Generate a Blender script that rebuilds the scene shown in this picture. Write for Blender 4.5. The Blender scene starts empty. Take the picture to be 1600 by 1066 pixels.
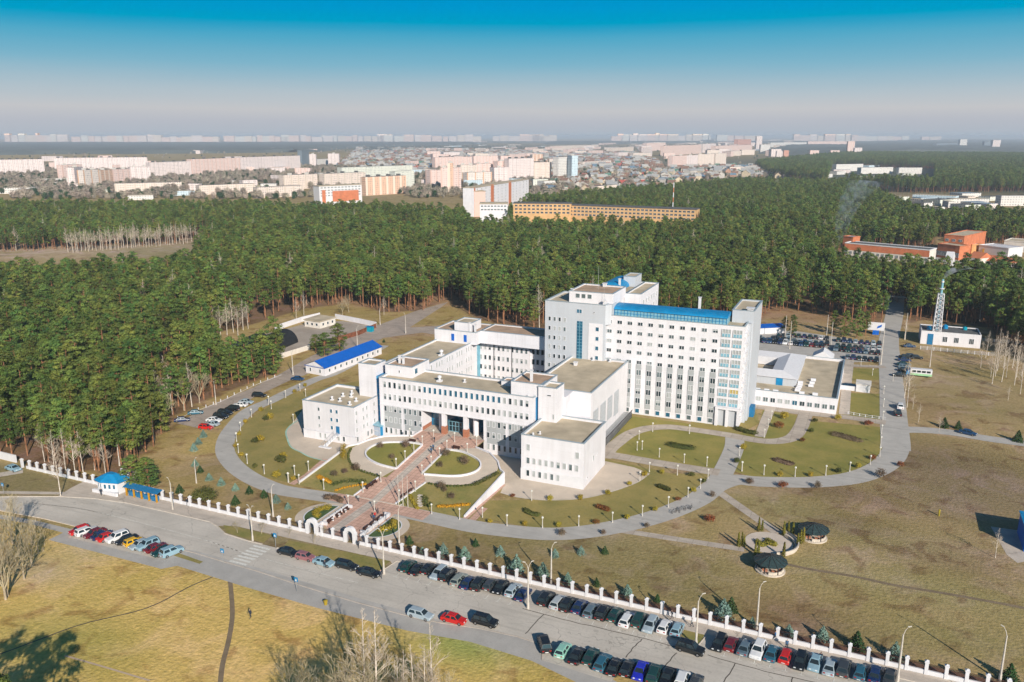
import bpy, bmesh, math, random
import numpy as np
from mathutils import Vector, Matrix
random.seed(11); rng = np.random.default_rng(11)
S = bpy.context.scene; C = S.collection
PI = math.pi
# ---------------------------------------------------------------- camera, sky, sun, exposure
F_PX = 1295.0; PITCH = math.atan((533 - 212.3) / F_PX); YAW = math.radians(23.75)
CAM = np.array([121.25, -172.98, 80.0])
cd = bpy.data.cameras.new('camera'); cam = bpy.data.objects.new('camera', cd); C.objects.link(cam)
cam.location = CAM; cam.rotation_euler = (PI/2 - PITCH, 0, YAW)
cd.sensor_width = 36; cd.lens = 36 * F_PX / 1600; cd.clip_start = 1; cd.clip_end = 120000
S.camera = cam
SUN_EL = math.radians(26); SUN_AZ = math.radians(-45)      # the sun stands towards +x -y
w = bpy.data.worlds.new('World'); S.world = w; w.use_nodes = True
nt = w.node_tree; N = nt.nodes; N.clear()
out = N.new('ShaderNodeOutputWorld'); bg = N.new('ShaderNodeBackground'); nt.links.new(bg.outputs[0], out.inputs[0])
sky = N.new('ShaderNodeTexSky'); sky.sky_type = 'NISHITA'; sky.sun_disc = False
sky.sun_elevation = SUN_EL; sky.sun_rotation = math.radians(135); sky.air_density = 1.2; sky.dust_density = 2.5; sky.ozone_density = 4
sm = N.new('ShaderNodeVectorMath'); sm.operation = 'MULTIPLY'; sm.inputs[1].default_value = (0.014, 0.040, 0.056)
nt.links.new(sky.outputs[0], sm.inputs[0])
tc = N.new('ShaderNodeTexCoord'); sx = N.new('ShaderNodeSeparateXYZ'); nt.links.new(tc.outputs['Generated'], sx.inputs[0])
mr = N.new('ShaderNodeMapRange'); mr.inputs['From Min'].default_value = 0.0; mr.inputs['From Max'].default_value = 0.16
wz = N.new('ShaderNodeTexNoise'); wz.inputs['Scale'].default_value = 2.2; wz.inputs['Detail'].default_value = 5; wm = N.new('ShaderNodeVectorMath'); wm.operation = 'MULTIPLY'; wm.inputs[1].default_value = (1,1,14)
nt.links.new(tc.outputs['Generated'], wm.inputs[0]); nt.links.new(wm.outputs[0], wz.inputs['Vector'])
wa = N.new('ShaderNodeMath'); wa.operation = 'MULTIPLY_ADD'; wa.inputs[1].default_value = .012; nt.links.new(wz.outputs['Fac'], wa.inputs[0])
ws = N.new('ShaderNodeMath'); ws.operation = 'SUBTRACT'; ws.inputs[1].default_value = .006; nt.links.new(sx.outputs['Z'], ws.inputs[0]); nt.links.new(ws.outputs[0], wa.inputs[2])
nt.links.new(wa.outputs[0], mr.inputs['Value'])
ramp = N.new('ShaderNodeValToRGB'); cr = ramp.color_ramp
def srgb(r, g, b):
    f = lambda c: (c/255)/12.92 if c/255 <= .04045 else ((c/255+.055)/1.055)**2.4
    return (f(r), f(g), f(b), 1)
stops = [(0.0,172,184,197),(0.03,177,185,196),(0.10,184,188,197),(0.18,196,197,200),(0.30,178,193,202),(0.49,128,180,202),(0.66,80,168,200),(0.72,45,160,198),(0.76,0,158,198),(0.91,0,148,206),(1.0,0,140,200)]
stops = [(p, tuple(c/1.165 for c in srgb(r_, g_, b_)[:3])+(1,)) for p, r_, g_, b_ in stops]
while len(cr.elements) < len(stops): cr.elements.new(0.5)
for e, (p, c) in zip(cr.elements, stops): e.position = p; e.color = c
nt.links.new(mr.outputs[0], ramp.inputs[0])
# above the low band the Nishita sky takes over, tinted as blue as the top of the band
m2 = N.new('ShaderNodeMapRange'); m2.inputs['From Min'].default_value = 0.15; m2.inputs['From Max'].default_value = 0.22
nt.links.new(sx.outputs['Z'], m2.inputs['Value'])
mx = N.new('ShaderNodeMix'); mx.data_type = 'RGBA'
nt.links.new(m2.outputs[0], mx.inputs['Factor']); nt.links.new(ramp.outputs[0], mx.inputs['A']); nt.links.new(sm.outputs[0], mx.inputs['B'])
nt.links.new(mx.outputs['Result'], bg.inputs['Color']); bg.inputs['Strength'].default_value = 1.0
sd = bpy.data.lights.new('sun', 'SUN'); sun = bpy.data.objects.new('sun', sd); C.objects.link(sun)
sd.energy = 4.9; sd.angle = math.radians(0.55); sd.color = (1.0, 0.91, 0.785)
sdir = Vector((math.cos(SUN_AZ)*math.cos(SUN_EL), math.sin(SUN_AZ)*math.cos(SUN_EL), math.sin(SUN_EL)))
sun.rotation_euler = sdir.to_track_quat('Z', 'Y').to_euler()
vs = S.view_settings; S.display_settings.display_device = 'sRGB'; vs.view_transform = 'Standard'; vs.look = 'None'; vs.exposure = 0.22; vs.gamma = 1; vs.use_curve_mapping = False
cy = S.cycles; cy.use_denoising = True; cy.max_bounces = 5; cy.diffuse_bounces = 2; cy.glossy_bounces = 2; cy.transmission_bounces = 2
cy.volume_bounces = 0; cy.transparent_max_bounces = 6; cy.adaptive_threshold = 0.02; cy.caustics_reflective = False; cy.caustics_refractive = False
# ---------------------------------------------------------------- measuring: photograph pixel -> ground point
fwd = np.array([-math.sin(YAW)*math.cos(PITCH), math.cos(YAW)*math.cos(PITCH), -math.sin(PITCH)])
rgt = np.array([math.cos(YAW), math.sin(YAW), 0.0]); upv = np.cross(rgt, fwd)
def ray(px, py): return (px-800)/F_PX*rgt - (py-533)/F_PX*upv + fwd
def G(px, py, z=0.0):
    d = ray(px, py); t = (z - CAM[2]) / d[2]; p = CAM + t*d
    return (float(p[0]), float(p[1]))
KM = 3.4/28
def zm(v): return min(3.4, max(0.0, (v+27)*KM))
def GM(px, py):                                        # the same on the sloping mound before the entrance
    z = 0.0
    for _ in range(60):
        u, v = G(px, py, z); z = .5*z + .5*zm(v)
    return (u, v, z)
def dist(u, v): return math.hypot(u-CAM[0], v-CAM[1])
def Z2(s, ox, oy): return lambda X, Y: (ox + X/s, oy + Y/s)
# ---------------------------------------------------------------- materials
MATS = {}
def mat(name, rgb, rough=0.8, var=0.12, scale=0.6, rgb2=None, metallic=0.0, spec=0.3, rand=0.0, detail=4, bump=0.0, bscale=4.0):
    m = bpy.data.materials.new(name); m.use_nodes = True; t = m.node_tree; n = t.nodes; b = n['Principled BSDF']
    b.inputs['Roughness'].default_value = rough; b.inputs['Metallic'].default_value = metallic; b.inputs['Specular IOR Level'].default_value = spec
    geo = n.new('ShaderNodeNewGeometry'); nz = n.new('ShaderNodeTexNoise'); nz.inputs['Scale'].default_value = scale; nz.inputs['Detail'].default_value = detail
    t.links.new(geo.outputs['Position'], nz.inputs['Vector'])
    c2 = rgb2 or tuple(max(0, c*(1-2*var)) for c in rgb); c1 = rgb if rgb2 else tuple(min(1, c*(1+var*.6)) for c in rgb)
    r = n.new('ShaderNodeMapRange'); r.inputs['From Min'].default_value = .32; r.inputs['From Max'].default_value = .68
    t.links.new(nz.outputs['Fac'], r.inputs['Value'])
    mx = n.new('ShaderNodeMix'); mx.data_type = 'RGBA'; mx.inputs['A'].default_value = (*c2, 1); mx.inputs['B'].default_value = (*c1, 1)
    t.links.new(r.outputs[0], mx.inputs['Factor']); last = mx.outputs['Result']
    if rand:
        oi = n.new('ShaderNodeObjectInfo'); h = n.new('ShaderNodeHueSaturation'); rr = n.new('ShaderNodeMapRange')
        rr.inputs['To Min'].default_value = 1-rand; rr.inputs['To Max'].default_value = 1+rand
        t.links.new(oi.outputs['Random'], rr.inputs['Value']); t.links.new(rr.outputs[0], h.inputs['Value'])
        r3 = n.new('ShaderNodeMapRange'); r3.inputs['To Min'].default_value = .5+rand*.09; r3.inputs['To Max'].default_value = .5-rand*.06
        ml = n.new('ShaderNodeMath'); ml.operation = 'FRACT'; m0 = n.new('ShaderNodeMath'); m0.operation = 'MULTIPLY'; m0.inputs[1].default_value = 7.13
        t.links.new(oi.outputs['Random'], m0.inputs[0]); t.links.new(m0.outputs[0], ml.inputs[0]); t.links.new(ml.outputs[0], r3.inputs['Value']); t.links.new(r3.outputs[0], h.inputs['Hue'])
        t.links.new(last, h.inputs['Color']); last = h.outputs[0]
    t.links.new(last, b.inputs['Base Color'])
    if bump:
        n2 = n.new('ShaderNodeTexNoise'); n2.inputs['Scale'].default_value = bscale; n2.inputs['Detail'].default_value = 6; t.links.new(geo.outputs['Position'], n2.inputs['Vector'])
        bp = n.new('ShaderNodeBump'); bp.inputs['Strength'].default_value = bump; bp.inputs['Distance'].default_value = 0.3
        t.links.new(n2.outputs['Fac'], bp.inputs['Height']); t.links.new(bp.outputs[0], b.inputs['Normal'])
    MATS[name] = m; return m
mat('white_plaster', (0.745,0.72,0.755), .85, .035, .3)
mat('far_canopy', (0.13,0.14,0.125), .95, rgb2=(0.07,0.085,0.08), scale=.004)
mat('warm_plaster', (0.74,0.68,0.62), .85, .08, .3)
mat('grey_panel', (0.40,0.41,0.42), .7, .05, .5)
mat('light_grey_panel', (0.52,0.54,0.585), .6, .025, .15)
mat('roof_felt', (0.56,0.46,0.33), .95, .13, .22, detail=8)
mat('roof_brown', (0.48,0.33,0.23), .95, .12, .35)
mat('coping', (0.42,0.50,0.55), .4, .06, 1, metallic=.3)
mat('glass_dark', (0.015,0.035,0.045), .12, .1, .5, spec=.7)
mat('glass_blue', (0.02,0.13,0.22), .12, .15, .5, spec=.7)
mat('glass_pale', (0.42,0.44,0.44), .3, .1, .8, spec=.5)
mat('glass_mid', (0.12,0.16,0.17), .2, .2, .8, spec=.6)
mat('curtain', (0.55,0.42,0.15), .6, .1, .8)
mat('frame_white', (0.70,0.685,0.71), .5, .03, 1)
mat('blue_roof', (0.008,0.12,0.52), .42, .05, .4)
mat('sky_blue_metal', (0.01,0.235,0.50), .45, .10, .6)
mat('pale_blue_glaze', (0.22,0.44,0.55), .3, .12, .5, spec=.5)
mat('blue_paint', (0.02,0.17,0.36), .5, .08, 1)
mat('metal_grey', (0.45,0.46,0.47), .4, .08, 2, metallic=.5)
mat('lamp_white', (0.56,0.52,0.47), .5, .05, 2)
mat('pole_concrete', (0.58,0.52,0.46), .9, .1, 1.5)
mat('globe', (0.66,0.64,0.58), .3, .02, 2)
mat('dark_iron', (0.035,0.03,0.03), .6, .1, 3)
mat('rust_iron', (0.075,0.03,0.022), .8, .2, 2)
mat('brick_red', (0.42,0.17,0.10), .9, .12, 3)
mat('gazebo_roof', (0.035,0.06,0.062), .55, .15, 1.5)
mat('beige_stone', (0.60,0.52,0.44), .9, .1, 1)
mat('orange_brick', (0.66,0.33,0.13), .9, .1, .3)
mat('red_brick', (0.58,0.19,0.09), .9, .1, .4)
mat('dark_roof', (0.13,0.13,0.13), .9, .15, .5)
mat('hangar_black', (0.02,0.022,0.025), .7, .2, .8)
mat('rust_metal', (0.24,0.085,0.045), .85, .3, .9)
mat('green_paint', (0.35,0.60,0.34), .7, .1, 1)
mat('turquoise', (0.0,0.30,0.42), .5, .1, 1)
# ground sheets
def weather(m, joints=True):                          # faint rain streaks and panel joints on a wall
    t = m.node_tree; n = t.nodes; b = n['Principled BSDF']; src = b.inputs['Base Color'].links[0].from_socket; geo = n.new('ShaderNodeNewGeometry')
    v = n.new('ShaderNodeVectorMath'); v.operation = 'MULTIPLY'; v.inputs[1].default_value = (1.3,1.3,.09); t.links.new(geo.outputs['Position'], v.inputs[0])
    z = n.new('ShaderNodeTexNoise'); z.inputs['Scale'].default_value = 1.0; z.inputs['Detail'].default_value = 5; t.links.new(v.outputs[0], z.inputs['Vector'])
    r = n.new('ShaderNodeMapRange'); r.inputs['From Min'].default_value = .45; r.inputs['From Max'].default_value = .75; r.inputs['To Min'].default_value = 0; r.inputs['To Max'].default_value = .13; t.links.new(z.outputs['Fac'], r.inputs['Value']); f = r.outputs[0]
    if joints:
        s = n.new('ShaderNodeSeparateXYZ'); t.links.new(geo.outputs['Position'], s.inputs[0]); parts = []
        for ax, per, wd in (('Z', 1.43, .045), ('X', 3.06, .025), ('Y', 3.06, .025)):
            d = n.new('ShaderNodeMath'); d.operation = 'DIVIDE'; d.inputs[1].default_value = per; t.links.new(s.outputs[ax], d.inputs[0]); q = n.new('ShaderNodeMath'); q.operation = 'FRACT'; t.links.new(d.outputs[0], q.inputs[0]); l = n.new('ShaderNodeMath'); l.operation = 'LESS_THAN'; l.inputs[1].default_value = wd; t.links.new(q.outputs[0], l.inputs[0]); parts.append(l.outputs[0])
        a = parts[0]
        for p in parts[1:]: mxm = n.new('ShaderNodeMath'); mxm.operation = 'MAXIMUM'; t.links.new(a, mxm.inputs[0]); t.links.new(p, mxm.inputs[1]); a = mxm.outputs[0]
        k = n.new('ShaderNodeMath'); k.operation = 'MULTIPLY_ADD'; k.inputs[1].default_value = .14; t.links.new(a, k.inputs[0]); t.links.new(f, k.inputs[2]); f = k.outputs[0]
    mx = n.new('ShaderNodeMix'); mx.data_type = 'RGBA'; mx.inputs['B'].default_value = (.30,.27,.25,1); t.links.new(f, mx.inputs['Factor']); t.links.new(src, mx.inputs['A']); t.links.new(mx.outputs['Result'], b.inputs['Base Color'])
weather(MATS['white_plaster']); weather(MATS['light_grey_panel']); weather(MATS['warm_plaster'], False)
def sheet_mat(name, rgb, rgb2, s1=.25, s2=6, mixf=.35, crack=0.0, rough=.95, patch=None, brick=None):
    m = bpy.data.materials.new(name); m.use_nodes = True; t = m.node_tree; n = t.nodes; b = n['Principled BSDF']; b.inputs['Roughness'].default_value = rough; b.inputs['Specular IOR Level'].default_value = .2
    geo = n.new('ShaderNodeNewGeometry')
    def noise(s, d=6, rough_=.6):
        q = n.new('ShaderNodeTexNoise'); q.inputs['Scale'].default_value = s; q.inputs['Detail'].default_value = d; q.inputs['Roughness'].default_value = rough_; t.links.new(geo.outputs['Position'], q.inputs['Vector']); return q.outputs['Fac']
    def rng_(v, a, c):
        q = n.new('ShaderNodeMapRange'); q.inputs['From Min'].default_value = a; q.inputs['From Max'].default_value = c; t.links.new(v, q.inputs['Value']); return q.outputs[0]
    def mixc(f, A, B):
        q = n.new('ShaderNodeMix'); q.data_type = 'RGBA'
        if isinstance(f, float): q.inputs['Factor'].default_value = f
        else: t.links.new(f, q.inputs['Factor'])
        for k, v in (('A', A), ('B', B)):
            if isinstance(v, tuple): q.inputs[k].default_value = (*v[:3], 1)
            else: t.links.new(v, q.inputs[k])
        return q.outputs['Result']
    c = mixc(rng_(noise(s1), .35, .65), rgb2, rgb)
    dark = tuple(x*.55 for x in rgb2)
    f = n.new('ShaderNodeMath'); f.operation = 'MULTIPLY'; f.inputs[1].default_value = mixf; t.links.new(rng_(noise(s2, 4), .5, .75), f.inputs[0])
    c = mixc(f.outputs[0], c, dark)
    if crack:
        vo = n.new('ShaderNodeTexVoronoi'); vo.feature = 'DISTANCE_TO_EDGE'; vo.inputs['Scale'].default_value = .09
        wn = n.new('ShaderNodeTexNoise'); wn.inputs['Scale'].default_value = .5; t.links.new(geo.outputs['Position'], wn.inputs['Vector'])
        av = n.new('ShaderNodeVectorMath'); av.operation = 'MULTIPLY_ADD'; av.inputs[1].default_value = (2.5,2.5,2.5); t.links.new(wn.outputs['Color'], av.inputs[0]); t.links.new(geo.outputs['Position'], av.inputs[2]); t.links.new(av.outputs[0], vo.inputs['Vector'])
        lt = n.new('ShaderNodeMath'); lt.operation = 'LESS_THAN'; lt.inputs[1].default_value = crack; t.links.new(vo.outputs['Distance'], lt.inputs[0])
        g = n.new('ShaderNodeMath'); g.operation = 'MULTIPLY'; g.inputs[1].default_value = .6; t.links.new(lt.outputs[0], g.inputs[0]); c = mixc(g.outputs[0], c, dark)
    if name in ('asphalt','path_asphalt','old_asphalt','pavement'):
        v = n.new('ShaderNodeVectorMath'); v.operation = 'MULTIPLY'; v.inputs[1].default_value = (.05,.9,1); t.links.new(geo.outputs['Position'], v.inputs[0]); zz_ = n.new('ShaderNodeTexNoise'); zz_.inputs['Scale'].default_value = 1; zz_.inputs['Detail'].default_value = 5; t.links.new(v.outputs[0], zz_.inputs['Vector'])
        g2 = n.new('ShaderNodeMath'); g2.operation = 'MULTIPLY'; g2.inputs[1].default_value = .38; t.links.new(rng_(zz_.outputs['Fac'], .5, .72), g2.inputs[0]); c = mixc(g2.outputs[0], c, tuple(x*.62 for x in rgb2))
        g3 = n.new('ShaderNodeMath'); g3.operation = 'MULTIPLY'; g3.inputs[1].default_value = .5; t.links.new(rng_(noise(.35, 3), .66, .69), g3.inputs[0]); c = mixc(g3.outputs[0], c, tuple(x*.7 for x in rgb2))
    if brick:
        br = n.new('ShaderNodeTexBrick'); br.inputs['Scale'].default_value = brick[0]; br.inputs['Mortar Size'].default_value = brick[1]; br.inputs['Color1'].default_value = (1,1,1,1); br.inputs['Color2'].default_value = (.86,.84,.84,1); br.inputs['Mortar'].default_value = (.55,.52,.5,1)
        br.inputs['Brick Width'].default_value = brick[2]; br.inputs['Row Height'].default_value = brick[3]; br.offset = brick[4]
        t.links.new(geo.outputs['Position'], br.inputs['Vector'])
        q = n.new('ShaderNodeMix'); q.data_type = 'RGBA'; q.blend_type = 'MULTIPLY'; q.inputs['Factor'].default_value = 1.0; t.links.new(c, q.inputs['A']); t.links.new(br.outputs['Color'], q.inputs['B']); c = q.outputs['Result']
    t.links.new(c, b.inputs['Base Color']); MATS[name] = m; return m
sheet_mat('asphalt', (0.60,0.54,0.475), (0.50,0.45,0.395), .11, 2.2, .30, crack=.0035)
sheet_mat('old_asphalt', (0.46,0.37,0.31), (0.36,0.295,0.25), .2, 3, .35, crack=.008)
sheet_mat('path_asphalt', (0.50,0.465,0.43), (0.43,0.40,0.37), .3, 4, .2)
sheet_mat('pavement', (0.60,0.51,0.43), (0.48,0.41,0.35), .25, 3, .35, crack=.006)
sheet_mat('concrete_slabs', (0.56,0.48,0.40), (0.45,0.38,0.32), .3, 3, .3, brick=(1.0,.04,3.0,2.0,0.0))
sheet_mat('tan_paving', (0.64,0.53,0.43), (0.54,0.45,0.365), .2, 3, .2)
sheet_mat('pink_paving', (0.72,0.46,0.355), (0.60,0.38,0.30), .35, 4, .25, brick=(1.0,.05,1.2,1.2,0.0))
sheet_mat('grey_pink_paving', (0.64,0.55,0.47), (0.54,0.46,0.40), .3, 4, .25, brick=(1.0,.05,1.2,1.2,0.0))
sheet_mat('circle_paving', (0.66,0.56,0.47), (0.56,0.47,0.40), .3, 4, .2)
sheet_mat('lawn_green', (0.215,0.205,0.05), (0.32,0.26,0.075), .12, 1.6, .55)
sheet_mat('lawn_olive', (0.38,0.285,0.10), (0.24,0.21,0.065), .10, 1.6, .55)
sheet_mat('lawn_mound', (0.34,0.26,0.095), (0.20,0.195,0.055), .16, 1.6, .5)
sheet_mat('dirt', (0.27,0.20,0.13), (0.19,0.14,0.09), .2, 2, .4)
sheet_mat('yard_dirt', (0.44,0.37,0.31), (0.34,0.28,0.23), .08, 1, .4)
sheet_mat('sand_road', (0.55,0.42,0.30), (0.45,0.33,0.24), .05, 1, .3)
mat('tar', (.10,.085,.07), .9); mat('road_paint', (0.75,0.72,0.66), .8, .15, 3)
mat('near_kerb', (0.50,0.43,0.37), .9)
sheet_mat('near_pavement', (0.46,0.43,0.40), (0.39,0.365,0.34), .3, 3, .3)
sheet_mat('fence_soil', (0.26,0.135,0.085), (0.17,0.09,0.06), .5, 2, .4)
mat('kerb_stone', (0.62,0.54,0.46), .9, .1, 1)
# foliage
mat('pine_needles', (0.168,0.196,0.038), .75, rgb2=(0.055,0.100,0.027), scale=.35, rand=.42, detail=3, spec=.15)
mat('pine_bark', (0.36,0.17,0.09), .95, .3, .8)
mat('spruce_needles', (0.05,0.095,0.03), .8, rgb2=(0.02,0.05,0.018), scale=.8, rand=.2, spec=.15)
mat('blue_spruce', (0.22,0.33,0.27), .8, rgb2=(0.12,0.20,0.16), scale=1.2, rand=.2, spec=.15)
mat('bush_green', (0.11,0.115,0.03), .85, rgb2=(0.05,0.06,0.018), scale=1.5, rand=.25, spec=.15)
mat('bush_yellow', (0.42,0.30,0.03), .85, rgb2=(0.26,0.20,0.03), scale=1.5, rand=.15, spec=.15)
mat('bush_orange', (0.60,0.30,0.02), .85, rgb2=(0.42,0.20,0.015), scale=1.5, spec=.15)
mat('bush_red', (0.26,0.09,0.03), .85, rgb2=(0.13,0.05,0.02), scale=1.5, rand=.2, spec=.15)
mat('bush_bare', (0.20,0.135,0.09), .9, rgb2=(0.10,0.07,0.045), scale=1.5, rand=.2, spec=.1)
mat('thuja', (0.24,0.20,0.03), .85, rgb2=(0.10,0.10,0.02), scale=2, rand=.25, spec=.15)
mat('bed_green', (0.10,0.15,0.06), .9, rgb2=(0.06,0.10,0.04), scale=1.2, spec=.1)
mat('birch_bark', (0.75,0.66,0.57), .9, rgb2=(0.42,0.36,0.30), scale=2.5, spec=.15)
mat('birch_twig', (0.60,0.50,0.40), .95, .2, 1, spec=.1)
mat('bare_bark', (0.50,0.41,0.30), .95, .25, 1, spec=.1)
mat('bare_twig', (0.43,0.36,0.24), .95, .2, 1, spec=.1)
mat('brown_crown', (0.44,0.36,0.29), .95, rgb2=(0.30,0.25,0.20), scale=.5, rand=.3, spec=.1)
# ---------------------------------------------------------------- objects
ORG = {}
def tag(o, label=None, cat=None, group=None, kind=None):
    if label: o['label'] = label
    if cat: o['category'] = cat
    if group: o['group'] = group
    if kind: o['kind'] = kind
    return o
def thing(name, label, cat, loc=(0,0,0), rz=0, group=None):
    o = bpy.data.objects.new(name, None); C.objects.link(o); o.location = loc; o.rotation_euler = (0,0,rz); o.empty_display_size = 1
    ORG[o.name] = Vector(loc) if rz == 0 else Vector((0,0,0)); return tag(o, label, cat, group)
class MB:
    def __init__(s): s.v = []; s.f = []; s.m = []
    def add(s, vs, fs, mi=0):
        b = len(s.v); s.v += [tuple(p) for p in vs]; s.f += [tuple(i+b for i in f) for f in fs]; s.m += [mi]*len(fs); return s
    def box(s, x0, y0, z0, x1, y1, z1, mi=0):
        return s.add([(x0,y0,z0),(x1,y0,z0),(x1,y1,z0),(x0,y1,z0),(x0,y0,z1),(x1,y0,z1),(x1,y1,z1),(x0,y1,z1)],
                     [(0,3,2,1),(4,5,6,7),(0,1,5,4),(1,2,6,5),(2,3,7,6),(3,0,4,7)], mi)
    def prism(s, pts, z0, z1, mi=0, mt=None):
        n = len(pts); z0s = z0 if isinstance(z0, (list,tuple)) else [z0]*n; z1s = z1 if isinstance(z1, (list,tuple)) else [z1]*n
        a = sum(pts[i][0]*pts[(i+1)%n][1]-pts[(i+1)%n][0]*pts[i][1] for i in range(n))
        if a < 0: pts = pts[::-1]; z0s = z0s[::-1]; z1s = z1s[::-1]
        s.add([(p[0],p[1],z) for p,z in zip(pts,z0s)]+[(p[0],p[1],z) for p,z in zip(pts,z1s)], [(i,(i+1)%n,n+(i+1)%n,n+i) for i in range(n)], mi)
        return s.add([(p[0],p[1],z) for p,z in zip(pts,z1s)], [tuple(range(n))], mi if mt is None else mt)
    def tube(s, p, q, r0, r1=None, n=6, mi=0, cap=True):
        r1 = r0 if r1 is None else r1; p = Vector(p); q = Vector(q); d = (q-p).normalized()
        a = d.orthogonal().normalized(); b = d.cross(a); vs = []
        for c, r in ((p,r0),(q,r1)):
            for i in range(n): t = 2*PI*i/n; vs.append(c + a*math.cos(t)*r + b*math.sin(t)*r)
        fs = [(i,(i+1)%n,n+(i+1)%n,n+i) for i in range(n)]
        if cap: fs += [tuple(range(n))[::-1], tuple(range(n,2*n))]
        return s.add(vs, fs, mi)
    def lathe(s, prof, c=(0,0,0), n=12, mi=0, sx=1, sy=1):
        vs = []; fs = []; k = len(prof)
        for r, z in prof:
            for i in range(n): t = 2*PI*i/n; vs.append((c[0]+r*sx*math.cos(t), c[1]+r*sy*math.sin(t), c[2]+z))
        for j in range(k-1):
            for i in range(n): fs.append((j*n+i, j*n+(i+1)%n, (j+1)*n+(i+1)%n, (j+1)*n+i))
        fs += [tuple(range(n))[::-1], tuple((k-1)*n+i for i in range(n))]
        return s.add(vs, fs, mi)
    def build(s, name, mats, parent=None, smooth=False, off=None):
        if isinstance(mats, str): mats = [mats]
        me = bpy.data.meshes.new(name); o3 = ORG.get(parent.name, Vector((0,0,0))) if (parent and off is None) else (Vector(off) if off else Vector((0,0,0)))
        v = [(p[0]-o3.x, p[1]-o3.y, p[2]-o3.z) for p in s.v] if o3.length else s.v
        me.from_pydata(v, [], s.f)
        for m in mats: me.materials.append(MATS[m])
        if len(mats) > 1: me.polygons.foreach_set('material_index', s.m)
        if smooth: me.polygons.foreach_set('use_smooth', [True]*len(s.f))
        me.update(); o = bpy.data.objects.new(name, me); C.objects.link(o)
        if parent: o.parent = parent; ORG[o.name] = o3
        return o
def inst(src, parent=None, loc=(0,0,0), rz=0, sc=1.0, name=None):        # a copy that shares mesh data
    o = src.copy(); C.objects.link(o); o.location = loc; o.rotation_euler = (0,0,rz); o.scale = (sc,sc,sc) if not isinstance(sc, tuple) else sc
    o.parent = parent; return o
KIDS = {}
def freeze(root):                                                        # remember a prototype's parts before copying
    KIDS[root.name] = [(c, list(c.children)) for c in root.children]
def dup(root, loc, rz=0, sc=1.0, label=None, group=None):
    o = root.copy(); C.objects.link(o); o.location = loc; o.rotation_euler = (0,0,rz); o.scale = (sc,sc,sc) if not isinstance(sc, tuple) else sc
    for c, gs in KIDS[root.name]:
        k = c.copy(); C.objects.link(k); k.parent = o
        for g in gs: h = g.copy(); C.objects.link(h); h.parent = k
    if label: o['label'] = label
    if group: o['group'] = group
    return o
class Proto:                                                             # first use moves the prototype itself, later ones copy it
    def __init__(s, root): s.r = root; s.used = False; freeze(root)
    def put(s, loc, rz=0, sc=1.0, label=None, group=None):
        if not s.used:
            s.used = True; o = s.r; o.location = loc; o.rotation_euler = (0,0,rz); o.scale = (sc,sc,sc) if not isinstance(sc, tuple) else sc
            if label: o['label'] = label
            if group: o['group'] = group
            return o
        return dup(s.r, loc, rz, sc, label, group)
ORD = ['first','second','third','fourth','fifth','sixth','seventh','eighth','ninth','tenth','eleventh','twelfth','thirteenth','fourteenth','fifteenth','sixteenth','seventeenth','eighteenth','nineteenth','twentieth']
def ordn(i):
    if i < 20: return ORD[i]
    t = ['twenty','thirty','forty','fifty','sixty','seventy','eighty','ninety'][(i+1)//10-2]; k = (i+1)%10
    return (t+'-'+ORD[k-1]) if k else {20:'twentieth',30:'thirtieth',40:'fortieth',50:'fiftieth',60:'sixtieth',70:'seventieth',80:'eightieth'}.get(i+1, t)
def smooth_line(pts, n=8, closed=False):
    P = [np.array(p, float) for p in pts]; out = []; L = len(P)
    rngi = range(L) if closed else range(L-1)
    for i in rngi:
        p0 = P[(i-1)%L] if (closed or i > 0) else P[0]; p1 = P[i]; p2 = P[(i+1)%L]; p3 = P[(i+2)%L] if (closed or i+2 < L) else P[-1]
        for k in range(n):
            t = k/n; out.append(.5*((2*p1)+(-p0+p2)*t+(2*p0-5*p1+4*p2-p3)*t*t+(-p0+3*p1-3*p2+p3)*t**3))
    if not closed: out.append(P[-1])
    return [tuple(map(float, p)) for p in out]
def ribbon(cl, w0, w1=None):
    w1 = w0 if w1 is None else w1; L = []; R = []; n = len(cl)
    for i, p in enumerate(cl):
        a = np.array(cl[max(0,i-1)]); b = np.array(cl[min(n-1,i+1)]); d = b-a; d = d/(np.hypot(*d)+1e-9); nn = np.array([-d[1],d[0]]); w_ = (w0+(w1-w0)*i/(n-1))/2
        L.append(tuple(np.array(p)+nn*w_)); R.append(tuple(np.array(p)-nn*w_))
    return L, R
def sheet(name, poly, z, m, mound=False, parent=None, kind='structure'):
    bm = bmesh.new(); vs = [bm.verts.new((p[0],p[1],0)) for p in poly]; f = bm.faces.new(vs)
    if f.normal.z < 0 or f.calc_area() and (f.normal_update() or f.normal.z < 0): f.normal_flip()
    bmesh.ops.triangulate(bm, faces=bm.faces[:])
    if mound:
        for y in (-27.0, 1.0):
            bmesh.ops.bisect_plane(bm, geom=bm.verts[:]+bm.edges[:]+bm.faces[:], plane_co=(0,y,0), plane_no=(0,1,0))
    for v in bm.verts: v.co.z = z + (zm(v.co.y) if mound else 0)
    me = bpy.data.meshes.new(name); bm.to_mesh(me); bm.free(); me.materials.append(MATS[m]); o = bpy.data.objects.new(name, me); C.objects.link(o)
    if parent: o.parent = parent
    elif kind: o['kind'] = kind
    return o
def rib_sheet(name, cl, wd, z, m, mound=False, w1=None, kind='structure'):
    L, R = ribbon(cl, wd, w1); mb = MB(); n = len(L)
    zz = (lambda p: z + (zm(p[1]) if mound else 0))
    mb.add([(*p, zz(p)) for p in R]+[(*p, zz(p)) for p in L], [(i,i+1,n+i+1,n+i) for i in range(n-1)])
    o = mb.build(name, m)
    if kind: o['kind'] = kind
    return o
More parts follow.
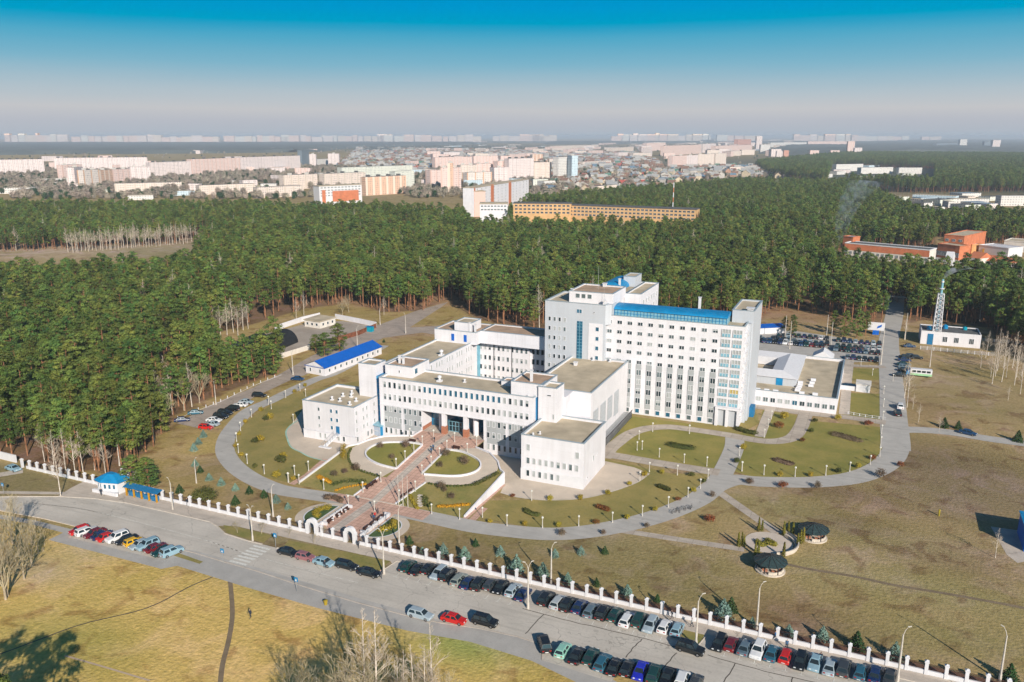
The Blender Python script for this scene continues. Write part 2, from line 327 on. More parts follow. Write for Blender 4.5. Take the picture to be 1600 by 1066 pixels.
def in_poly(u, v, poly):
    u = np.asarray(u); v = np.asarray(v); c = np.zeros(u.shape, bool); n = len(poly)
    for i in range(n):
        x1, y1 = poly[i]; x2, y2 = poly[(i+1)%n]
        if y1 == y2: continue
        k = ((y1 > v) != (y2 > v)) & (u < (x2-x1)*(v-y1)/(y2-y1)+x1); c ^= k
    return c
def PXP(pts): return [G(*p) for p in pts]
# ================================================================ THE GROUND
FENCE_V = -45.9
# forest outlines, measured on the ground
FOR_A = PXP([(-160,716),(0,712),(110,736),(200,742),(222,715),(240,690),(262,670),(278,650),(345,614),(400,594),(436,582),(432,556),(395,542),(350,578),(322,548),(340,520),(420,500),(480,482),(545,474),(600,488),(660,486),(700,468),(740,498),(800,510),(850,520),(1030,520),(1190,500),(1194,490),(1235,484),(1280,494),(1330,506),(1378,508),(1386,474),(1414,474),(1420,505),(1440,500),(1540,512),(1572,548),(1680,590),(1760,440),(1640,450),(1450,450),(1440,438),(1310,440),(1300,396),(1312,391),(1452,393),(1462,372),(1512,372),(1524,384),(1640,380),(1700,354),(1440,350),(1400,330),(1330,296),(1150,294),(1000,309),(870,322),(800,334),(797,371),(1092,374),(1098,350),(1000,349),(860,334),(800,333),(792,372),(735,372),(728,352),(600,341),(450,345),(400,348),(330,372),(308,410),(300,440),(150,452),(0,452),(-220,458)])
FOR_B = PXP([(-300,402),(0,394),(112,390),(250,383),(306,375),(318,360),(430,350),(455,345),(455,338),(0,336),(-400,336)])
FOR_C = PXP([(1340,296),(1420,302),(1600,300),(1900,292),(1900,240),(1600,236),(1345,241),(1180,262),(1200,276)])       # woods beyond
us = np.unique(np.concatenate([-np.geomspace(165,60000,26), np.arange(-160,262,2.6), np.geomspace(265,60000,24)]))
vs_ = np.unique(np.concatenate([-np.geomspace(122,20000,10), np.arange(-120,330,2.6), np.geomspace(333,90000,34)]))
UU, VV = np.meshgrid(us, vs_); nU, nV = len(us), len(vs_)
def softblob(px, py, rx, ry, ang=0):
    c = G(px, py); cu, su = math.cos(ang), math.sin(ang); du = UU-c[0]; dv = VV-c[1]
    return np.exp(-(((du*cu+dv*su)/rx)**2+((-du*su+dv*cu)/ry)**2))
col = np.zeros((*UU.shape, 3)); col[:] = (0.34,0.26,0.14)
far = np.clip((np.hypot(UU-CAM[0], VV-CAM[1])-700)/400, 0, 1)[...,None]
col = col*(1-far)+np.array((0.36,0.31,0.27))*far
def paint(mask, c, a=1.0):
    global col
    mk = (np.clip(mask,0,1)*a)[...,None]; col = col*(1-mk)+np.array(c)*mk
front = 1/(1+np.exp((VV+66)/1.5))
paint(front, (0.74,0.50,0.165))                                   # dry ochre meadow south of the road
paint(1/(1+np.exp(-(VV+45)/1.0))*1/(1+np.exp((UU-60)/20)), (0.46,0.325,0.13))
paint(1/(1+np.exp(-(VV+45)/1.0))*1/(1+np.exp(-(UU-75)/12)), (0.47,0.33,0.16))
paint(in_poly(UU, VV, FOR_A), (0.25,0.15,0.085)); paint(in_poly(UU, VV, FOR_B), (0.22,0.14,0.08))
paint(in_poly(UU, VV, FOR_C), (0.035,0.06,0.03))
for px, py, rx, ry, c, a in [(430,905,5,4,(.25,.27,.07),.8),(720,1010,9,5,(.22,.27,.07),.8),(90,1000,14,8,(.30,.27,.08),.6),(60,890,10,5,(.42,.33,.26),.6),(130,860,7,4,(.42,.33,.2),.6),
        (330,700,9,7,(.42,.30,.10),.7),(330,760,12,8,(.36,.26,.10),.7),(350,725,8,12,(.20,.145,.07),.7),(400,775,14,7,(.21,.15,.075),.7),(700,860,30,6,(.21,.145,.075),.7),(760,850,14,6,(.17,.13,.05),.5),
        (950,860,22,7,(.19,.165,.075),.8),(1060,870,20,7,(.24,.185,.085),.6),(1000,890,14,7,(.25,.185,.08),.6),(1080,925,16,6,(.205,.165,.07),.8),(1250,960,10,5,(.20,.11,.07),.7),(1280,985,7,4,(.17,.09,.06),.7),
        (1330,820,9,7,(.17,.085,.06),.75),(1310,765,7,4,(.15,.09,.055),.7),(1275,770,9,5,(.165,.11,.065),.6),(1380,785,7,4,(.17,.09,.06),.5),(1510,880,10,7,(.20,.11,.085),.6),(1440,865,8,4,(.17,.095,.06),.6),
        (1500,750,26,26,(.21,.145,.09),.8),(1450,720,20,14,(.20,.135,.085),.8),(1560,780,26,20,(.20,.15,.085),.7),(1400,850,25,9,(.27,.22,.11),.6),(1350,900,22,7,(.30,.235,.12),.6),(1480,930,26,7,(.30,.24,.12),.6),
        (1520,1000,18,6,(.22,.19,.075),.6),(1380,1000,14,4,(.22,.18,.075),.6),(1210,790,14,7,(.22,.19,.09),.6),(1500,600,30,18,(.29,.215,.115),.8),(1560,640,30,14,(.27,.20,.10),.8),(1450,640,10,12,(.26,.17,.09),.7),
        (640,520,14,12,(.30,.19,.11),.8),(520,520,10,10,(.30,.2,.12),.6),(1220,490,40,12,(.34,.20,.11),.9),(1300,500,40,10,(.27,.17,.09),.8),(290,560,14,18,(.31,.18,.10),.9),(560,470,30,12,(.31,.18,.10),.9),(690,470,30,10,(.32,.19,.11),.9),
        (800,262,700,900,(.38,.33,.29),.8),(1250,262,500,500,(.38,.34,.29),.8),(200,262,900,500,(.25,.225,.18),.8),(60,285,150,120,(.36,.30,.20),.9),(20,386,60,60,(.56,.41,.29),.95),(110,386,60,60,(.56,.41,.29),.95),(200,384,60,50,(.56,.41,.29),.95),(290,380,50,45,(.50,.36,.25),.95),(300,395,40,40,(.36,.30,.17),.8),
        (200,228,4000,1500,(.055,.075,.06),1),(450,228,3000,1200,(.055,.075,.06),1),(800,222,3000,2000,(.075,.095,.09),.8),(1100,222,2500,1500,(.05,.08,.07),.9),(1480,222,4000,3500,(.04,.075,.065),1),(1560,262,1600,1200,(.04,.07,.055),.7)]:
    paint(softblob(px, py, rx, ry), tuple(q*1.4 for q in c) if py > 400 else c, a)
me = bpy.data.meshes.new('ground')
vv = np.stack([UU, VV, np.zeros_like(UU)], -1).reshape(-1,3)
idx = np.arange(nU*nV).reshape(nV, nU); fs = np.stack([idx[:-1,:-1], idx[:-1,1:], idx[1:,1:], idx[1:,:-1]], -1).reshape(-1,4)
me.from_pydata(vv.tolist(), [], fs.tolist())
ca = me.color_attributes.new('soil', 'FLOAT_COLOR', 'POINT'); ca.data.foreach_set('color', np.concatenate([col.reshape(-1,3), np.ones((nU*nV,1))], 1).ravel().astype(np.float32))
m = bpy.data.materials.new('ground'); m.use_nodes = True; t = m.node_tree; n = t.nodes; b = n['Principled BSDF']; b.inputs['Roughness'].default_value = 1; b.inputs['Specular IOR Level'].default_value = .1
at = n.new('ShaderNodeAttribute'); at.attribute_name = 'soil'; geo = n.new('ShaderNodeNewGeometry')
def _noise(s, d=6, dist=0.0):
    q = n.new('ShaderNodeTexNoise'); q.inputs['Scale'].default_value = s; q.inputs['Detail'].default_value = d; q.inputs['Distortion'].default_value = dist; t.links.new(geo.outputs['Position'], q.inputs['Vector']); return q.outputs['Fac']
def _mr(v, a, c, lo=0., hi=1.):
    q = n.new('ShaderNodeMapRange'); q.inputs['From Min'].default_value = a; q.inputs['From Max'].default_value = c; q.inputs['To Min'].default_value = lo; q.inputs['To Max'].default_value = hi; t.links.new(v, q.inputs['Value']); return q.outputs[0]
def _mix(f, A, B, bt='MIX'):
    q = n.new('ShaderNodeMix'); q.data_type = 'RGBA'; q.blend_type = bt
    for k, v in (('Factor', f), ('A', A), ('B', B)):
        if isinstance(v, (int,float)): q.inputs[k].default_value = v
        elif isinstance(v, tuple): q.inputs[k].default_value = (*v, 1)
        else: t.links.new(v, q.inputs[k])
    return q.outputs['Result']
c = at.outputs['Color']
c = _mix(_mr(_noise(.045, 8, .6), .46, .66, 0, .6), c, _mix(1.0, c, (.74,.80,.60), 'MULTIPLY'))          # greener swathes
c = _mix(_mr(_noise(.10, 7, 1.0), .50, .68, 0, .65), c, _mix(1.0, c, (1.25,1.2,1.75), 'MULTIPLY'))      # bleached dry grass
c = _mix(_mr(_noise(.16, 7, .8), .54, .66, 0, .75), c, _mix(1.0, c, (.60,.50,.50), 'MULTIPLY'))         # bare brown earth
c = _mix(_mr(_noise(1.1, 5), .40, .70, 0, .55), c, _mix(1.0, c, (.55,.60,.50), 'MULTIPLY'))               # tufts
c = _mix(_mr(_noise(3.2, 4), .45, .72, 0, .45), c, _mix(1.0, c, (.6,.62,.5), 'MULTIPLY'))
c = _mix(_mr(_noise(.7, 4, 2.0), .60, .72, 0, .55), c, _mix(1.0, c, (1.5,1.4,1.5), 'MULTIPLY'))
t.links.new(c, b.inputs['Base Color'])
bp = n.new('ShaderNodeBump'); bp.inputs['Strength'].default_value = .5; bp.inputs['Distance'].default_value = .35; t.links.new(_noise(1.6, 5), bp.inputs['Height']); t.links.new(bp.outputs[0], b.inputs['Normal'])
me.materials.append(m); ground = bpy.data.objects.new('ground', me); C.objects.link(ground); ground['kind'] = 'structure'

# ---------------------------------------------------------------- lawns inside the ring road
z5 = Z2(2.962,1080,560); z4 = Z2(3.552,740,560); z3 = Z2(3.552,440,560); zl = Z2(2.562,0,650); zb = Z2(3.2,400,800); zr = Z2(4.008,840,800); zq = Z2(4,1200,800)
zA = Z2(4.845,260,560); z8 = Z2(3.231,250,450)
sheet('lawn', [(-33,-16),(-15,-26),(1.5,-27),(2,-6),(-1,-1),(-17.5,-1),(-17.5,16),(-6,20),(-5,62),(-24,66),(-46,30),(-40,2)], .012, 'lawn_olive')
sheet('lawn', PXP([z4(90,790),z4(0,875),z4(120,900),z4(400,955),z4(700,945),z4(950,890),z4(1180,790),z4(1320,680),z4(1340,640),z4(1100,640),z4(730,560),z4(600,780)]), .012, 'lawn_olive')
sheet('lawn', PXP([z4(735,530),z4(735,430),z4(860,320),z4(1330,380),z4(1563,400),z5(320,295),z5(330,240),z5(480,262),z5(560,290),z5(900,320),z5(900,440),z5(830,500),z5(700,545),z5(480,556),z5(270,545),z5(120,500),(1110,735)]), .012, 'lawn_green')
sheet('lawn', PXP([z5(713,45),z5(902,50),z5(903,100),z5(715,100)]), .012, 'lawn_green')
sheet('lawn', PXP([z5(712,160),z5(890,165),z5(890,285),z5(705,262)]), .012, 'lawn_green')
sheet('lawn', PXP([z5(1,330),z5(215,355),z5(318,300),z5(300,250),z5(280,200),z5(0,200)]), .016, 'lawn_olive')
# ---------------------------------------------------------------- roads
RU = [(-700,-346),(-80,-70.6),(-56,-59.9),(-49,-56.6),(-43.6,-54.3),(-36,-52.0),(-27.3,-50.7),(-16.7,-50.4),(-3.1,-50.3),(0.5,-51.6),(3.6,-53.2),(10,-53.8),(18,-53.8),(41.5,-53.7),(42.2,-48.7),(70.2,-48.7),(70.5,-48.7),(70.8,-48.7),(71.2,-48.7),(97.4,-48.7),(98.2,-53.2),(101,-53.6),(102,-48.9),(150,-48.6),(700,-48)]
RL = [(700,-62.5),(110,-61.5),(92,-61.8),(91,-67.2),(79.5,-66.4),(78,-62.6),(73.6,-62.2),(66.6,-62.6),(60,-63.8),(55,-64.2),(44,-64.2),(32,-63.6),(19.5,-62.6),(11.4,-62.4),(4,-62),(-1,-62.1),(-1.8,-66.8),(-24.8,-67.4),(-25.4,-63.2),(-37,-63.4),(-50,-64.6),(-62,-68.9),(-85,-79.8),(-700,-353)]
sheet('road', RU+RL, .030, 'asphalt')
sheet('pavement', [(-700,-358),(-88,-84.5),(-62,-72.6),(-50,-68),(-38,-66.4),(-27.4,-66.4),(-27.4,-69.8),(2.8,-69.3),(4.6,-67.2),(22,-68),(38,-68.4),(56,-68.0),(67,-66.6),(78,-67.2),(86,-69.3),(92,-71.5),(140,-84),(200,-95),(200,-88),(95,-67.9),(78,-62.0),(66.6,-60.5),(0,-60),(-27,-60),(-27.4,-64.6),(-38,-64.8),(-50,-66.2),(-62,-70.6),(-88,-82.6),(-700,-356)], .022, 'near_pavement')
sheet('pavement', [G(88,777),G(112,762),G(136,750),(-39,-46.2),(-30,-46.2),(-30,-51.6),(-36,-53)], .026, 'pavement')
sheet('pavement', [(-30,-46.1),(-30,-52.5),(-27,-52),(-3,-52.3),(3,-49.6),(41,-49.2),(42,-50),(98,-50.2),(150,-50.3),(700,-50),(700,-46.1)], .018, 'pavement')
sheet('grass_verge', [(0.5,-50.3),(4.5,-49.8),(13,-49.9),(13.6,-53.2),(3.8,-52.8)], .036, 'lawn_mound')
sheet('grass_verge', [(17.5,-50.2),(41.0,-49.2),(41.0,-53.4),(18.5,-53.6)], .036, 'lawn_mound')
sheet('grass_verge', [(98.1,-49.2),(101.6,-49.3),(101.0,-53.2),(98.4,-53.0)], .036, 'lawn_mound')
sheet('grass_verge', [(-24.5,-61.9),(-1.5,-61.4),(-1.9,-62.6),(-24.8,-62.9)], .04, 'lawn_mound')
rib_sheet('path', PXP([(-80,771),(0,769.5),(98,771)]), 1.4, .020, 'pavement')
rib_sheet('path', PXP([(-80,752),(0,742),(36,736)]), 3.0, .022, 'pavement')
sheet('grass_verge', [(1,-63.3),(8,-64),(8,-64.9),(1,-64.5)], .036, 'lawn_mound')
# kerbs: real steps beside the road
def kerb(pts, name='kerb', wd=.22, h=.13, m='kerb_stone'):
    L, R = ribbon(pts, wd); mb = MB(); n_ = len(L)
    mb.add([(*p,h) for p in R]+[(*p,h) for p in L]+[(*p,0) for p in R]+[(*p,0) for p in L],
           [(i,i+1,n_+i+1,n_+i) for i in range(n_-1)]+[(2*n_+i,2*n_+i+1,i+1,i) for i in range(n_-1)]+[(n_+i,n_+i+1,3*n_+i+1,3*n_+i) for i in range(n_-1)])
    o = mb.build(name, m); o['kind'] = 'structure'
kerb([(79.5,-66.4),(78,-62.6),(73.6,-62.2),(66.6,-62.6),(60,-63.8),(55,-64.2),(44,-64.2),(32,-63.6),(19.5,-62.6),(11.4,-62.4),(4,-62),(-1,-62.1)], 'kerb', .16, .10, 'near_kerb')
for seg in ([(-80,-70.5),(-56,-59.8),(-49,-56.5),(-43.6,-54.2),(-36,-51.9),(-27.3,-50.6),(-16.7,-50.4),(-3.1,-50.3),(0.5,-51.6),(3.6,-53.2),(10,-53.8),(13.8,-53.8)], [(17.5,-53.8),(41.5,-53.7),(42.2,-48.7),(70.2,-48.7)],
            [(71.2,-48.7),(97.4,-48.7),(98.2,-53.2),(101,-53.6),(102,-48.9),(150,-48.6)],
            [(-25.4,-63.3),(-37,-63.5),(-50,-64.7),(-62,-69),(-85,-79.9)], [(200,-90),(201,-90)]):
    kerb(seg)
# road paint
mb = MB()
for i in range(7): mb.add([(x,y,.046) for x,y in ((12.5,-54.6-i*1.12),(16.6,-54.6-i*1.12),(16.6,-55.2-i*1.12),(12.5,-55.2-i*1.12))][::-1], [(0,1,2,3)])
o = mb.build('zebra_crossing', 'road_paint'); o['kind'] = 'structure'
mb = MB()
lane = smooth_line([(-85,-76),(-56,-62.6),(-40,-57.9),(-27,-56.6),(0,-57),(20,-58.4),(60,-58.3),(98,-57.5),(150,-56)], 40)
for a in range(0, len(lane)-2, 3):
    p, q = np.array(lane[a]), np.array(lane[a+1]); d = (q-p)/np.hypot(*(q-p)); q = p+d*2.0; nn = np.array([-d[1],d[0]])*.07
    if 10.5 < p[0] < 18.5 or p[0] > 40: continue
    mb.add([(*(p-nn),.046),(*(q-nn),.046),(*(q+nn),.046),(*(p+nn),.046)], [(0,1,2,3)])
for r0, r1, v0, v1 in ((42.6,70.4,-52.6,-54.0),(71.8,97.4,-52.6,-54.0),(103,135,-52.6,-54.0)):
    k = r0+2.4
    while k < r1:
        mb.add([(k,v1,.046),(k+.12,v1,.046),(k+.12,v0,.046),(k,v0,.046)], [(0,1,2,3)]); mb.add([(k-.4,v1,.047),(k+.5,v1,.047),(k+.5,v1+.1,.047),(k-.4,v1+.1,.047)], [(0,1,2,3)]); k += 2.33
o = mb.build('road_markings', 'road_paint'); o['kind'] = 'structure'
sheet('gutter_grime', [(19.5,-61.6),(32,-62.2),(44,-62.9),(55,-63.2),(60,-63.0),(60,-63.7),(55,-64.05),(44,-64.05),(32,-63.5),(19.5,-62.5),(4,-61.9),(-1,-61.9),(4,-61.3)], .036, 'path_asphalt')
sheet('fence_border', [(32,-45.7),(152,-45.7),(152,-43.6),(100,-43.2),(70,-44.0),(45,-43.4),(33,-43.9)], .014, 'fence_soil')
sheet('fence_border', [(-30,-45.7),(12,-45.7),(11,-44.2),(-8,-44.6),(-30,-44.3)], .014, 'fence_soil')
# worn tar strips on the road
mb = MB()
for pts in ([(r_[0],r_[1]) for r_ in ((71,-54.2),(80,-54.5),(90,-54.3),(98,-54.6))], [(103,-54.6),(112,-55.2),(121,-54.9),(134,-55.6)], [(92.5,-54.6),(91.8,-57.4),(91.4,-60.5)], [(98.4,-56),(97.4,-60.9)], [(75,-54.4),(74.4,-61)], [(107.5,-55),(106.5,-61)],[(116,-55),(115.6,-61)]):
    L, R = ribbon([(x+random.uniform(-.1,.1), y+random.uniform(-.1,.1)) for x, y in smooth_line(pts, 6)], .16); n_ = len(L)
    mb.add([(*p,.042) for p in R]+[(*p,.042) for p in L], [(i,i+1,n_+i+1,n_+i) for i in range(n_-1)])
o = mb.build('road_cracks', 'tar'); o['kind'] = 'structure'
# ring road and paths
ring = smooth_line(PXP([(600,540),(529,580),(491,594),(448,614),(424,626),(389,642),(367,664),(354,685),(352,707),(367,729),(392,747),(423,761),(450,768),(516,778),(575,790),(634,801),(682,811),(740,823),(796,830),(853,834.5),(909,832),(965,823),(1007,813),(1050,799),(1092,779.6),(1117,760),(1148,750),(1181,752.5),(1232,754),(1282.6,753),(1333,747),(1370,734),(1392,717),(1401,697),(1400,676)]), 5)
rib_sheet('ring_road', ring, 4.3, .050, 'path_asphalt', w1=6.5)
rib_sheet('road', smooth_line(PXP([(1399,702),(1399,688),(1396,650),(1393,600),(1390,560),(1389,530),(1397,495),(1400,470),(1401,462)]), 5), 7.4, .054, 'path_asphalt')
rib_sheet('road', smooth_line(PXP([(1398,690),(1404,674),(1434,672),(1485,676),(1553,687),(1700,706)]), 5), 5.0, .058, 'path_asphalt')
rib_sheet('path', smooth_line(PXP([(1112,763),(1126,745),(1138,722),(1147,700),(1148,684)]), 4), 5.0, .062, 'path_asphalt')
rib_sheet('path', smooth_line(PXP([(943,716),(952,703),(965,692),(985,678),(1010,670),(1044,667.5),(1078,671),(1134,679.5),(1181,688),(1212,690),(1238,684),(1251,668),(1258,650),(1266,640)]), 6), 4.0, .066, 'concrete_slabs')
rib_sheet('path', smooth_line(PXP([(947,710),(970,714),(993,718),(1021.5,723),(1078,732),(1124,739)]), 5), 4.2, .070, 'concrete_slabs')
rib_sheet('path', smooth_line(PXP([(1170,634),(1250,645),(1320,652),(1384,661)]), 4), 4.0, .074, 'concrete_slabs')
rib_sheet('path', PXP([(1187,683),(1197,655),(1205,636)]), 2.8, .078, 'pavement')
rib_sheet('path', PXP([(1319,648),(1323,600),(1328,560)]), 3.0, .080, 'pavement')
rib_sheet('path', PXP([(1322,571),(1384,574)]), 3.2, .082, 'concrete_slabs')
rib_sheet('path', PXP([(1119,766),(1216,834)]), 2.3, .044, 'concrete_slabs')
rib_sheet('path', PXP([(968,829),(1163,859)]), 2.1, .040, 'concrete_slabs')
cc = G(1201.5,848.6); rc = 4.7
sheet('circle_plaza', [(cc[0]+rc*math.cos(a), cc[1]+rc*math.sin(a)) for a in np.linspace(0,2*PI,48)[:-1]], .086, 'circle_paving')
# west service road, garage yard, forest clearing tracks
sheet('service_road', PXP([(276,662),(330,673),(352,650),(395,622),(450,596),(480,585),(540,556),(600,528),(660,520),(704,527),(704,508),(640,512),(690,480),(700,472),(650,486),(560,520),(480,560),(440,583),(395,606),(330,633)]), .034, 'old_asphalt')
sheet('yard', [(-110,76),(-104,116),(-93,126),(-73,126),(-76,66),(-86,68)], .026, 'yard_dirt')
rib_sheet('track', smooth_line(PXP([(-120,384),(0,381),(100,384),(180,386),(250,378),(310,370)]), 5), 14, .03, 'sand_road')
rib_sheet('track', smooth_line(PXP([(-60,398),(60,396),(150,386)]), 5), 6, .034, 'sand_road')
rib_sheet('footpath', smooth_line(PXP([zl(918,640),zl(925,700),zl(930,800),zl(915,900),zl(890,1000),zl(880,1100)]), 5), .8, .012, 'dirt')
rib_sheet('ditch', smooth_line(PXP([(-60,1040),(0,1022),(60,1000),(130,975),(230,950),(300,915),(350,895)]), 5), .28, .012, 'tar')  # an overhead cable's shadow, painted on the meadow as a thin dark strip
rib_sheet('footpath', smooth_line(PXP([zl(260,960),zl(400,1000),zl(600,1060)]), 5), .35, .012, 'sand_road')
rib_sheet('footpath', smooth_line(PXP([(1215,878),(1262,889),(1330,900),(1400,915),(1480,928),(1600,950),(1700,970)]), 5), .9, .012, 'dirt')
# apron paving round the low wings
sheet('apron', PXP([(447,672),(449,686),(455,699),(470,707),(486,715),(512,721),z3(250,568),z3(330,512),z3(375,488),z3(560,436),z3(730,420),z3(600,380),z3(120,280),z3(60,360)]), .020, 'tan_paving')
sheet('apron', PXP([z4(0,380),z4(-30,500),z4(165,640),z4(175,690),z4(150,745),z4(240,770),z4(400,787),z4(600,778),z4(760,742),z4(905,690),z4(975,640),z4(890,605),z4(725,570),z4(700,470),z4(500,400)]), .020, 'tan_paving')
rib_sheet('kerb_strip', smooth_line(PXP([z4(975,640),z4(905,690),z4(760,742),z4(600,778),z4(400,787),z4(240,770),z4(150,745)]), 4), .35, .03, 'kerb_stone')
mat('mint_edge', (.35,.55,.45), .8)
rib_sheet('kerb_strip', smooth_line(PXP([(470,655),(455,664),(447,674),(449,686),(455,699),(470,707),(486,715),(512,721)]), 4), .4, .03, 'mint_edge')
rib_sheet('path', PXP([z4(-10,900),z4(60,830)]), 1.6, .026, 'pink_paving')
rib_sheet('path', PXP([z4(-80,910),z4(160,700)]), 1.7, .028, 'pink_paving')
rib_sheet('path', PXP([z3(55,700),z3(140,650),z3(245,560)]), 1.7, .028, 'pink_paving')
# the paved cross and gate court
sheet('gate_court', [(13.5,-27.1),(38,-27.1),(38,-31.4),(34.5,-31.3),(31.0,-31.2),(30.5,-44.9),(19.4,-44.9),(19.0,-31.4),(12.8,-31.0)], .056, 'pink_paving')
sheet('gate_court', [(22.2,-27.2),(24.4,-27.2),(24.4,-44.8),(22.2,-44.8)], .060, 'grey_pink_paving')
for k, (x, w_) in enumerate(((31.6,0),(12.0,0))):
    pass
cR = (31.6,-38.0)
sheet('side_walk', [(cR[0]+(6.0 if math.cos(a)>0 else 2.2)*math.cos(a), cR[1]+6.6*math.sin(a)) for a in np.linspace(0,2*PI,40)[:-1]], .048, 'tan_paving')
cL = (17.6,-38.0)
sheet('side_walk', [(cL[0]+(6.4 if math.cos(a)<0 else 1.8)*math.cos(a), cL[1]+6.4*math.sin(a)) for a in np.linspace(0,2*PI,40)[:-1]], .052, 'tan_paving')
for c_, sx_ in ((cR,1),(cL,-1)):
    poly = [(c_[0]+sx_*(-.2+ (4.6*math.cos(a))), c_[1]+4.8*math.sin(a)) for a in np.linspace(-PI/2,PI/2,24)]
    sheet('garden_bed', poly, .20, 'bed_green')
    rib_sheet('garden_edging', poly+[poly[0]], .3, .26, 'frame_white', kind='structure')
# ---------------------------------------------------------------- the sloping entrance mound
MO = [(1.5,-27),(1.8,-23.6),(2.1,-6.7),(4.2,-4.9),(5.6,-1.8),(7.9,.5),(11.5,2.6),(14.8,4.1),(14.8,9.05),(33.5,9.05),(33.7,3.3),(38.3,1.3),(42.2,-2.3),(44.2,-5.4),(46,-6.6),(45.6,-24.4),(45.4,-27)]
sheet('entrance_mound', MO, .03, 'lawn_mound', mound=True)
sheet('walkway', [(17.6,-26.95),(18.4,-17.6),(20.2,-17.2),(20.2,.1),(14.9,3.8),(14.9,9.0),(33.4,9.0),(33.4,2.4),(27.4,-.6),(27.4,-13),(30.2,-13.2),(30.2,-16.2),(29.2,-22),(28.4,-26.95)], .07, 'pink_paving', mound=True)
sheet('walkway', [(22.3,-26.9),(24.3,-26.9),(24.3,8.9),(22.3,8.9)], .09, 'grey_pink_paving', mound=True)
sheet('entrance_plaza', [(15.0,9.1),(32.9,9.1),(32.9,14.2),(15.0,14.2)], 3.45, 'grey_pink_paving')
def loopring(cx, cy, ro, ri, sgn, z, m):
    P_ = []; Q_ = []
    for a in np.linspace(-PI*.50, PI*.50, 40):
        P_.append((cx+sgn*ro[0]*math.cos(a), cy+ro[1]*math.sin(a))); Q_.append((cx+sgn*ri[0]*math.cos(a), cy+ri[1]*math.sin(a)))
    return P_, Q_
loopR_out = smooth_line([(30.3,-16.3),(36.9,-15.3),(42.3,-12.2),(43.9,-6.4),(42.2,-2.3),(38.3,1.3),(33.7,3.2)], 6); loopR_in = smooth_line([(28.2,-13.4),(35.4,-11.9),(38.9,-9.2),(39.4,-5.7),(37.0,-2.7),(31.9,-.5),(27.3,-.6)], 6)
loopL_out = smooth_line([(19.1,-17.4),(13.1,-16.7),(7.5,-13.8),(4.0,-9.1),(4.3,-4.9),(7.9,.5),(15.0,3.8)], 6); loopL_in = smooth_line([(20.2,-13.2),(14.5,-12.5),(9.9,-10.2),(8.1,-6.7),(9.8,-2.6),(16.1,-.3),(20.3,-.2)], 6)
for nm, a_, b_ in (('ramp',loopR_out,loopR_in),('ramp',loopL_out,loopL_in)):
    sheet(nm, a_+b_[::-1], .11, 'tan_paving', mound=True)
def mound_wall(name, line, h0, label, top=.45, base=0.0, parent=None):
    L, R = ribbon(line, .35); n_ = len(L); mb = MB()
    zt = [zm(p[1])+top for p in line]; zb_ = [base if base is not None else zm(p[1]) for p in line]
    mb.add([(*p,z) for p,z in zip(R,zt)]+[(*p,z) for p,z in zip(L,zt)]+[(*p,z) for p,z in zip(R,zb_)]+[(*p,z) for p,z in zip(L,zb_)],
       [(i,i+1,n_+i+1,n_+i) for i in range(n_-1)]+[(2*n_+i,2*n_+i+1,i+1,i) for i in range(n_-1)]+[(n_+i,n_+i+1,3*n_+i+1,3*n_+i) for i in range(n_-1)]+[(0,n_,3*n_,2*n_),(n_-1,2*n_-1,4*n_-1,3*n_-1)])
    o = mb.build(name, 'white_plaster'); return tag(o, label, 'wall')
mound_wall('retaining_wall', [(45.6,-26.5),(45.7,-20),(45.9,-12),(46,-6.6),(44.6,-5.6),(43.9,-4.6),(42.4,-2.2),(38.5,1.4),(33.7,3.4)], 0, 'white retaining wall rising along the right edge of the entrance mound')
mound_wall('retaining_wall', [(1.6,-26.0),(1.9,-16),(2.1,-6.7),(4.0,-4.9),(5.4,-2.0),(7.9,.7),(11.5,2.8),(14.8,4.2),(14.9,9.0)], 0, 'white retaining wall along the left edge of the mound, below the small four-storey wing')
for nm, ln, lb in (('kerb_wall', loopR_in, 'low white wall round the oval lawn right of the entrance walkway'), ('kerb_wall', loopL_in, 'low white wall round the oval lawn left of the entrance walkway')):
    mound_wall(nm, ln, 0, lb, top=.55, base=0.0)
mound_wall('kerb_wall', [(27.4,-.7),(27.35,-7),(27.4,-13.2)], 0, 'low white wall between the walkway and the right oval lawn', top=.4)
mound_wall('kerb_wall', [(20.3,-.3),(20.25,-7),(20.3,-13.1)], 0, 'low white wall between the walkway and the left oval lawn', top=.4)
mound_wall('kerb_wall', [(17.5,-26.9),(18.0,-22),(18.4,-17.6)], 0, 'low white wall beside the lower walkway near the left benches', top=.3)
mound_wall('kerb_wall', [(28.5,-26.9),(29.3,-22),(30.3,-16.4)], 0, 'low white wall beside the lower walkway near the flagpoles', top=.3)
sheet('lawn', loopR_in[::1]+[(27.5,-6)], .13, 'lawn_green', mound=True)
sheet('lawn', loopL_in[::1]+[(20.1,-6)], .14, 'lawn_green', mound=True)
# steps strip between court and walkway
mb = MB(); mb.box(15.5,-27.3,0,30.5,-26.95,.14)
o = mb.build('step', 'beige_stone'); o['kind'] = 'structure'
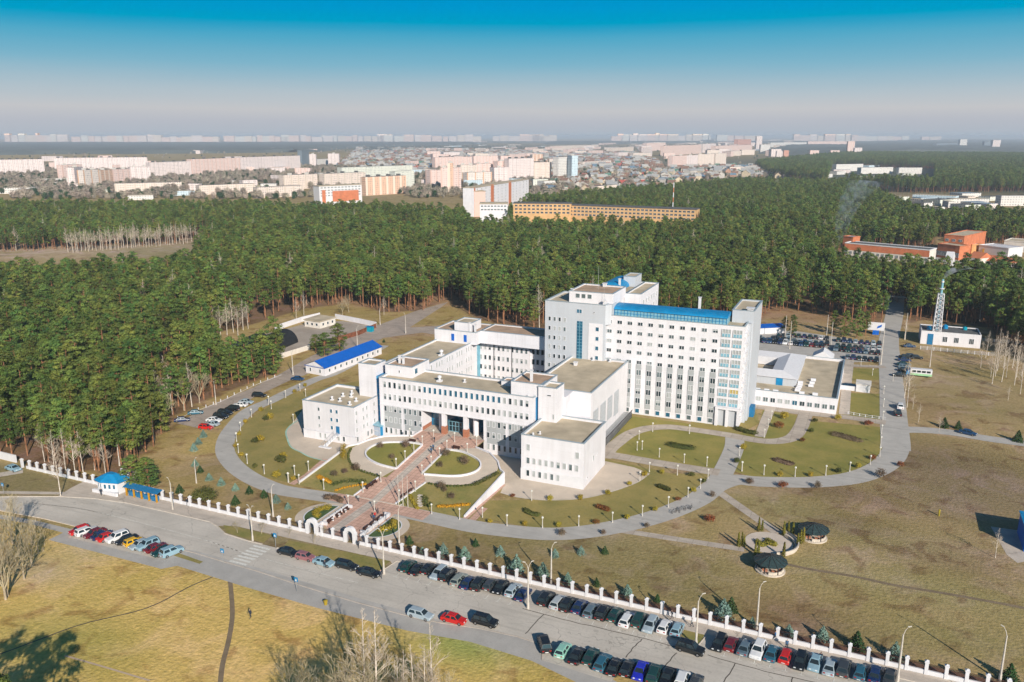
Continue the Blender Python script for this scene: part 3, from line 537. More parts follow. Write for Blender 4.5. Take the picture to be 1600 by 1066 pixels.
# ================================================================ THE HOSPITAL
def block(parent, name, u0, v0, u1, v1, z0, z1, wall='white_plaster', roof='roof_felt', par=.55, cop='coping', label=None):
    """walls with a parapet; the roof and the metal coping are pieces of it"""
    t_ = .3; r = z1-par; mb = MB()
    mb.add([(u0,v0,z0),(u1,v0,z0),(u1,v1,z0),(u0,v1,z0),(u0,v0,z1),(u1,v0,z1),(u1,v1,z1),(u0,v1,z1)], [(0,1,5,4),(1,2,6,5),(2,3,7,6),(3,0,4,7)])
    mb.add([(u0+t_,v0+t_,r-.05),(u1-t_,v0+t_,r-.05),(u1-t_,v1-t_,r-.05),(u0+t_,v1-t_,r-.05),(u0+t_,v0+t_,z1),(u1-t_,v0+t_,z1),(u1-t_,v1-t_,z1),(u0+t_,v1-t_,z1)], [(4,5,1,0),(5,6,2,1),(6,7,3,2),(7,4,0,3)])
    o = mb.build(name, wall, parent); 
    rf = MB().box(u0+t_-.05, v0+t_-.05, r-.25, u1-t_+.05, v1-t_+.05, r).build('roof', roof, o)
    c = MB(); e = .12
    for a in ((u0-e,v0-e,u1+e,v0+t_+.05),(u0-e,v1-t_-.05,u1+e,v1+e),(u0-e,v0+t_+.05,u0+t_+.05,v1-t_-.05),(u1-t_-.05,v0+t_+.05,u1+e,v1-t_-.05)): c.box(a[0],a[1],z1-.02,a[2],a[3],z1+.1)
    c.build('coping', cop, o)
    if label: o['label'] = label
    return o
# window prototypes: a frame bar round one or two panes, built facing -y about the origin
WIN = {}
def win_mesh(w_, h_, glass, panes=1, fr='frame_white', half=None):
    key = (w_, h_, glass, panes, fr, half)
    if key in WIN: return WIN[key]
    mb = MB(); f = .09; d = .10
    for a in ((-w_/2-f,-h_/2-f,w_/2+f,-h_/2),(-w_/2-f,h_/2,w_/2+f,h_/2+f),(-w_/2-f,-h_/2,-w_/2,h_/2),(w_/2,-h_/2,w_/2+f,h_/2)): mb.box(a[0],-d,a[1],a[2],.02,a[3],0)
    for k in range(1, panes): x = -w_/2+w_*k/panes; mb.box(x-.05,-d*.8,-h_/2,x+.05,.02,h_/2,0)
    if half: mb.box(-w_/2,-.03,-h_/2,w_/2,.02,0,1); mb.box(-w_/2,-.035,0.02,w_/2,.02,h_/2,2)
    else: mb.box(-w_/2,-.03,-h_/2,w_/2,.02,h_/2,1)
    me = bpy.data.meshes.new('window'); me.from_pydata(mb.v, [], mb.f)
    for m in [fr, glass]+([half] if half else []): me.materials.append(MATS[m])
    me.polygons.foreach_set('material_index', mb.m); me.update(); WIN[key] = me; return me
WQ = {}                                                 # per building: windows waiting to be placed
def win(b, parent, x, y, z, rz, w_, h_, glass, panes=1, half=None): WQ.setdefault(b, []).append((parent, x, y, z, rz, w_, h_, glass, panes, half))
def place_windows(b, root, limit=98):
    L = WQ[b]; L.sort(key=lambda q: (dist(q[1], q[2])/(q[5]*q[6])**.5) * (1 if -.1 < q[4] < .1 or q[4] > 1 else 3))
    o3 = ORG[root.name]
    for p, x, y, z, rz, w_, h_, g, n_, hf in L[:limit]:
        o = bpy.data.objects.new('window', win_mesh(w_, h_, g, n_, half=hf)); C.objects.link(o); o.location = (x-o3.x, y-o3.y, z-o3.z); o.rotation_euler = (0,0,rz); o.parent = p
    if L[limit:]:
        names = []; VS = []; FS = []; MI = []
        for p, x, y, z, rz, w_, h_, g, n_, hf in L[limit:]:
            me = win_mesh(w_, h_, g, n_, half=hf); R = Matrix.Rotation(rz, 4, 'Z'); base = len(VS)
            VS += [tuple(R @ v.co + Vector((x-o3.x,y-o3.y,z-o3.z))) for v in me.vertices]; sl = []
            for m in me.materials:
                if m.name not in names: names.append(m.name)
                sl.append(names.index(m.name))
            for q in me.polygons: FS.append(tuple(i+base for i in q.vertices)); MI.append(sl[q.material_index])
        me = bpy.data.meshes.new('windows'); me.from_pydata(VS, [], FS)
        for nm in names: me.materials.append(bpy.data.materials[nm])
        me.polygons.foreach_set('material_index', MI); o = bpy.data.objects.new('windows', me); C.objects.link(o); o.parent = root; o['kind'] = 'stuff'
R_ = PI/2; rw = random.Random(5)
def rg(*w): return rw.choices(['glass_dark','glass_mid','glass_pale'], w)[0]

low = thing('hospital_building', 'low white hospital block with pillared entrance, side wings and flat roofs', 'hospital building', (24,9,0))
# A: small four-storey wing at the left
A = block(low, 'wing_wall', -16.9, 0, -.3, 16, 0, 10.6, par=.6)
block(low, 'wing_wall', -17.02, -.12, -.18, .3, -.1, 2.3, par=.02, roof='white_plaster', cop='white_plaster')
for z in (8.7,6.3,4.0): win('low', A, -11.6, 0, z, 0, .6, .9, rg(2,1,1)); win('low', A, -7.6, 0, z, 0, .65, .95, 'glass_blue'); (z > 4.2) and win('low', A, -5.8, 0, z, 0, .65, .95, 'glass_blue')
for x in (-11.4,-9.8,-5.5,-3.8): win('low', A, x, -.12, 1.35, 0, .6, 1.3, rg(1,1,1))
for z in (8.8,6.5,4.1):
    for y in (.9,4.1,5.8,9.4): win('low', A, -.3, y, z, R_, .7, 1.0, 'glass_pale')
for y in (.9,5.8,7.6): win('low', A, -.18, y, 1.5, R_, .6, 1.3, 'glass_mid')
MB().box(-6.3,-.08,2.6,-5.2,.02,4.6).build('door', 'blue_paint', A)
sb = MB(); sb.add([(-7.9,-4.2,.1),(-6.9,-4.2,.1),(-5.2,-1.2,2.5),(-6.2,-1.2,2.5),(-7.9,-4.2,-.2),(-6.9,-4.2,-.2),(-5.2,-1.2,2.2),(-6.2,-1.2,2.2)], [(0,1,2,3),(4,7,6,5),(0,4,5,1),(1,5,6,2),(2,6,7,3),(3,7,4,0)]).box(-6.4,-1.3,2.2,-4.8,0,2.5).box(-8.6,-5.0,0,-5.0,-4.1,.25)
st = sb.build('outside_stair', 'frame_white', A)
rb = MB(); rb.tube((-8,-4.2,1.1),(-6.3,-1.2,3.5),.05); rb.tube((-6.8,-4.2,1.1),(-5.1,-1.2,3.5),.05)
for k in range(6): f = k/5; rb.tube((-8+1.7*f,-4.2+3*f,.1+2.4*f),(-8+1.7*f,-4.2+3*f,1.1+2.4*f),.035); rb.tube((-6.8+1.7*f,-4.2+3*f,.1+2.4*f),(-6.8+1.7*f,-4.2+3*f,1.1+2.4*f),.035)
rb.build('railing', 'metal_grey', A)
def roof_vent(p, x, y, z, s=1.0, m='frame_white'):
    mb = MB(); mb.box(x-.45*s,y-.45*s,z-.02,x+.45*s,y+.45*s,z+.35*s,0); mb.lathe([(.22*s,0),(.22*s,.5*s),(.42*s,.55*s),(.42*s,.85*s),(.1*s,1.0*s)], (x,y,z+.3*s), 8, 0); return mb.build('roof_vent', m, p)
for x, y in ((-10.5,4.6),(-7.8,4.4),(-9.6,8.4),(-7.2,8.9),(-3.8,6.2),(-8.8,11.5),(-3.6,2.9)): roof_vent(A, x, y, 10.0, .9)
# plain stair towers
T1 = block(low, 'stair_tower', -6.0, 11.2, -.5, 16.4, 0, 19.4, par=.4)
# glazed joint between A and F, and the blue porch below it
J = MB().box(-.5, 11.5, 0, 1.95, 16, 16.2).build('glazed_link', 'sky_blue_metal', low)
mb = MB()
for z in np.arange(1.5, 16, 1.6): mb.box(-.52, 11.42, z, 1.93, 11.5, z+.12)
mb.build('mullion', 'pale_blue_glaze', J)
P = MB().prism([(-.1,8.9),(2.2,8.1),(2.9,10.4),(1.6,11.5),(-.1,11.5)], 0, 3.0).build('glass_porch', 'sky_blue_metal', low)
MB().prism([(-.4,8.5),(2.4,7.7),(3.3,10.5),(1.6,11.8),(-.4,11.8)], 3.0, [3.1,3.1,3.1,3.5,3.5]).build('porch_roof', 'pale_blue_glaze', P)
mb = MB()
for k in range(6): f = k/5; x = -.1+2.3*f; y = 8.9-.8*f; mb.box(x-.06,y-.12,0,x+.06,y,3.0)
mb.box(-.1,8.35,1.5,2.2,8.45,1.6); mb.build('mullion', 'frame_white', P)
# F: the entrance front, a bridge on pillars
Ff = MB()
F = block(low, 'front_wall', 1.9, 9.1, 47.0, 20.4, 9.0, 16.8, par=.55)
for nm, a in (('lower_wall',(1.9,9.1,15.0,20.3)),('lower_wall',(33.1,9.1,47.0,20.3)),('lower_wall',(15.0,14.3,33.1,20.3))):
    MB().box(a[0],a[1],0,a[2],a[3],9.0).build(nm, 'white_plaster', low)
gp = []
for x0, x1 in ((3.3,8.5),(9.6,14.6),(34.1,39.3),(40.3,43.9),(44.6,46.4)): MB().box(x0, 8.92 if False else 9.03, 2.9, x1, 9.14, 9.0).build('grey_panel', 'grey_panel', F)
MB().box(1.9,8.98,9.05,47.0,9.12,9.3).build('string_course', 'frame_white', F)
for i in range(28):
    u = 3.7+1.54*i; w2 = i in range(8,23)
    win('low', F, u, 9.1, 15.0, 0, .72, 1.55, 'glass_blue' if w2 else rg(3,2,2), 1, None if w2 or rw.random() < .5 else 'glass_pale')
    win('low', F, u, 9.1, 11.6, 0, .72, 1.55, rg(3,2,2), 1, None if rw.random() < .6 else 'glass_pale')
    if u < 15 or u > 33.6:
        if u in () : continue
        for z in (8.2,5.2): win('low', F, u, 9.03, z, 0, .72, 1.4, rg(2,1,1), 1, None if rw.random() < .5 else 'glass_pale')
        win('low', F, u, 9.1, 2.0, 0, .6, 1.5, rg(3,1,1))
for x in (21.4, 27.8):
    p = MB().box(x-.55,9.1,5.6,x+.55,10.2,9.0).build('pillar', 'white_plaster', low); MB().box(x-.65,9.0,3.4,x+.65,10.3,5.6).build('pillar_base', 'brick_red', p)
for x0, x1 in ((15.2,20.0),(28.6,32.9)):
    g = MB().box(x0,14.1,3.5,x1,14.28,8.9).build('glass_wall', 'glass_blue', low); mb = MB()
    for k in range(5): mb.box(x0+(x1-x0)*k/4-.05,14.0,3.5,x0+(x1-x0)*k/4+.05,14.1,8.9)
    for z in (5.2,7.0): mb.box(x0,14.02,z,x1,14.1,z+.1)
    mb.build('mullion', 'sky_blue_metal', g)
g = MB().box(20.4,13.4,3.5,28.2,14.28,8.9).build('glass_wall', 'glass_blue', low)
v_ = MB().box(21.6,11.8,3.45,25.6,13.4,6.3).build('entrance_vestibule', 'glass_dark', low); mb = MB()
for k in range(5): mb.box(21.6+k-.06,11.7,3.45,21.6+k+.06,11.8,6.3)
for z in (3.5,5.0,6.2): mb.box(21.6,11.72,z,25.6,11.8,z+.12)
mb.build('door_frame', 'pale_blue_glaze', v_)
MB().lathe([(.75,3.4),(.75,8.95)], (29.6,11.8,0), 16).build('round_column', 'white_plaster', low, smooth=False); MB().lathe([(.75,3.4),(.75,8.95)], (19.2,12.2,0), 16).build('round_column', 'white_plaster', low)
MB().box(14.7,9.15,3.3,15.05,14.3,4.5).build('brick_plinth', 'brick_red', low)
# penthouses over F
PH = block(low, 'penthouse', 1.5, 13.0, 10.0, 22.3, 16.3, 19.4, roof='roof_brown', par=.35); win('low', PH, 10.0, 15.0, 17.9, R_, 1.5, 1.4, 'glass_blue'); win('low', PH, 6.0, 13.0, 17.8, 0, .3, .6, 'glass_dark')
def chimney(p, x, y, z, h, w_=.5): return MB().box(x-w_/2,y-w_/2,z,x+w_/2,y+w_/2,z+h).box(x-w_*.7,y-w_*.7,z+h,x+w_*.7,y+w_*.7,z+h+.15).build('roof_stack', 'frame_white', p)
chimney(PH, 4.0, 16.5, 19, 2.2); chimney(PH, 5.4, 16.2, 19, 1.8)
PK = block(low, 'penthouse', 40.2, 10.6, 49.0, 20.4, 16.3, 19.9, roof='roof_brown', par=.35); chimney(PK, 44.6, 13.5, 19.4, 3.0, .6)
block(low, 'penthouse', 34.6, 17.0, 40.0, 20.4, 16.3, 17.6, roof='roof_brown', par=.3)
roof_vent(F, 18.0, 13.6, 16.2, 1.4, 'frame_white'); roof_vent(F, 24.5, 15.6, 16.2, .8); roof_vent(F, 45.2, 10.0, 16.2, .7)
T2 = block(low, 'stair_tower', 47.9, 10.0, 52.8, 15.2, 0, 19.6, par=.4)
MB().box(47.0,10.5,0,47.9,14.5,16.5).build('glazed_link', 'blue_paint', low)
win('low', T2, 50.8, 10.0, 17.6, 0, 1.0, .25, 'glass_dark'); win('low', T2, 52.0, 10.0, 12.2, 0, .4, 1.2, 'glass_pale')
# D: the front right wing
D = block(low, 'wing_wall', 48.6, -2.4, 64.3, 14.2, 0, 11.3, par=.6)
MB().box(48.5,-2.5,0,64.4,-2.41,2.9).build('plinth', 'frame_white', D)
win('low', D, 50.4, -2.4, 8.3, 0, .75, 1.5, 'glass_pale'); win('low', D, 62.7, -2.4, 8.2, 0, .75, 1.5, 'glass_pale')
for i in range(9): win('low', D, 50.4+1.53*i, -2.4, 5.0, 0, .72, 1.45, rg(2,2,2), 1, 'glass_pale' if rw.random() < .5 else None)
for i in range(6): win('low', D, 50.4+1.53*i, -2.5, 1.85, 0, .72, 1.45, rg(1,2,2))
win('low', D, 64.3, 4.6, 5.3, R_, 1.0, 1.3, 'glass_pale'); win('low', D, 64.3, 7.3, 5.2, R_, .5, .5, 'glass_pale'); win('low', D, 64.3, .3, 2.0, R_, .5, .4, 'glass_dark')
roof_vent(D, 51.0, -.9, 10.7, .7); roof_vent(D, 52.0, 1.0, 10.7, .6)
# H: the hall between
H = block(low, 'hall_wall', 41.0, 21.0, 58.2, 54.6, 0, 16.0, par=.5)
MB().box(47.0,15.2,0,53.2,21.0,15.9).build('hall_wall', 'white_plaster', low)
MB().box(53.0,14.2,0,58.1,21.0,9.5).build('hall_wall', 'white_plaster', low)
for y0, y1, zt, zb_ in ((22.8,26.6,10.4,6.0),(28.9,33.1,10.4,4.6),(35.3,39.2,10.3,4.0),(41.5,45.4,10.2,3.2)):
    g = MB().box(58.14,y0,zb_,58.26,y1,zt).build('hall_window', 'light_grey_panel', H); mb = MB()
    for k in range(5): y = y0+(y1-y0)*k/4; mb.box(58.26,y-.05,zb_,58.32,y+.05,zt)
    for z in np.arange(zb_, zt, 1.0): mb.box(58.26,y0,z,58.30,y1,z+.07)
    mb.build('mullion', 'metal_grey', g)
chimney(H, 45, 46, 15.4, 1.0, .9); roof_vent(H, 48, 53, 15.5, .9); roof_vent(H, 53, 53.5, 15.5, .8)
rp = MB().box(58.3,26,0,60.6,52,1.3).build('basement_ramp', 'metal_grey', H)
mb = MB()
for y in np.arange(26,52,1.1): mb.box(60.6,y,0,60.75,y+.12,2.2)
mb.box(60.6,26,2.15,60.75,52,2.3); mb.build('railing', 'dark_iron', rp)
# W1, W2: the wings round the inner court
W1 = block(low, 'back_wing_wall', -4.9, 20.3, 7.5, 62, 0, 16.7, par=.5)
for y in (31,32.6,34.2,37.4,39,40.6,43.8,45.3,46.9,50.1,51.7,53.3,27.8,26.2):
    for z in (15.2,11.9,8.6,5.3): win('low', W1, 7.5, y, z, R_, .7, 1.45, 'glass_pale')
W2 = block(low, 'back_wing_wall', 7.5, 59, 25.1, 75, 0, 16.6, par=.5)
W3 = MB().box(25.1,60.2,0,32,75,15.9).build('back_wing_wall', 'white_plaster', low)
for i in range(11):
    for z, h_ in ((14.3,1.4),(11.0,1.4),(7.8,1.4),(4.8,.8)): win('low', W2, 8.3+1.58*i, 59, z, 0, .72, h_, rg(1,2,2), 1, 'glass_pale' if rw.random() < .3 else None)
for x in (26,27.5,29.1): [win('low', W3, x, 60.2, z, 0, .85, 1.6, 'glass_dark') for z in (14.2,10.9,7.5)]
mb = MB(); [mb.tube((x,58.85,1),(x,58.85,16.2),.1,n=5) for x in (12.95,19.2)]; mb.build('drainpipe', 'dark_iron', W2)
g = MB().box(7.52,58.7,2,8.0,59,16.0).box(7.4,57.6,2,7.62,58.9,16.0).build('corner_glazing', 'pale_blue_glaze', W2)
block(low, 'penthouse', -5.4, 53.3, 9.5, 66, 16.2, 20.2, roof='roof_brown', par=.3)
PC = low.children[-1]
for x in (1.2,5.6): MB().box(x-.5,53.2,16.9,x+.5,53.32,19.1).build('door', 'blue_roof', PC)
block(low, 'penthouse', 9.5, 56.6, 32, 67, 16.1, 20.2, roof='roof_brown', par=.3)
block(low, 'penthouse', 1.2, 54.5, 7.2, 61.5, 20.0, 22.8, roof='roof_felt', par=.25)
chimney(PC, 6.6, 54.6, 19.9, 3.0); chimney(PC, 8.6, 54.4, 19.9, 2.6)
roof_vent(W1, 5.6, 37.5, 16.2, 1.5); roof_vent(W2, 16.5, 60.2, 16.1, .7)
place_windows('low', low)

# ---------------------------------------------------------------- the ward block
tw = thing('ward_block', 'tall white ten-storey ward block with blue rooftop gallery and grey stair wing', 'hospital building', (70,60,0))
T = block(tw, 'wall', 50.5, 55.2, 90.6, 71, 0, 29.2, par=.5)
V0 = 55.2
for i in range(11):
    u = 52.1+3.06*i
    for j in range(10):
        z = 27.3-2.86*j
        if j == 9: win('tw', T, u, V0-(.06 if i > 1 else 0), 1.1, 0, 1.15, 1.2, 'glass_blue' if rw.random() < .7 else 'glass_mid'); continue
        if i < 2 and j > 6: continue
        hgt = .95 if j < 5 else 1.5
        win('tw', T, u+(.0 if j < 4 else .05), V0-(.12 if j > 4 and i > 1 else 0), z-(.15 if j > 4 else 0), 0, 1.3, hgt, rg(5,2,1), 2, rw.choice([None,None,None,None,'glass_pale','glass_mid']))
    if i > 1: MB().box(u-.85,V0-.1,2.0,u+.8,V0+.02,15.3).build('grey_panel', 'grey_panel', T)
MB().box(56.5,V0-.08,0,84.4,V0+.0,.45).build('plinth', 'frame_white', T)
for k in range(2):                                                     # two columns of blue balconies at the corner
    x0 = (84.5, 87.6)[k]; x1 = x0+2.4
    for j in range(8):
        z = 26.3-2.86*j
        b_ = MB().box(x0,V0-.10,z-.35,x1,V0+.02,z+1.75).build('balcony', 'glass_pale' if not (k == 1 and j == 6) else 'curtain', T)
        mb = MB().box(x0,V0-.2,z-.35,x1,V0-.1,z+.55); mb.build('parapet', 'pale_blue_glaze', b_)
        mb = MB()
        for q in range(4): xx = x0+(x1-x0)*q/3; mb.box(xx-.06,V0-.22,z-.35,xx+.06,V0-.1,z+1.75)
        mb.box(x0,V0-.22,z+.55,x1,V0-.1,z+.65); mb.build('balcony_frame', 'frame_white', b_)
pp = MB().box(84.2,V0-.05,0,90.62,V0+.02,4.9).build('porch_recess', 'light_grey_panel', T)
for x in (84.0,86.9,90.0): MB().box(x,V0-.7,0,x+.75,V0-.06,5.2).build('pillar', 'white_plaster', T)
MB().box(84.0,V0-.75,5.0,90.8,V0-.05,5.6).build('porch_lintel', 'white_plaster', T)
# side: white balcony edges then a tall grey wall
mb = MB().box(90.6,60,0,91.5,63,29); mb.build('side_wall', 'light_grey_panel', T)
for j in range(9): MB().box(90.6,56.0,26.0-2.86*j,91.2,59.6,27.0-2.86*j).build('side_balcony', 'frame_white', T)
E_ = block(tw, 'end_wall', 85.9, 62.2, 91.9, 79, 0, 32.3, wall='light_grey_panel', par=.4)
MB().box(91.4,66.0,0,93.2,69.5,3.0).build('side_porch', 'blue_paint', E_)
# blue vaulted gallery on the roof
gl = MB().box(52.8,57.6,28.7,85.2,58.0,30.75).build('gallery_wall', 'pale_blue_glaze', tw)
mb = MB()
for k in range(34): x = 52.8+32.4*k/33; mb.box(x-.06,57.5,28.7,x+.06,57.6,30.7)
mb.box(52.8,57.5,29.5,85.2,57.6,29.6); mb.build('mullion', 'sky_blue_metal', gl)
mb = MB(); prof = [(57.2+4.2*(1-math.cos(a))/2*2, 30.6+1.05*math.sin(a)) for a in np.linspace(0, PI, 14)]
for a in range(13):
    (y0,z0),(y1,z1) = prof[a], prof[a+1]; mb.add([(52.5,y0,z0),(85.5,y0,z0),(85.5,y1,z1),(52.5,y1,z1)], [(0,1,2,3)])
for x in (52.5,85.5): mb.add([(x,y,z) for y, z in prof], [tuple(range(14)) if x < 60 else tuple(range(14))[::-1]])
mb.build('gallery_roof', 'sky_blue_metal', tw)
mb = MB().box(52.8,65.2,28.7,85.2,65.6,30.9).box(52.7,57.9,28.7,52.9,65.4,30.9).box(85.1,57.9,28.7,85.3,65.4,30.9); mb.build('gallery_wall', 'pale_blue_glaze', tw)
chimney(T, 75.2, 69.5, 28.7, 5.0, .7); chimney(E_, 90.6, 64.0, 32, .8, 1.6)
# grey stair wing
Gw = block(tw, 'stair_wing_wall', 32.4, 53.6, 51.2, 70, 0, 32.3, wall='light_grey_panel', par=.5)
MB().prism([(51.2,53.6),(52.6,55.15),(52.6,60),(51.2,60)], 26.4, 32.3).build('wall', 'light_grey_panel', Gw)
MB().box(46.2,53.52,0,50.6,53.62,26.6).build('white_bay', 'white_plaster', Gw)
for j in range(8):
    for x in (33.9,35.5,37.1,38.7): win('tw', Gw, x, 53.6, 26.9-2.86*j, 0, .65, 1.15, rg(2,1,2))
mb = MB().box(42.6,53.48,9,44.3,53.62,26.9); g = mb.build('stair_window', 'glass_blue', Gw); mb = MB()
for z in np.arange(9,27,.95): mb.box(42.6,53.4,z,44.3,53.48,z+.08)
mb.box(43.4,53.4,9,43.5,53.48,26.9); mb.build('mullion', 'pale_blue_glaze', g)
for z in (25.0,22.1,19.2,16.3): win('tw', Gw, 48.9, 53.52, z, 0, .9, 1.1, 'glass_blue')
win('tw', Gw, 43.2, 53.6, 29.9, 0, 1.5, 1.1, 'glass_blue', 2); win('tw', Gw, 47.8, 53.6, 29.9, 0, .3, .3, 'glass_dark')
G2 = block(tw, 'penthouse', 38.9, 56.6, 52.4, 70, 31.8, 35.2, roof='roof_brown', par=.35)
for x in (41.6,43.4,45.3): win('tw', G2, x, 56.6, 33.9, 0, 1.2, 1.2, 'glass_mid')
chimney(Gw, 38.5, 60, 32, 3.2, .55); chimney(Gw, 50.6, 54.8, 31.9, 1.6, .6); chimney(G2, 46, 69, 34.9, 1.0, 1.0)
MB().tube((45.5,64,34.9),(45.5,64,42),.06,.03,5).build('antenna', 'metal_grey', G2); MB().tube((50.2,55.5,32),(50.2,55.5,38),.05,.02,5).build('antenna', 'metal_grey', Gw)
G3 = block(tw, 'rear_wing_wall', 41.0, 70, 52.3, 93, 0, 33.0, par=.4)
G4 = block(tw, 'rear_wing_wall', 52.3, 71, 57.0, 93, 0, 33.0, par=.4)
for j in range(8):
    for y in np.arange(74,92,3.2): win('tw', G4, 57.0, y, 30-2.86*j, R_, 1.2, 1.3, 'glass_pale')
block(tw, 'penthouse', 47.6, 84, 51.5, 91.5, 32.7, 36.0, wall='light_grey_panel', par=.2)
mb = MB(); prof = [(42.0+7.6*(1-math.cos(a))/2, 32.9+2.2*math.sin(a)) for a in np.linspace(0, PI, 14)]
for a in range(13):
    (x0,z0),(x1,z1) = prof[a], prof[a+1]; mb.add([(x0,76,z0),(x1,76,z1),(x1,90,z1),(x0,90,z0)], [(0,1,2,3)])
for y in (76,90): mb.add([(x,y,z) for x, z in prof], [tuple(range(14))])
mb.build('vault_roof', 'sky_blue_metal', tw); chimney(G3, 48.5, 76.5, 32.7, 3.6, .6)
place_windows('tw', tw)

# ---------------------------------------------------------------- the one-storey annex with an inner court
an = thing('annex_building', 'single-storey white annex with flat roof, skylights and a pitched courtyard roof', 'annex', (103,100,0))
AW = block(an, 'wall', 86.0, 78.4, 115.2, 126.5, 0, 4.9, par=.9)
for i in range(13):
    win('an', AW, 88.6+2.12*i, 78.4, 2.1, 0, 1.3, 1.3, rw.choice(['glass_blue','glass_mid','glass_pale','glass_dark']), 2)
place_windows('an', an)
MB().box(114.85,79,3.9,114.93,126,4.85).build('parapet_lining', 'coping', AW)
UB = MB().box(86.3,89.0,3.9,102.6,92.0,6.6).box(99.6,92,3.9,102.6,120,6.6).box(86.3,117,3.9,99.6,120,6.6).build('court_wing_wall', 'light_grey_panel', an)
MB().box(96.6,88.9,4.0,98.6,89.02,6.3).build('door', 'sky_blue_metal', UB)
mb = MB(); a0 = [(84,88.6),(103,88.6),(103,120.4),(84,120.4)]; a1 = [(84,92.4),(98.2,92.4),(98.2,115.6),(84,115.6)]; a2 = [(84,95.4),(94.6,95.4),(94.6,111.6),(84,111.6)]
zz = (6.6, 8.0, 7.0)
for r0, r1, z0, z1 in ((a0,a1,6.6,8.0),(a1,a2,8.0,7.0)):
    for i in range(3): p, q, r, s_ = r0[i], r0[i+1], r1[i+1], r1[i]; mb.add([(*p,z0),(*q,z0),(*r,z1),(*s_,z1)], [(0,1,2,3)])
for i in range(3): p, q = a2[i], a2[i+1]; mb.add([(*q,7.0),(*p,7.0),(*p,4.2),(*q,4.2)], [(0,1,2,3)])
for i in range(3): p, q = a0[i], a0[i+1]; mb.add([(*p,6.45),(*q,6.45),(*q,6.6),(*p,6.6)], [(0,1,2,3)])
mb.build('court_roof', 'frame_white', an)
gb = MB().add([(104.5,126.6,4.9),(111.5,126.6,4.9),(108,126.6,7.0),(104.5,133,4.9),(111.5,133,4.9),(108,133,7.0),(104.5,126.6,0),(111.5,126.6,0),(104.5,133,0),(111.5,133,0)], [(0,1,2),(1,4,5,2),(0,2,5,3),(6,7,1,0),(7,9,4,1),(8,6,0,3)]).build('gable_porch', 'frame_white', an)
def skylight(x, y, l=1.5):
    mb = MB()
    prof = [(-.75*math.cos(a), .15+.75*math.sin(a)) for a in np.linspace(0,PI,9)]; n_ = 9
    mb.add([(x-l/2+.0,y+p[0]*.9,4.0+p[1]) for p in prof]+[(x+l/2,y+p[0]*.9,4.0+p[1]) for p in prof], [(i,i+1,n_+i+1,n_+i) for i in range(n_-1)]+[tuple(range(n_))[::-1], tuple(range(n_,2*n_))])
    mb.build('skylight', 'frame_white', AW)
for x, y in ((89.4,80.4),(92.2,80.4),(94.9,80.5),(97.5,80.7),(103.6,93.4),(103.7,90.8),(103.7,88.4),(103.6,86.2),(103.5,84.4),(107.1,98),(107.0,94.4),(106.9,91),(105.0,81.9),(108.8,82.2)): skylight(x, y, 1.5 if y < 97 or x > 100 else 1.2)
# small entry kiosk and shed east of the annex
ks = thing('garden_kiosk', 'small white kiosk with glass lean-to on the lawn beside the annex', 'kiosk', (*G(1353,612),0))
x, y = G(1337,612); MB().box(x,y,0,x+4.2,y+5.5,2.4).build('wall', 'frame_white', ks); MB().box(x-.2,y-.2,2.4,x+4.4,y+5.7,2.6).build('roof', 'warm_plaster', ks); MB().box(x-7,y+.6,0,x-.1,y+4,1.3).build('glass_lean_to', 'glass_dark', ks); MB().box(x-7.1,y+.4,0,x-.1,y+.55,1.5).build('rail', 'frame_white', ks)
# ================================================================ FENCES, SMALL BUILDINGS, FURNITURE
fe = thing('street_fence', 'long white wall with white posts and rusty iron railings along the street pavement', 'fence', (40,FENCE_V,0))
def fence_run(u0, u1):
    MB().box(u0,FENCE_V-.15,0,u1,FENCE_V+.15,.72).build('low_wall', 'frame_white', fe)
    mb = MB()
    mb.box(u0,FENCE_V-.03,1.75,u1,FENCE_V+.03,1.8); mb.box(u0,FENCE_V-.03,.85,u1,FENCE_V+.03,.9)
    for x in np.arange(u0+.1, u1, .17): mb.box(x-.012,FENCE_V-.012,.72,x+.012,FENCE_V+.012,1.9)
    mb.build('railing', 'rust_iron', fe)
pm = MB().box(-.25,-.25,0,.25,.25,2.05).box(-.33,-.33,2.05,.33,.33,2.25).add([(-.25,-.25,2.25),(.25,-.25,2.25),(.25,.25,2.25),(-.25,.25,2.25),(0,0,2.5)], [(0,1,4),(1,2,4),(2,3,4),(3,0,4)])
post0 = None
def fence_post(x, y=FENCE_V, par=None, sc=1.0):
    global post0
    par = par or fe; o3 = ORG[par.name]; lc = (x-o3.x, y-o3.y, 0)
    if post0 is None: post0 = pm.build('post', 'frame_white', par, off=(1e-9,0,0)); post0.location = lc; return post0
    o = inst(post0, par, lc); return o
for a, b in ((-66,-38.8),(-31.0,18.6),(21.8,28.0),(31.2,152)): fence_run(a, b)
u = 112.7-2.73*66
while u < 152:
    if not (-38.6 < u < -31.4) and not (18.4 < u < 22.0) and not (27.9 < u < 31.3): fence_post(u)
    u += 2.73
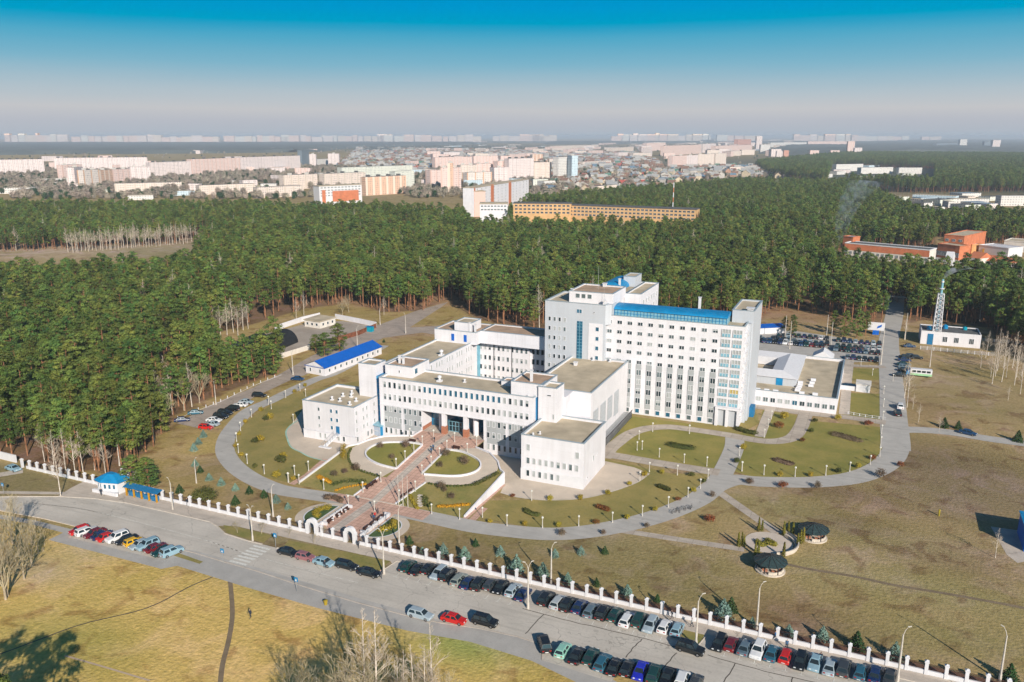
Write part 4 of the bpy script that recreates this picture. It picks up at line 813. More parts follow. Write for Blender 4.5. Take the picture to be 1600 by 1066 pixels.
for gx in (20.2, 29.6):
    g = thing('gate_arch', 'white arched gateway %s the street fence court' % ('at the left end of' if gx < 25 else 'at the right end of'), 'gateway', (gx,FENCE_V,0))
    mb = MB(); a_ = np.linspace(0,PI,13)
    outl = [(-1.45,0),(-1.45,2.3)]+[(-1.15*math.cos(t),2.5+1.0*math.sin(t)) for t in a_]+[(1.45,2.3),(1.45,0)]
    inl = [(-.75,0),(-.75,2.0)]+[(-.72*math.cos(t),2.05+.62*math.sin(t)) for t in a_]+[(.75,2.0),(.75,0)]
    n_ = len(outl)
    for y in (-.4,.4): mb.add([(p[0]+gx,FENCE_V+y,p[1]) for p in outl]+[(p[0]+gx,FENCE_V+y,p[1]) for p in inl], [((i,i+1,n_+i+1,n_+i) if y > 0 else (n_+i,n_+i+1,i+1,i)) for i in range(n_-1)])
    for ln, fl in ((outl,0),(inl,1)): mb.add([(p[0]+gx,FENCE_V-.4,p[1]) for p in ln]+[(p[0]+gx,FENCE_V+.4,p[1]) for p in ln], [(i,i+1,n_+i+1,n_+i) for i in range(n_-1)])
    mb.build('arch', 'frame_white', g)
    mb = MB(); [mb.box(gx-.7+.2*k,FENCE_V-.02,0,gx-.67+.2*k,FENCE_V+.02,2.0) for k in range(8)]; mb.build('iron_gate', 'dark_iron', g)
# plain wall and garage street end, far left
f2 = thing('side_wall', 'plain white wall at the left edge, beside the forest', 'wall', (*G(0,716),0)); a, b = G(-60,702), G(26,723); L, R = ribbon([a,b], .3)
MB().prism([R[0],R[1],L[1],L[0]], 0, 2.0).build('wall', 'frame_white', f2)
# kiosk
k0 = thing('guard_kiosk', 'white guard kiosk with bright blue pyramid roof by the street gate', 'kiosk', (-35.3,-46.6,0))
kp = [(-38.6,-46.8),(-38.2,-48.6),(-36,-49.2),(-32.4,-48.2),(-32.2,-45.2),(-37.6,-44.8)]
kw = MB().prism(kp, 0, 3.1).build('wall', 'frame_white', k0); kc = (-35.4,-46.9)
big = [(kc[0]+(p[0]-kc[0])*1.22, kc[1]+(p[1]-kc[1])*1.22) for p in kp]; mid = [(kc[0]+(p[0]-kc[0])*.35, kc[1]+(p[1]-kc[1])*.35) for p in kp]
mb = MB(); n_ = 6; mb.add([(*p,3.05) for p in big]+[(*p,4.4) for p in mid]+[(*p,2.95) for p in big], [(i,n_+i,n_+(i+1)%n_,(i+1)%n_) for i in range(n_)]+[tuple(range(n_,2*n_))[::-1],(0,1,2,3,4,5)]+[(2*n_+i,i,(i+1)%n_,2*n_+(i+1)%n_) for i in range(n_)]); mb.build('roof', 'sky_blue_metal', k0)
for i, t_ in ((1,.3),(1,.75),(2,.2),(2,.5),(2,.8)):
    p = np.array(kp[i]); q = np.array(kp[i+1]); c_ = p+(q-p)*t_; a_ = math.atan2(*(q-p)[::-1]); o = bpy.data.objects.new('window', win_mesh(.55,1.0,'glass_blue')); C.objects.link(o); o.parent = kw; o.location = (c_[0]+35.3,c_[1]+46.6,1.9); o.rotation_euler = (0,0,a_)
MB().prism([(-39.2,-49.4),(-31.8,-49.2),(-31.6,-48.9),(-32.2,-48.2),(-39,-48.8)], 0, .8).build('planter_wall', 'frame_white', k0)
wg = thing('sliding_gate', 'white solid gate standing open behind the guard kiosk', 'gate', (-33.5,-43,0)); MB().prism([(-37.5,-42.4),(-33.5,-42.0),(-33.5,-41.8),(-37.5,-42.2)], .3, 3.2).build('panel', 'frame_white', wg); MB().box(-37.7,-42.5,0,-37.4,-42.1,3.4).box(-33.6,-42.1,0,-33.3,-41.7,3.4).build('post', 'frame_white', wg)
# bus shelter / market stall
bs = thing('blue_stall', 'long dark blue canopy stall with orange posts at the street fence', 'market stall', (-25.5,-46.9,0))
MB().add([(-31,-47.9,2.2),(-20.6,-47.9,2.2),(-20.6,-46.2,2.6),(-31,-46.2,2.6),(-31,-47.9,2.1),(-20.6,-47.9,2.1),(-20.6,-46.2,2.5),(-31,-46.2,2.5)], [(0,1,2,3),(7,6,5,4),(0,4,5,1),(1,5,6,2),(2,6,7,3),(3,7,4,0)]).build('canopy', 'blue_paint', bs)
for i in range(5): MB().box(-30.4+2.3*i,-47.8,0,-30.1+2.3*i,-47.5,2.2).build('post', 'bush_orange', bs)
for i in range(4): MB().box(-29.9+2.3*i,-47.4,0,-28.3+2.3*i,-46.6,1.1).build('counter', 'blue_paint', bs)
# blue-roofed long pavilion
h0 = thing('long_pavilion', 'long low white pavilion with bright blue gable roof', 'pavilion', (-50,67,0))
pa = [G(*p) for p in ((478.2,582.4),(508.3,588.2),(596.4,553.3))]; d_ = (pa[2][0]-pa[1][0], pa[2][1]-pa[1][1]); pb = [pa[0], pa[1], pa[2], (pa[0][0]+d_[0], pa[0][1]+d_[1])]
hw = MB().prism(pb, 0, 3.0).build('wall', 'white_plaster', h0)
cx_, cy_ = sum(p[0] for p in pb)/4, sum(p[1] for p in pb)/4; ov = [(cx_+(p[0]-cx_)*1.06, cy_+(p[1]-cy_)*1.02) for p in pb]
m0 = ((ov[0][0]+ov[1][0])/2, (ov[0][1]+ov[1][1])/2); m1 = ((ov[2][0]+ov[3][0])/2, (ov[2][1]+ov[3][1])/2)
MB().add([(*ov[0],2.9),(*ov[1],2.9),(*ov[2],2.9),(*ov[3],2.9),(*m0,4.9),(*m1,4.9),(*ov[0],2.75),(*ov[1],2.75),(*ov[2],2.75),(*ov[3],2.75)], [(1,2,5,4),(3,0,4,5),(6,7,1,0),(7,8,2,1),(8,9,3,2),(9,6,0,3)]).build('roof', 'blue_roof', h0)
MB().add([(*pb[0],2.9),(*pb[1],2.9),((pb[0][0]+pb[1][0])/2,(pb[0][1]+pb[1][1])/2,4.7)], [(0,1,2)]).add([(*pb[3],2.9),(*pb[2],2.9),((pb[3][0]+pb[2][0])/2,(pb[3][1]+pb[2][1])/2,4.7)], [(0,2,1)]).build('gable', 'white_plaster', h0)
def wall_wins(root, wl, p, q, ts, z, w_, h_, g='glass_mid', panes=1, off=.02):
    p = np.array(p[:2]); q = np.array(q[:2]); a_ = math.atan2(q[1]-p[1], q[0]-p[0]); o3 = ORG[root.name]
    for t_ in ts:
        c_ = p+(q-p)*t_; o = bpy.data.objects.new('window', win_mesh(w_,h_,g,panes)); C.objects.link(o); o.parent = wl; o.location = (c_[0]-o3.x, c_[1]-o3.y, z-o3.z); o.rotation_euler = (0,0,a_)
wall_wins(h0, hw, pb[1], pb[2], [.07+.095*i for i in range(10)], 1.6, .9, 1.0); wall_wins(h0, hw, pb[0], pb[1], (.25,.75), 1.5, .7, 1.2)
# garage yard
y0 = thing('yard_wall', 'long white wall round the garage yard before the forest', 'wall', (-90,120,0))
wl_ = [G(430,517),G(471,503),G(500,496)]+[G(524,498),G(560,505),G(588,511)]
for a, b in ((0,1),(1,2),(3,4),(4,5)): L, R = ribbon([wl_[a],wl_[b]], .3); MB().prism([R[0],R[1],L[1],L[0]], 0, 2.2).build('wall_panel', 'white_plaster', y0)
y1 = thing('yard_fence', 'dark rusty plank fence on the near side of the garage yard', 'fence', (-72,80,0)); ln = [G(440,560),G(485,546),G(560,524),G(588,512)]
for a in range(3): L, R = ribbon([ln[a],ln[a+1]], .15); MB().prism([R[0],R[1],L[1],L[0]], 0, 1.9).build('fence_panel', 'rust_metal' if a else 'warm_plaster', y1)
gh = thing('garage_house', 'small flat-roofed white house at the back of the garage yard', 'house', (-96,114,0)); gp_ = [(-101.3,110.5),(-92.6,109.6),(-91.8,119.6),(-101,120.8)]
ghw = MB().prism(gp_, 0, 3.0).build('wall', 'warm_plaster', gh); MB().prism([(-101.7,110.1),(-92.2,109.2),(-91.4,120),(-101.4,121.2)], 3.0, 3.25).build('roof', 'roof_felt', gh); wall_wins(gh, ghw, gp_[0], gp_[1], (.2,.5,.8), 1.6, 1, 1, 'glass_dark'); wall_wins(gh, ghw, gp_[1], gp_[2], (.2,.5,.8), 1.6, 1, 1, 'glass_dark')
tb = thing('waste_container', 'turquoise metal container at the corner of the garage yard', 'container', (*G(582,517),0)); cx_, cy_ = G(578,518); MB().box(cx_-1.4,cy_-1,0,cx_+1.4,cy_+1,2.0).build('body', 'turquoise', tb); MB().box(cx_-1.5,cy_-1.1,2.0,cx_+1.5,cy_+1.1,2.15).build('lid', 'sky_blue_metal', tb)
def hangar(name, label, cx, cy, wd, ln_, h_, ang, wallm, doorm, roofm, front):
    t_ = thing(name, label, 'hangar', (cx,cy,0)); n_ = 14; ca, sa = math.cos(ang), math.sin(ang)
    P_ = lambda x, y, z: (cx+x*ca-y*sa, cy+x*sa+y*ca, z); pr = [(-wd/2*math.cos(a), h_*math.sin(a)) for a in np.linspace(0,PI,n_)]
    mb = MB(); mb.add([P_(x,0,z) for x, z in pr]+[P_(x,ln_,z) for x, z in pr], [(i,n_+i,n_+i+1,i+1) for i in range(n_-1)]); mb.build('arched_roof', roofm, t_)
    w_ = MB().add([P_(x,.1,z*.97) for x, z in pr]+[P_(x,ln_-.1,z*.97) for x, z in pr], [tuple(range(n_)), tuple(range(n_,2*n_))[::-1]]).build('end_wall', wallm, t_)
    d = MB(); v = [P_(-1.6,-.05,0),P_(1.6,-.05,0),P_(1.6,-.05,3.2),P_(-1.6,-.05,3.2),P_(-1.6,.12,0),P_(1.6,.12,0),P_(1.6,.12,3.2),P_(-1.6,.12,3.2)]; d.add(v, [(0,1,2,3),(0,4,5,1),(1,5,6,2),(2,6,7,3),(3,7,4,0)]); d.build('door', doorm, w_)
hangar('garage_hangar', 'black arched hangar with rusty brown corrugated end by the yard', -90.0, 71.0, 11.0, 15, 5.2, math.radians(6), 'rust_metal', 'rust_metal', 'hangar_black', 1)
hangar('storage_hangar', 'black arched hangar with pale green end wall and turquoise door among the pines', *G(350,566), 10.0, 26, 5.2, math.radians(10), 'green_paint', 'turquoise', 'hangar_black', 1)
# boiler house with lattice chimney
bh = thing('boiler_house', 'white flat-roofed boiler house with dark roof at the forest edge', 'boiler house', (152,188,0))
q0, q1 = G(1437.5,537), G(1531,545); dq = np.array(q1)-np.array(q0); dq /= np.hypot(*dq); nq = np.array([-dq[1],dq[0]]); q3 = tuple(np.array(q0)+nq*13); q2 = tuple(np.array(q1)+nq*13)
bw = MB().prism([q0,q1,q2,q3], 0, 4.9).build('wall', 'white_plaster', bh)
ins = lambda s_: [tuple(np.array(q0)+dq*s_+nq*s_), tuple(np.array(q1)-dq*s_+nq*s_), tuple(np.array(q2)-dq*s_-nq*s_), tuple(np.array(q3)+dq*s_-nq*s_)]
MB().prism(ins(.25), 4.9, 5.0).build('roof', 'dark_roof', bh); mb = MB(); A4 = [q0,q1,q2,q3]; B4 = ins(.28)
for i in range(4): mb.prism([A4[i],A4[(i+1)%4],B4[(i+1)%4],B4[i]], 4.9, 5.35)
mb.build('parapet', 'frame_white', bh)
for t_ in (.41,.60,.85): wall_wins(bh, bw, q0, q1, (t_,), 2.5, 1.5, 2.0, 'glass_dark', 3)
dd = [tuple(np.array(q0)+dq*a+nq*b) for a, b in ((2.4,-.15),(4.4,-.15),(4.4,.1),(2.4,.1))]; MB().prism(dd, 0, 4.3).build('blue_door_bay', 'blue_paint', bh)
for a, b, s_ in ((3.0,5,1.0),(9.0,9,1.1),(16,9.5,.9)): p = np.array(q0)+dq*a+nq*b; MB().lathe([(.9*s_,0),(.9*s_,1.1*s_),(.3*s_,1.5*s_)], (p[0],p[1],5.0), 10).build('roof_tank', 'sky_blue_metal' if a < 10 else 'turquoise', bh)
ch = G(1461,536); chn = thing('chimney_mast', 'tall white lattice mast carrying a blue chimney pipe, smoking', 'chimney', (*ch,0))
mb = MB(); r0, r1, H_ = 1.55, 1.05, 20.0
cn = [(-1,-1),(1,-1),(1,1),(-1,1)]
for a in range(4): mb.tube((ch[0]+cn[a][0]*r0,ch[1]+cn[a][1]*r0,0),(ch[0]+cn[a][0]*r1,ch[1]+cn[a][1]*r1,H_),.20,.18,5)
K_ = 11
for k in range(K_):
    z0, z1 = H_*k/K_, H_*(k+1)/K_; a0_, a1_ = r0+(r1-r0)*k/K_, r0+(r1-r0)*(k+1)/K_
    for a in range(4):
        c0, c1 = cn[a], cn[(a+1)%4]
        mb.tube((ch[0]+c0[0]*a0_,ch[1]+c0[1]*a0_,z0),(ch[0]+c1[0]*a1_,ch[1]+c1[1]*a1_,z1),.13,n=4); mb.tube((ch[0]+c1[0]*a0_,ch[1]+c1[1]*a0_,z0),(ch[0]+c0[0]*a1_,ch[1]+c0[1]*a1_,z1),.11,n=4); mb.tube((ch[0]+c0[0]*a1_,ch[1]+c0[1]*a1_,z1),(ch[0]+c1[0]*a1_,ch[1]+c1[1]*a1_,z1),.10,n=4)
mb.build('lattice', 'frame_white', chn); MB().tube((ch[0],ch[1],0),(ch[0],ch[1],25.6),.48,.42,12).build('pipe', 'pale_blue_glaze', chn); MB().tube((ch[0],ch[1],21.8),(ch[0],ch[1],22.1),.95,.95,12).tube((ch[0],ch[1],24.4),(ch[0],ch[1],25.0),.55,.55,12).build('collar', 'frame_white', chn)
def rail_fence(label, pts, h=1.2, step=2.0, m='frame_white', nm='rail_fence', rails=(.35,.75,1.1)):
    t_ = thing(nm, label, 'fence', (*pts[0],0)); mr_ = MB(); o3 = ORG[t_.name]; pme = None
    for a in range(len(pts)-1):
        p, q = np.array(pts[a]), np.array(pts[a+1]); d = np.hypot(*(q-p)); k = max(1,int(d/step))
        for z in rails: mr_.tube((*p,z*h/1.2),(*q,z*h/1.2),.05,n=4)
        for i in range(k): c_ = p+(q-p)*i/k; pme = pme or MB().box(-.09,-.09,0,.09,.09,h).build('post', m).data; po = bpy.data.objects.new('post', pme); C.objects.link(po); po.parent = t_; po.location = (c_[0]-o3.x,c_[1]-o3.y,0)
    mr_.build('rails', m, t_); [bpy.data.objects.remove(x) for x in [q for q in C.objects if q.name.startswith('post') and q.parent is None]]; return t_
rail_fence('white picket fence before the boiler house', [G(1438,546),G(1480,550),G(1555,557)], 1.4, 2.2, rails=(.2,.5,.8,1.1))
rail_fence('white fence beside the dark yard right of the boiler house', [G(1532,533),G(1575,537),G(1610,541)], 1.3)
rail_fence('row of short white bollard posts along the forest edge of the service road', PXP([(278,655),(298,646),(345,628),(396,603),(440,586)]), .9, 3.0, rails=(.1,), nm='bollard_row')
rail_fence('low mesh fence on the lawn beside the annex', [G(1325,647),G(1352,652),G(1384,656)], .8, 1.6, rails=(.3,1.1), nm='mesh_fence')
# entrance gate house at the forest road
gt = thing('checkpoint_gate', 'checkpoint gate frame over the road at the forest edge', 'gate', (*G(1400,478),0)); g0, g1 = G(1387,478), G(1417,481)
MB().box(g0[0]-.3,g0[1]-.3,0,g0[0]+.3,g0[1]+.3,4.8).build('post', 'metal_grey', gt); MB().box(g1[0]-.3,g1[1]-.3,0,g1[0]+.3,g1[1]+.3,4.8).build('post', 'metal_grey', gt); MB().tube((*g0,4.8),(*g1,4.8),.25,n=6).build('beam', 'beige_stone', gt)
ck = thing('checkpoint_hut', 'small white hut with blue roof beside the checkpoint gate', 'hut', (*G(1383,476),0)); x, y = G(1381,477); MB().box(x-2,y-1.5,0,x+2,y+1.5,2.6).build('wall', 'frame_white', ck); MB().add([(x-2.5,y-2,2.6),(x+2.5,y-2,2.6),(x+2.5,y+2,2.6),(x-2.5,y+2,2.6),(x,y,4.0)], [(0,1,4),(1,2,4),(2,3,4),(3,0,4),(3,2,1,0)]).build('roof', 'blue_roof', ck)
gr2 = thing('parking_kiosk', 'long low white kiosk with blue roof behind the car park', 'kiosk', (*G(1205,520),0)); a, b = G(1184,521), G(1224,519); L, R = ribbon([a,b], 3.5)
MB().prism([R[0],R[1],L[1],L[0]], 0, 2.7).build('wall', 'frame_white', gr2); L, R = ribbon([a,b], 4.6); MB().prism([R[0],R[1],L[1],L[0]], 2.7, [2.8,2.8,3.4,3.4]).build('roof', 'blue_roof', gr2)
# billboard
bb = thing('billboard', 'white billboard with blue emblem on a blue stand behind the car park', 'billboard', (*G(1368,522),0)); x, y = G(1368,523)
MB().box(x-1.2,y-.3,0,x+1.2,y+.3,1.9).build('stand', 'blue_roof', bb); p_ = MB().box(x-3.2,y-.2,1.9,x+3.2,y+.2,5.2).build('panel', 'frame_white', bb); MB().add([(x+.2,y-.22,2.6),(x+1.9,y-.22,3.4),(x+2.1,y-.22,4.5),(x+.5,y-.22,3.7)], [(0,1,2,3)]).build('emblem', 'blue_roof', p_)
# blue building at the right edge, only its corner in view
eb = thing('blue_building', 'dark building with bright blue wall at the right edge of the field', 'building', (*G(1625,850),0)); e0 = G(1599,862); MB().box(e0[0],e0[1],0,e0[0]+14,e0[1]+9,4.6).build('wall', 'blue_roof', eb); MB().box(e0[0]-.2,e0[1]-.2,4.6,e0[0]+14.3,e0[1]+9.2,4.8).build('roof', 'sky_blue_metal', eb)
sheet('apron', PXP([(1548,823),(1590,829),(1640,870),(1590,880),(1573,867)]), .02, 'pavement')
# gazebos: a round open pavilion each
def gazebo(px, py, label, R=2.5):
    cx, cy = G(px, py); t_ = thing('gazebo', label, 'gazebo', (cx,cy,0), group='dark-roofed gazebos by the round plaza'); n_ = 12
    MB().lathe([(R+.3,0),(R+.3,.25),(R+.2,.28)], (cx,cy,0), 24).build('base', 'beige_stone', t_)
    mb = MB()
    for i in range(n_):
        if i in (2, 8): continue
        a0, a1 = 2*PI*i/n_, 2*PI*(i+1)/n_; mb.prism([(cx+R*math.cos(a0),cy+R*math.sin(a0)),(cx+R*math.cos(a1),cy+R*math.sin(a1)),(cx+(R-.15)*math.cos(a1),cy+(R-.15)*math.sin(a1)),(cx+(R-.15)*math.cos(a0),cy+(R-.15)*math.sin(a0))], .25, .8)
    mb.build('low_wall', 'beige_stone', t_)
    for i in range(6): a = 2*PI*i/6+.2; MB().tube((cx+R*.96*math.cos(a),cy+R*.96*math.sin(a),.25),(cx+R*.96*math.cos(a),cy+R*.96*math.sin(a),2.05),.13,n=6).build('post', 'dark_iron', t_)
    mb = MB(); mb.lathe([(R+.65,1.95),(R+.65,2.03),(R*.55,2.75),(.12,3.25)], (cx,cy,0), n_); rf = mb.build('roof', 'gazebo_roof', t_)
    mb = MB()
    for i in range(n_):
        a = 2*PI*i/n_; mb.tube((cx+(R+.65)*math.cos(a),cy+(R+.65)*math.sin(a),2.05),(cx+R*.55*math.cos(a),cy+R*.55*math.sin(a),2.78),.05,n=4); mb.tube((cx+R*.55*math.cos(a),cy+R*.55*math.sin(a),2.78),(cx,cy,3.3),.05,n=4)
    mb.build('ridge', 'dark_iron', rf); mb = MB()
    for i in range(5): a = 2*PI*i/5-.9; mb.box(cx+1.5*math.cos(a)-.5,cy+1.5*math.sin(a)-.2,.25,cx+1.5*math.cos(a)+.5,cy+1.5*math.sin(a)+.2,.7)
    mb.build('bench', 'brick_red', t_)
gazebo(1270, 840, 'round gazebo with dark faceted roof behind the paved circle, the farther one'); gazebo(1203, 891, 'round gazebo with dark faceted roof in front of the paved circle, the nearer one')
sb_ = thing('curved_bench', 'curved pale stone bench on the right rim of the paved circle', 'bench', (cc[0]+6,cc[1],0)); arc = [(cc[0]+(rc+.6)*math.cos(a),cc[1]+(rc+.6)*math.sin(a)) for a in np.linspace(-1.2,1.1,20)]; L, R = ribbon(arc, .6)
MB().prism(R+L[::-1], 0, .5).build('seat', 'beige_stone', sb_); arc2 = [(cc[0]+(rc+.95)*math.cos(a),cc[1]+(rc+.95)*math.sin(a)) for a in np.linspace(-1.2,1.1,20)]; L, R = ribbon(arc2, .25); MB().prism(R+L[::-1], .5, .95).build('backrest', 'beige_stone', sb_)
# ---------------------------------------------------------------- lamps
def make_park_lamp():
    t_ = thing('park_lamp', 'short white park lamp', 'park lamp', (0,0,0), group='white globe lamps along the ring road and walks')
    MB().tube((0,0,0),(0,0,2.35),.11,.08,6).tube((0,0,0),(0,0,.4),.16,.16,6).build('post', 'lamp_white', t_, off=(0,0,0) if 0 else None)
    MB().lathe([(.08,2.3),(.24,2.45),(.27,2.62),(.2,2.82),(.05,2.88)], (0,0,0), 8).build('globe', 'globe', t_); return t_
PLp = Proto(make_park_lamp())
park = [((u,v),'on the paved plaza or walkway before the entrance') for u, v in ((20.9,4.6),(26.8,5),(33.1,5),(33,-.1),(27.5,-.5),(20.2,-.1),(20.1,-4.2),(20.1,-8.5),(20.1,-12.7),(27.6,-4.5),(27.6,-8.8),(27.6,-13.3),(14.6,3.2),(20.1,-19.6),(18.6,-24.9),(19.3,-31.7),(26.3,-31.9),(28.6,-25.2),(30.0,-20.6))]
park += [(G(*z3(*p)),'on the lawn beside the entrance mound') for p in ((150,625),(98,700),(37,690),(235,730),(833,865),(988,895),(1115,885))]
park += [(G(*zA(*p)),'inside the left bend of the ring road') for p in ((645,447),(562,550),(532,632),(546,717),(613,800),(742,877),(926,942),(972,885),(795,385),(775,350),(903,300),(1012,250),(1055,290),(962,487))]
park += [(G(*z4(*p)),'on the lawn before the right wing') for p in ((185,932),(382,942),(583,932),(770,912),(936,877),(1080,828),(1189,772),(1258,723),(322,790),(922,682))]
park += [(G(*z4(*p)),'round the oval lawn below the ward block') for p in ((1300,670),(975,632),(1130,650),(1030,550),(1168,582),(1294,600),(907,512),(935,508),(918,452),(993,408),(1197,420),(1474,543),(1488,628))]
park += [(G(*z5(*p)),'along the right bend of the ring road') for p in ((235,523),(336,541),(480,549),(622,543),(733,525),(828,492),(872,455),(876,405),(880,350),(886,285),(889,225),(890,165))]
park += [(G(*z5(*p)),'by the short path from the ward block') for p in ((337,368),(355,320),(370,283))]
park += [(G(1345,571),'by the path beside the car park'),(G(1363,587),'by the kiosk lawn'),(G(1395,596),'by the kiosk lawn')]
cnt = {}
for (u, v), where in park:
    i = cnt.get(where, 0); cnt[where] = i+1
    mz = zm(v) if in_poly(np.array([u]), np.array([v]), MO)[0] else 0
    PLp.put((u,v,mz+.05), random.uniform(0,6), random.uniform(.86,.96), 'short white park lamp %s, the %s there' % (where, ordn(i)))
def make_street_lamp(arms, h=9.0, nm='street_lamp'):
    t_ = thing(nm, 'tall street lamp', 'street lamp', (0,0,0), group='tall concrete street lamps')
    MB().tube((0,0,0),(0,0,h*.86),.19,.10,7).tube((0,0,0),(0,0,1.2),.26,.22,7).build('pole', 'pole_concrete', t_)
    for s_ in arms:
        mb = MB(); a, b, c_ = (0,0,h*.84),(s_*.2,0,h*.93),(s_*.6,0,h); mb.tube(a,b,.06,.05,5); mb.tube(b,c_,.05,.04,5); ar = mb.build('arm', 'pole_concrete', t_); MB().tube((s_*.52,0,h-.03),(s_*1.0,0,h+.10),.10,.07,6).build('lamp_head', 'lamp_white', ar)
    return t_
SL1 = Proto(make_street_lamp((1,))); SL2 = Proto(make_street_lamp((-1,1))); SLt = Proto(make_street_lamp((), 13.5, 'light_mast'))
i = 0
for px, py, k, rz, h_, lb in [(270,796,1,PI,.82,'by the blue stall'),(395,845,2,0,.86,'on the verge left of the crossing'),(427,808,1,.3,.85,'on the grass left of the gate court'),(307,755,1,.2,.72,'among the small blue spruces'),(187,728,1,.2,.80,'beside the kiosk pines'),
    (600,897,2,.2,1.02,'on the verge before the gate court'),(624,851,1,.9,.95,'at the right round garden of the gate court'),(825,951,2,.6,1.0,'between the first and second parking bays'),(861,914,1,.3,.95,'behind the fence near the second bay'),(1087,1011,1,.3,1.07,'on the grass island between the bays'),(1182,983,1,.3,.98,'behind the fence near the third bay'),
    (1402,1066,1,.3,1.05,'near the bottom edge behind the last parked cars'),(1562,1064,1,2.8,1.0,'at the bottom right corner behind the fence'),(337.6,632.6,1,PI-.5,.8,'at the forest edge by the service road'),(458,586,1,.2,1.0,'left of the blue-roofed pavilion'),(241,689,1,.3,.8,'at the forest corner left of the parked cars'),
    (558.6,543,1,.5,.95,'behind the blue-roofed pavilion'),(634,521,1,2.8,.95,'on the track beyond the left wings'),(594,508,1,.2,.9,'by the pines behind the garage yard')]:
    u, v = G(px, py); (SL1 if k == 1 else SL2).put((u,v,0), rz, h_, 'tall street lamp '+lb)
for px, py, h_, lb in [(1233.5,545,.95,'the first from the ward block in the car park'),(1226,533,.9,'at the upper left of the car park'),(1291,529,.85,'at the back of the car park'),(1298,541,.85,'in the middle of the car park'),(1376,570,1.15,'at the front right corner of the car park'),(1452.5,574,.9,'on the field before the boiler house'),(1413.7,531,.95,'at the forest road junction'),(1227,523,.6,'left of the parking kiosk')]:
    SLt.put((*G(px,py),0), 0, h_, 'thin tall light mast '+lb)
# flagpoles
for k, (px, py) in enumerate(((623,791),(630,791.5),(637.5,793))):
    t_ = thing('flagpole', 'bare white flagpole beside the walkway, %s of three' % ('leftmost','middle','rightmost')[k], 'flagpole', (*G(px,py),0), group='three white flagpoles'); MB().tube((*G(px,py),0),(*G(px,py),7.2),.09,.04,6).build('pole', 'lamp_white', t_); MB().lathe([(.1,7.15),(.13,7.25),(.04,7.4)], (*G(px,py),0), 6).build('finial', 'lamp_white', t_)
# road signs
for px, py, lb, s_ in ((431,855,'blue crossing sign on the far side of the street',1.0),(464,926,'blue crossing sign on the near pavement right of the crossing',1.0),(349,880,'blue crossing sign on the near pavement left of the crossing',1.0),(6,772,'small blue road sign at the left edge',.9)):
    x, y = G(px, py); t_ = thing('road_sign', lb, 'road sign', (x,y,0)); MB().tube((x,y,0),(x,y,2.5*s_),.05,n=5).build('post', 'metal_grey', t_)
    pn = MB().box(x-.40,y-.05,2.2*s_,x+.40,y+.0,3.05*s_).build('panel', 'sky_blue_metal', t_); MB().add([(x-.24,y-.06,2.34*s_),(x+.24,y-.06,2.34*s_),(x,y-.06,2.86*s_)], [(0,1,2)]).build('symbol', 'frame_white', pn)
yb = thing('yellow_bin', 'small yellow bin on the near pavement', 'bin', (*G(509,944),0)); x, y = G(509,945); MB().lathe([(.28,0),(.35,.7),(.4,.75),(.4,.85),(.1,.95)], (x,y,0), 10).build('bin', 'bush_yellow', yb)
yp = thing('yellow_post', 'yellow marker post alone in the brown field', 'marker post', (*G(1467,806),0)); x, y = G(1467,806); MB().tube((x,y,0),(x,y,1.3),.18,.18,8).lathe([(.2,1.3),(.12,1.5)], (x,y,0), 8).build('post', 'bush_yellow', yp)
# benches in the court and on the walk
def make_bench():
    t_ = thing('bench', 'park bench', 'bench', (0,0,0), group='dark benches on the walk and gate court'); MB().box(-1.0,-.25,.38,1.0,.2,.46).build('seat', 'rust_iron', t_); MB().box(-1.0,.2,.46,1.0,.27,.9).build('backrest', 'rust_iron', t_)
    for x in (-.8,.8): MB().box(x-.05,-.2,0,x+.05,.22,.38).build('leg', 'dark_iron', t_)
    return t_
Bp = Proto(make_bench())
for k, (u, v, rz, z) in enumerate(((18.9,-22.8,PI/2,.55),(19.2,-20.9,PI/2,.8),(28.6,-24.0,-PI/2,.4),(29.0,-21.5,-PI/2,.7),(20.6,-34.4,PI/2,0),(20.6,-37.0,PI/2,0),(20.6,-40.0,PI/2,0),(29.3,-34.6,-PI/2,0),(29.3,-37.2,-PI/2,0),(29.3,-39.8,-PI/2,0),(17,.2,0,3.4),(29.5,.6,0,3.4))):
    Bp.put((u,v,z+.07), rz, 1.0, '%s bench %s' % ('dark', ['beside the lower walkway, the lower left one','beside the lower walkway, the upper left one','beside the lower walkway, the lower right one','beside the lower walkway, the upper right one','left side of the gate court, nearest the walkway','left side of the gate court, middle one','left side of the gate court, nearest the fence','right side of the gate court, nearest the walkway','right side of the gate court, middle one','right side of the gate court, nearest the fence','on the plaza above the left oval lawn','on the plaza above the right oval lawn'][k]))
# stepped planter walls of the gate court
for s_, x in ((-1,19.6),(1,30.4)):
    t_ = thing('planter_steps', 'stepped white planter wall on the %s side of the gate court' % ('left' if s_ < 0 else 'right'), 'planter', (x,-37,0)); 
    for k in range(5): MB().box(x-.18,-43.5+2.3*k,0,x+.18,-41.7+2.3*k,.85).box(x-.18 if s_ < 0 else x-1.2,-41.8+2.3*k,0,x+1.2 if s_ < 0 else x+.18,-41.5+2.3*k,.75).build('wall', 'frame_white', t_)
fl = thing('flower_sign', 'strip of white lettering stones set in a hedge on the right slope', 'flower bed', (34,-23.5,.4)); 
for k in range(5): v = -25.8+.95*k; u_ = 34.2-.55*k; MB().box(u_-.5,v-.38,zm(v)+.05,u_+.5,v+.38,zm(v)+.25).build('stone_panel', 'beige_stone', fl)
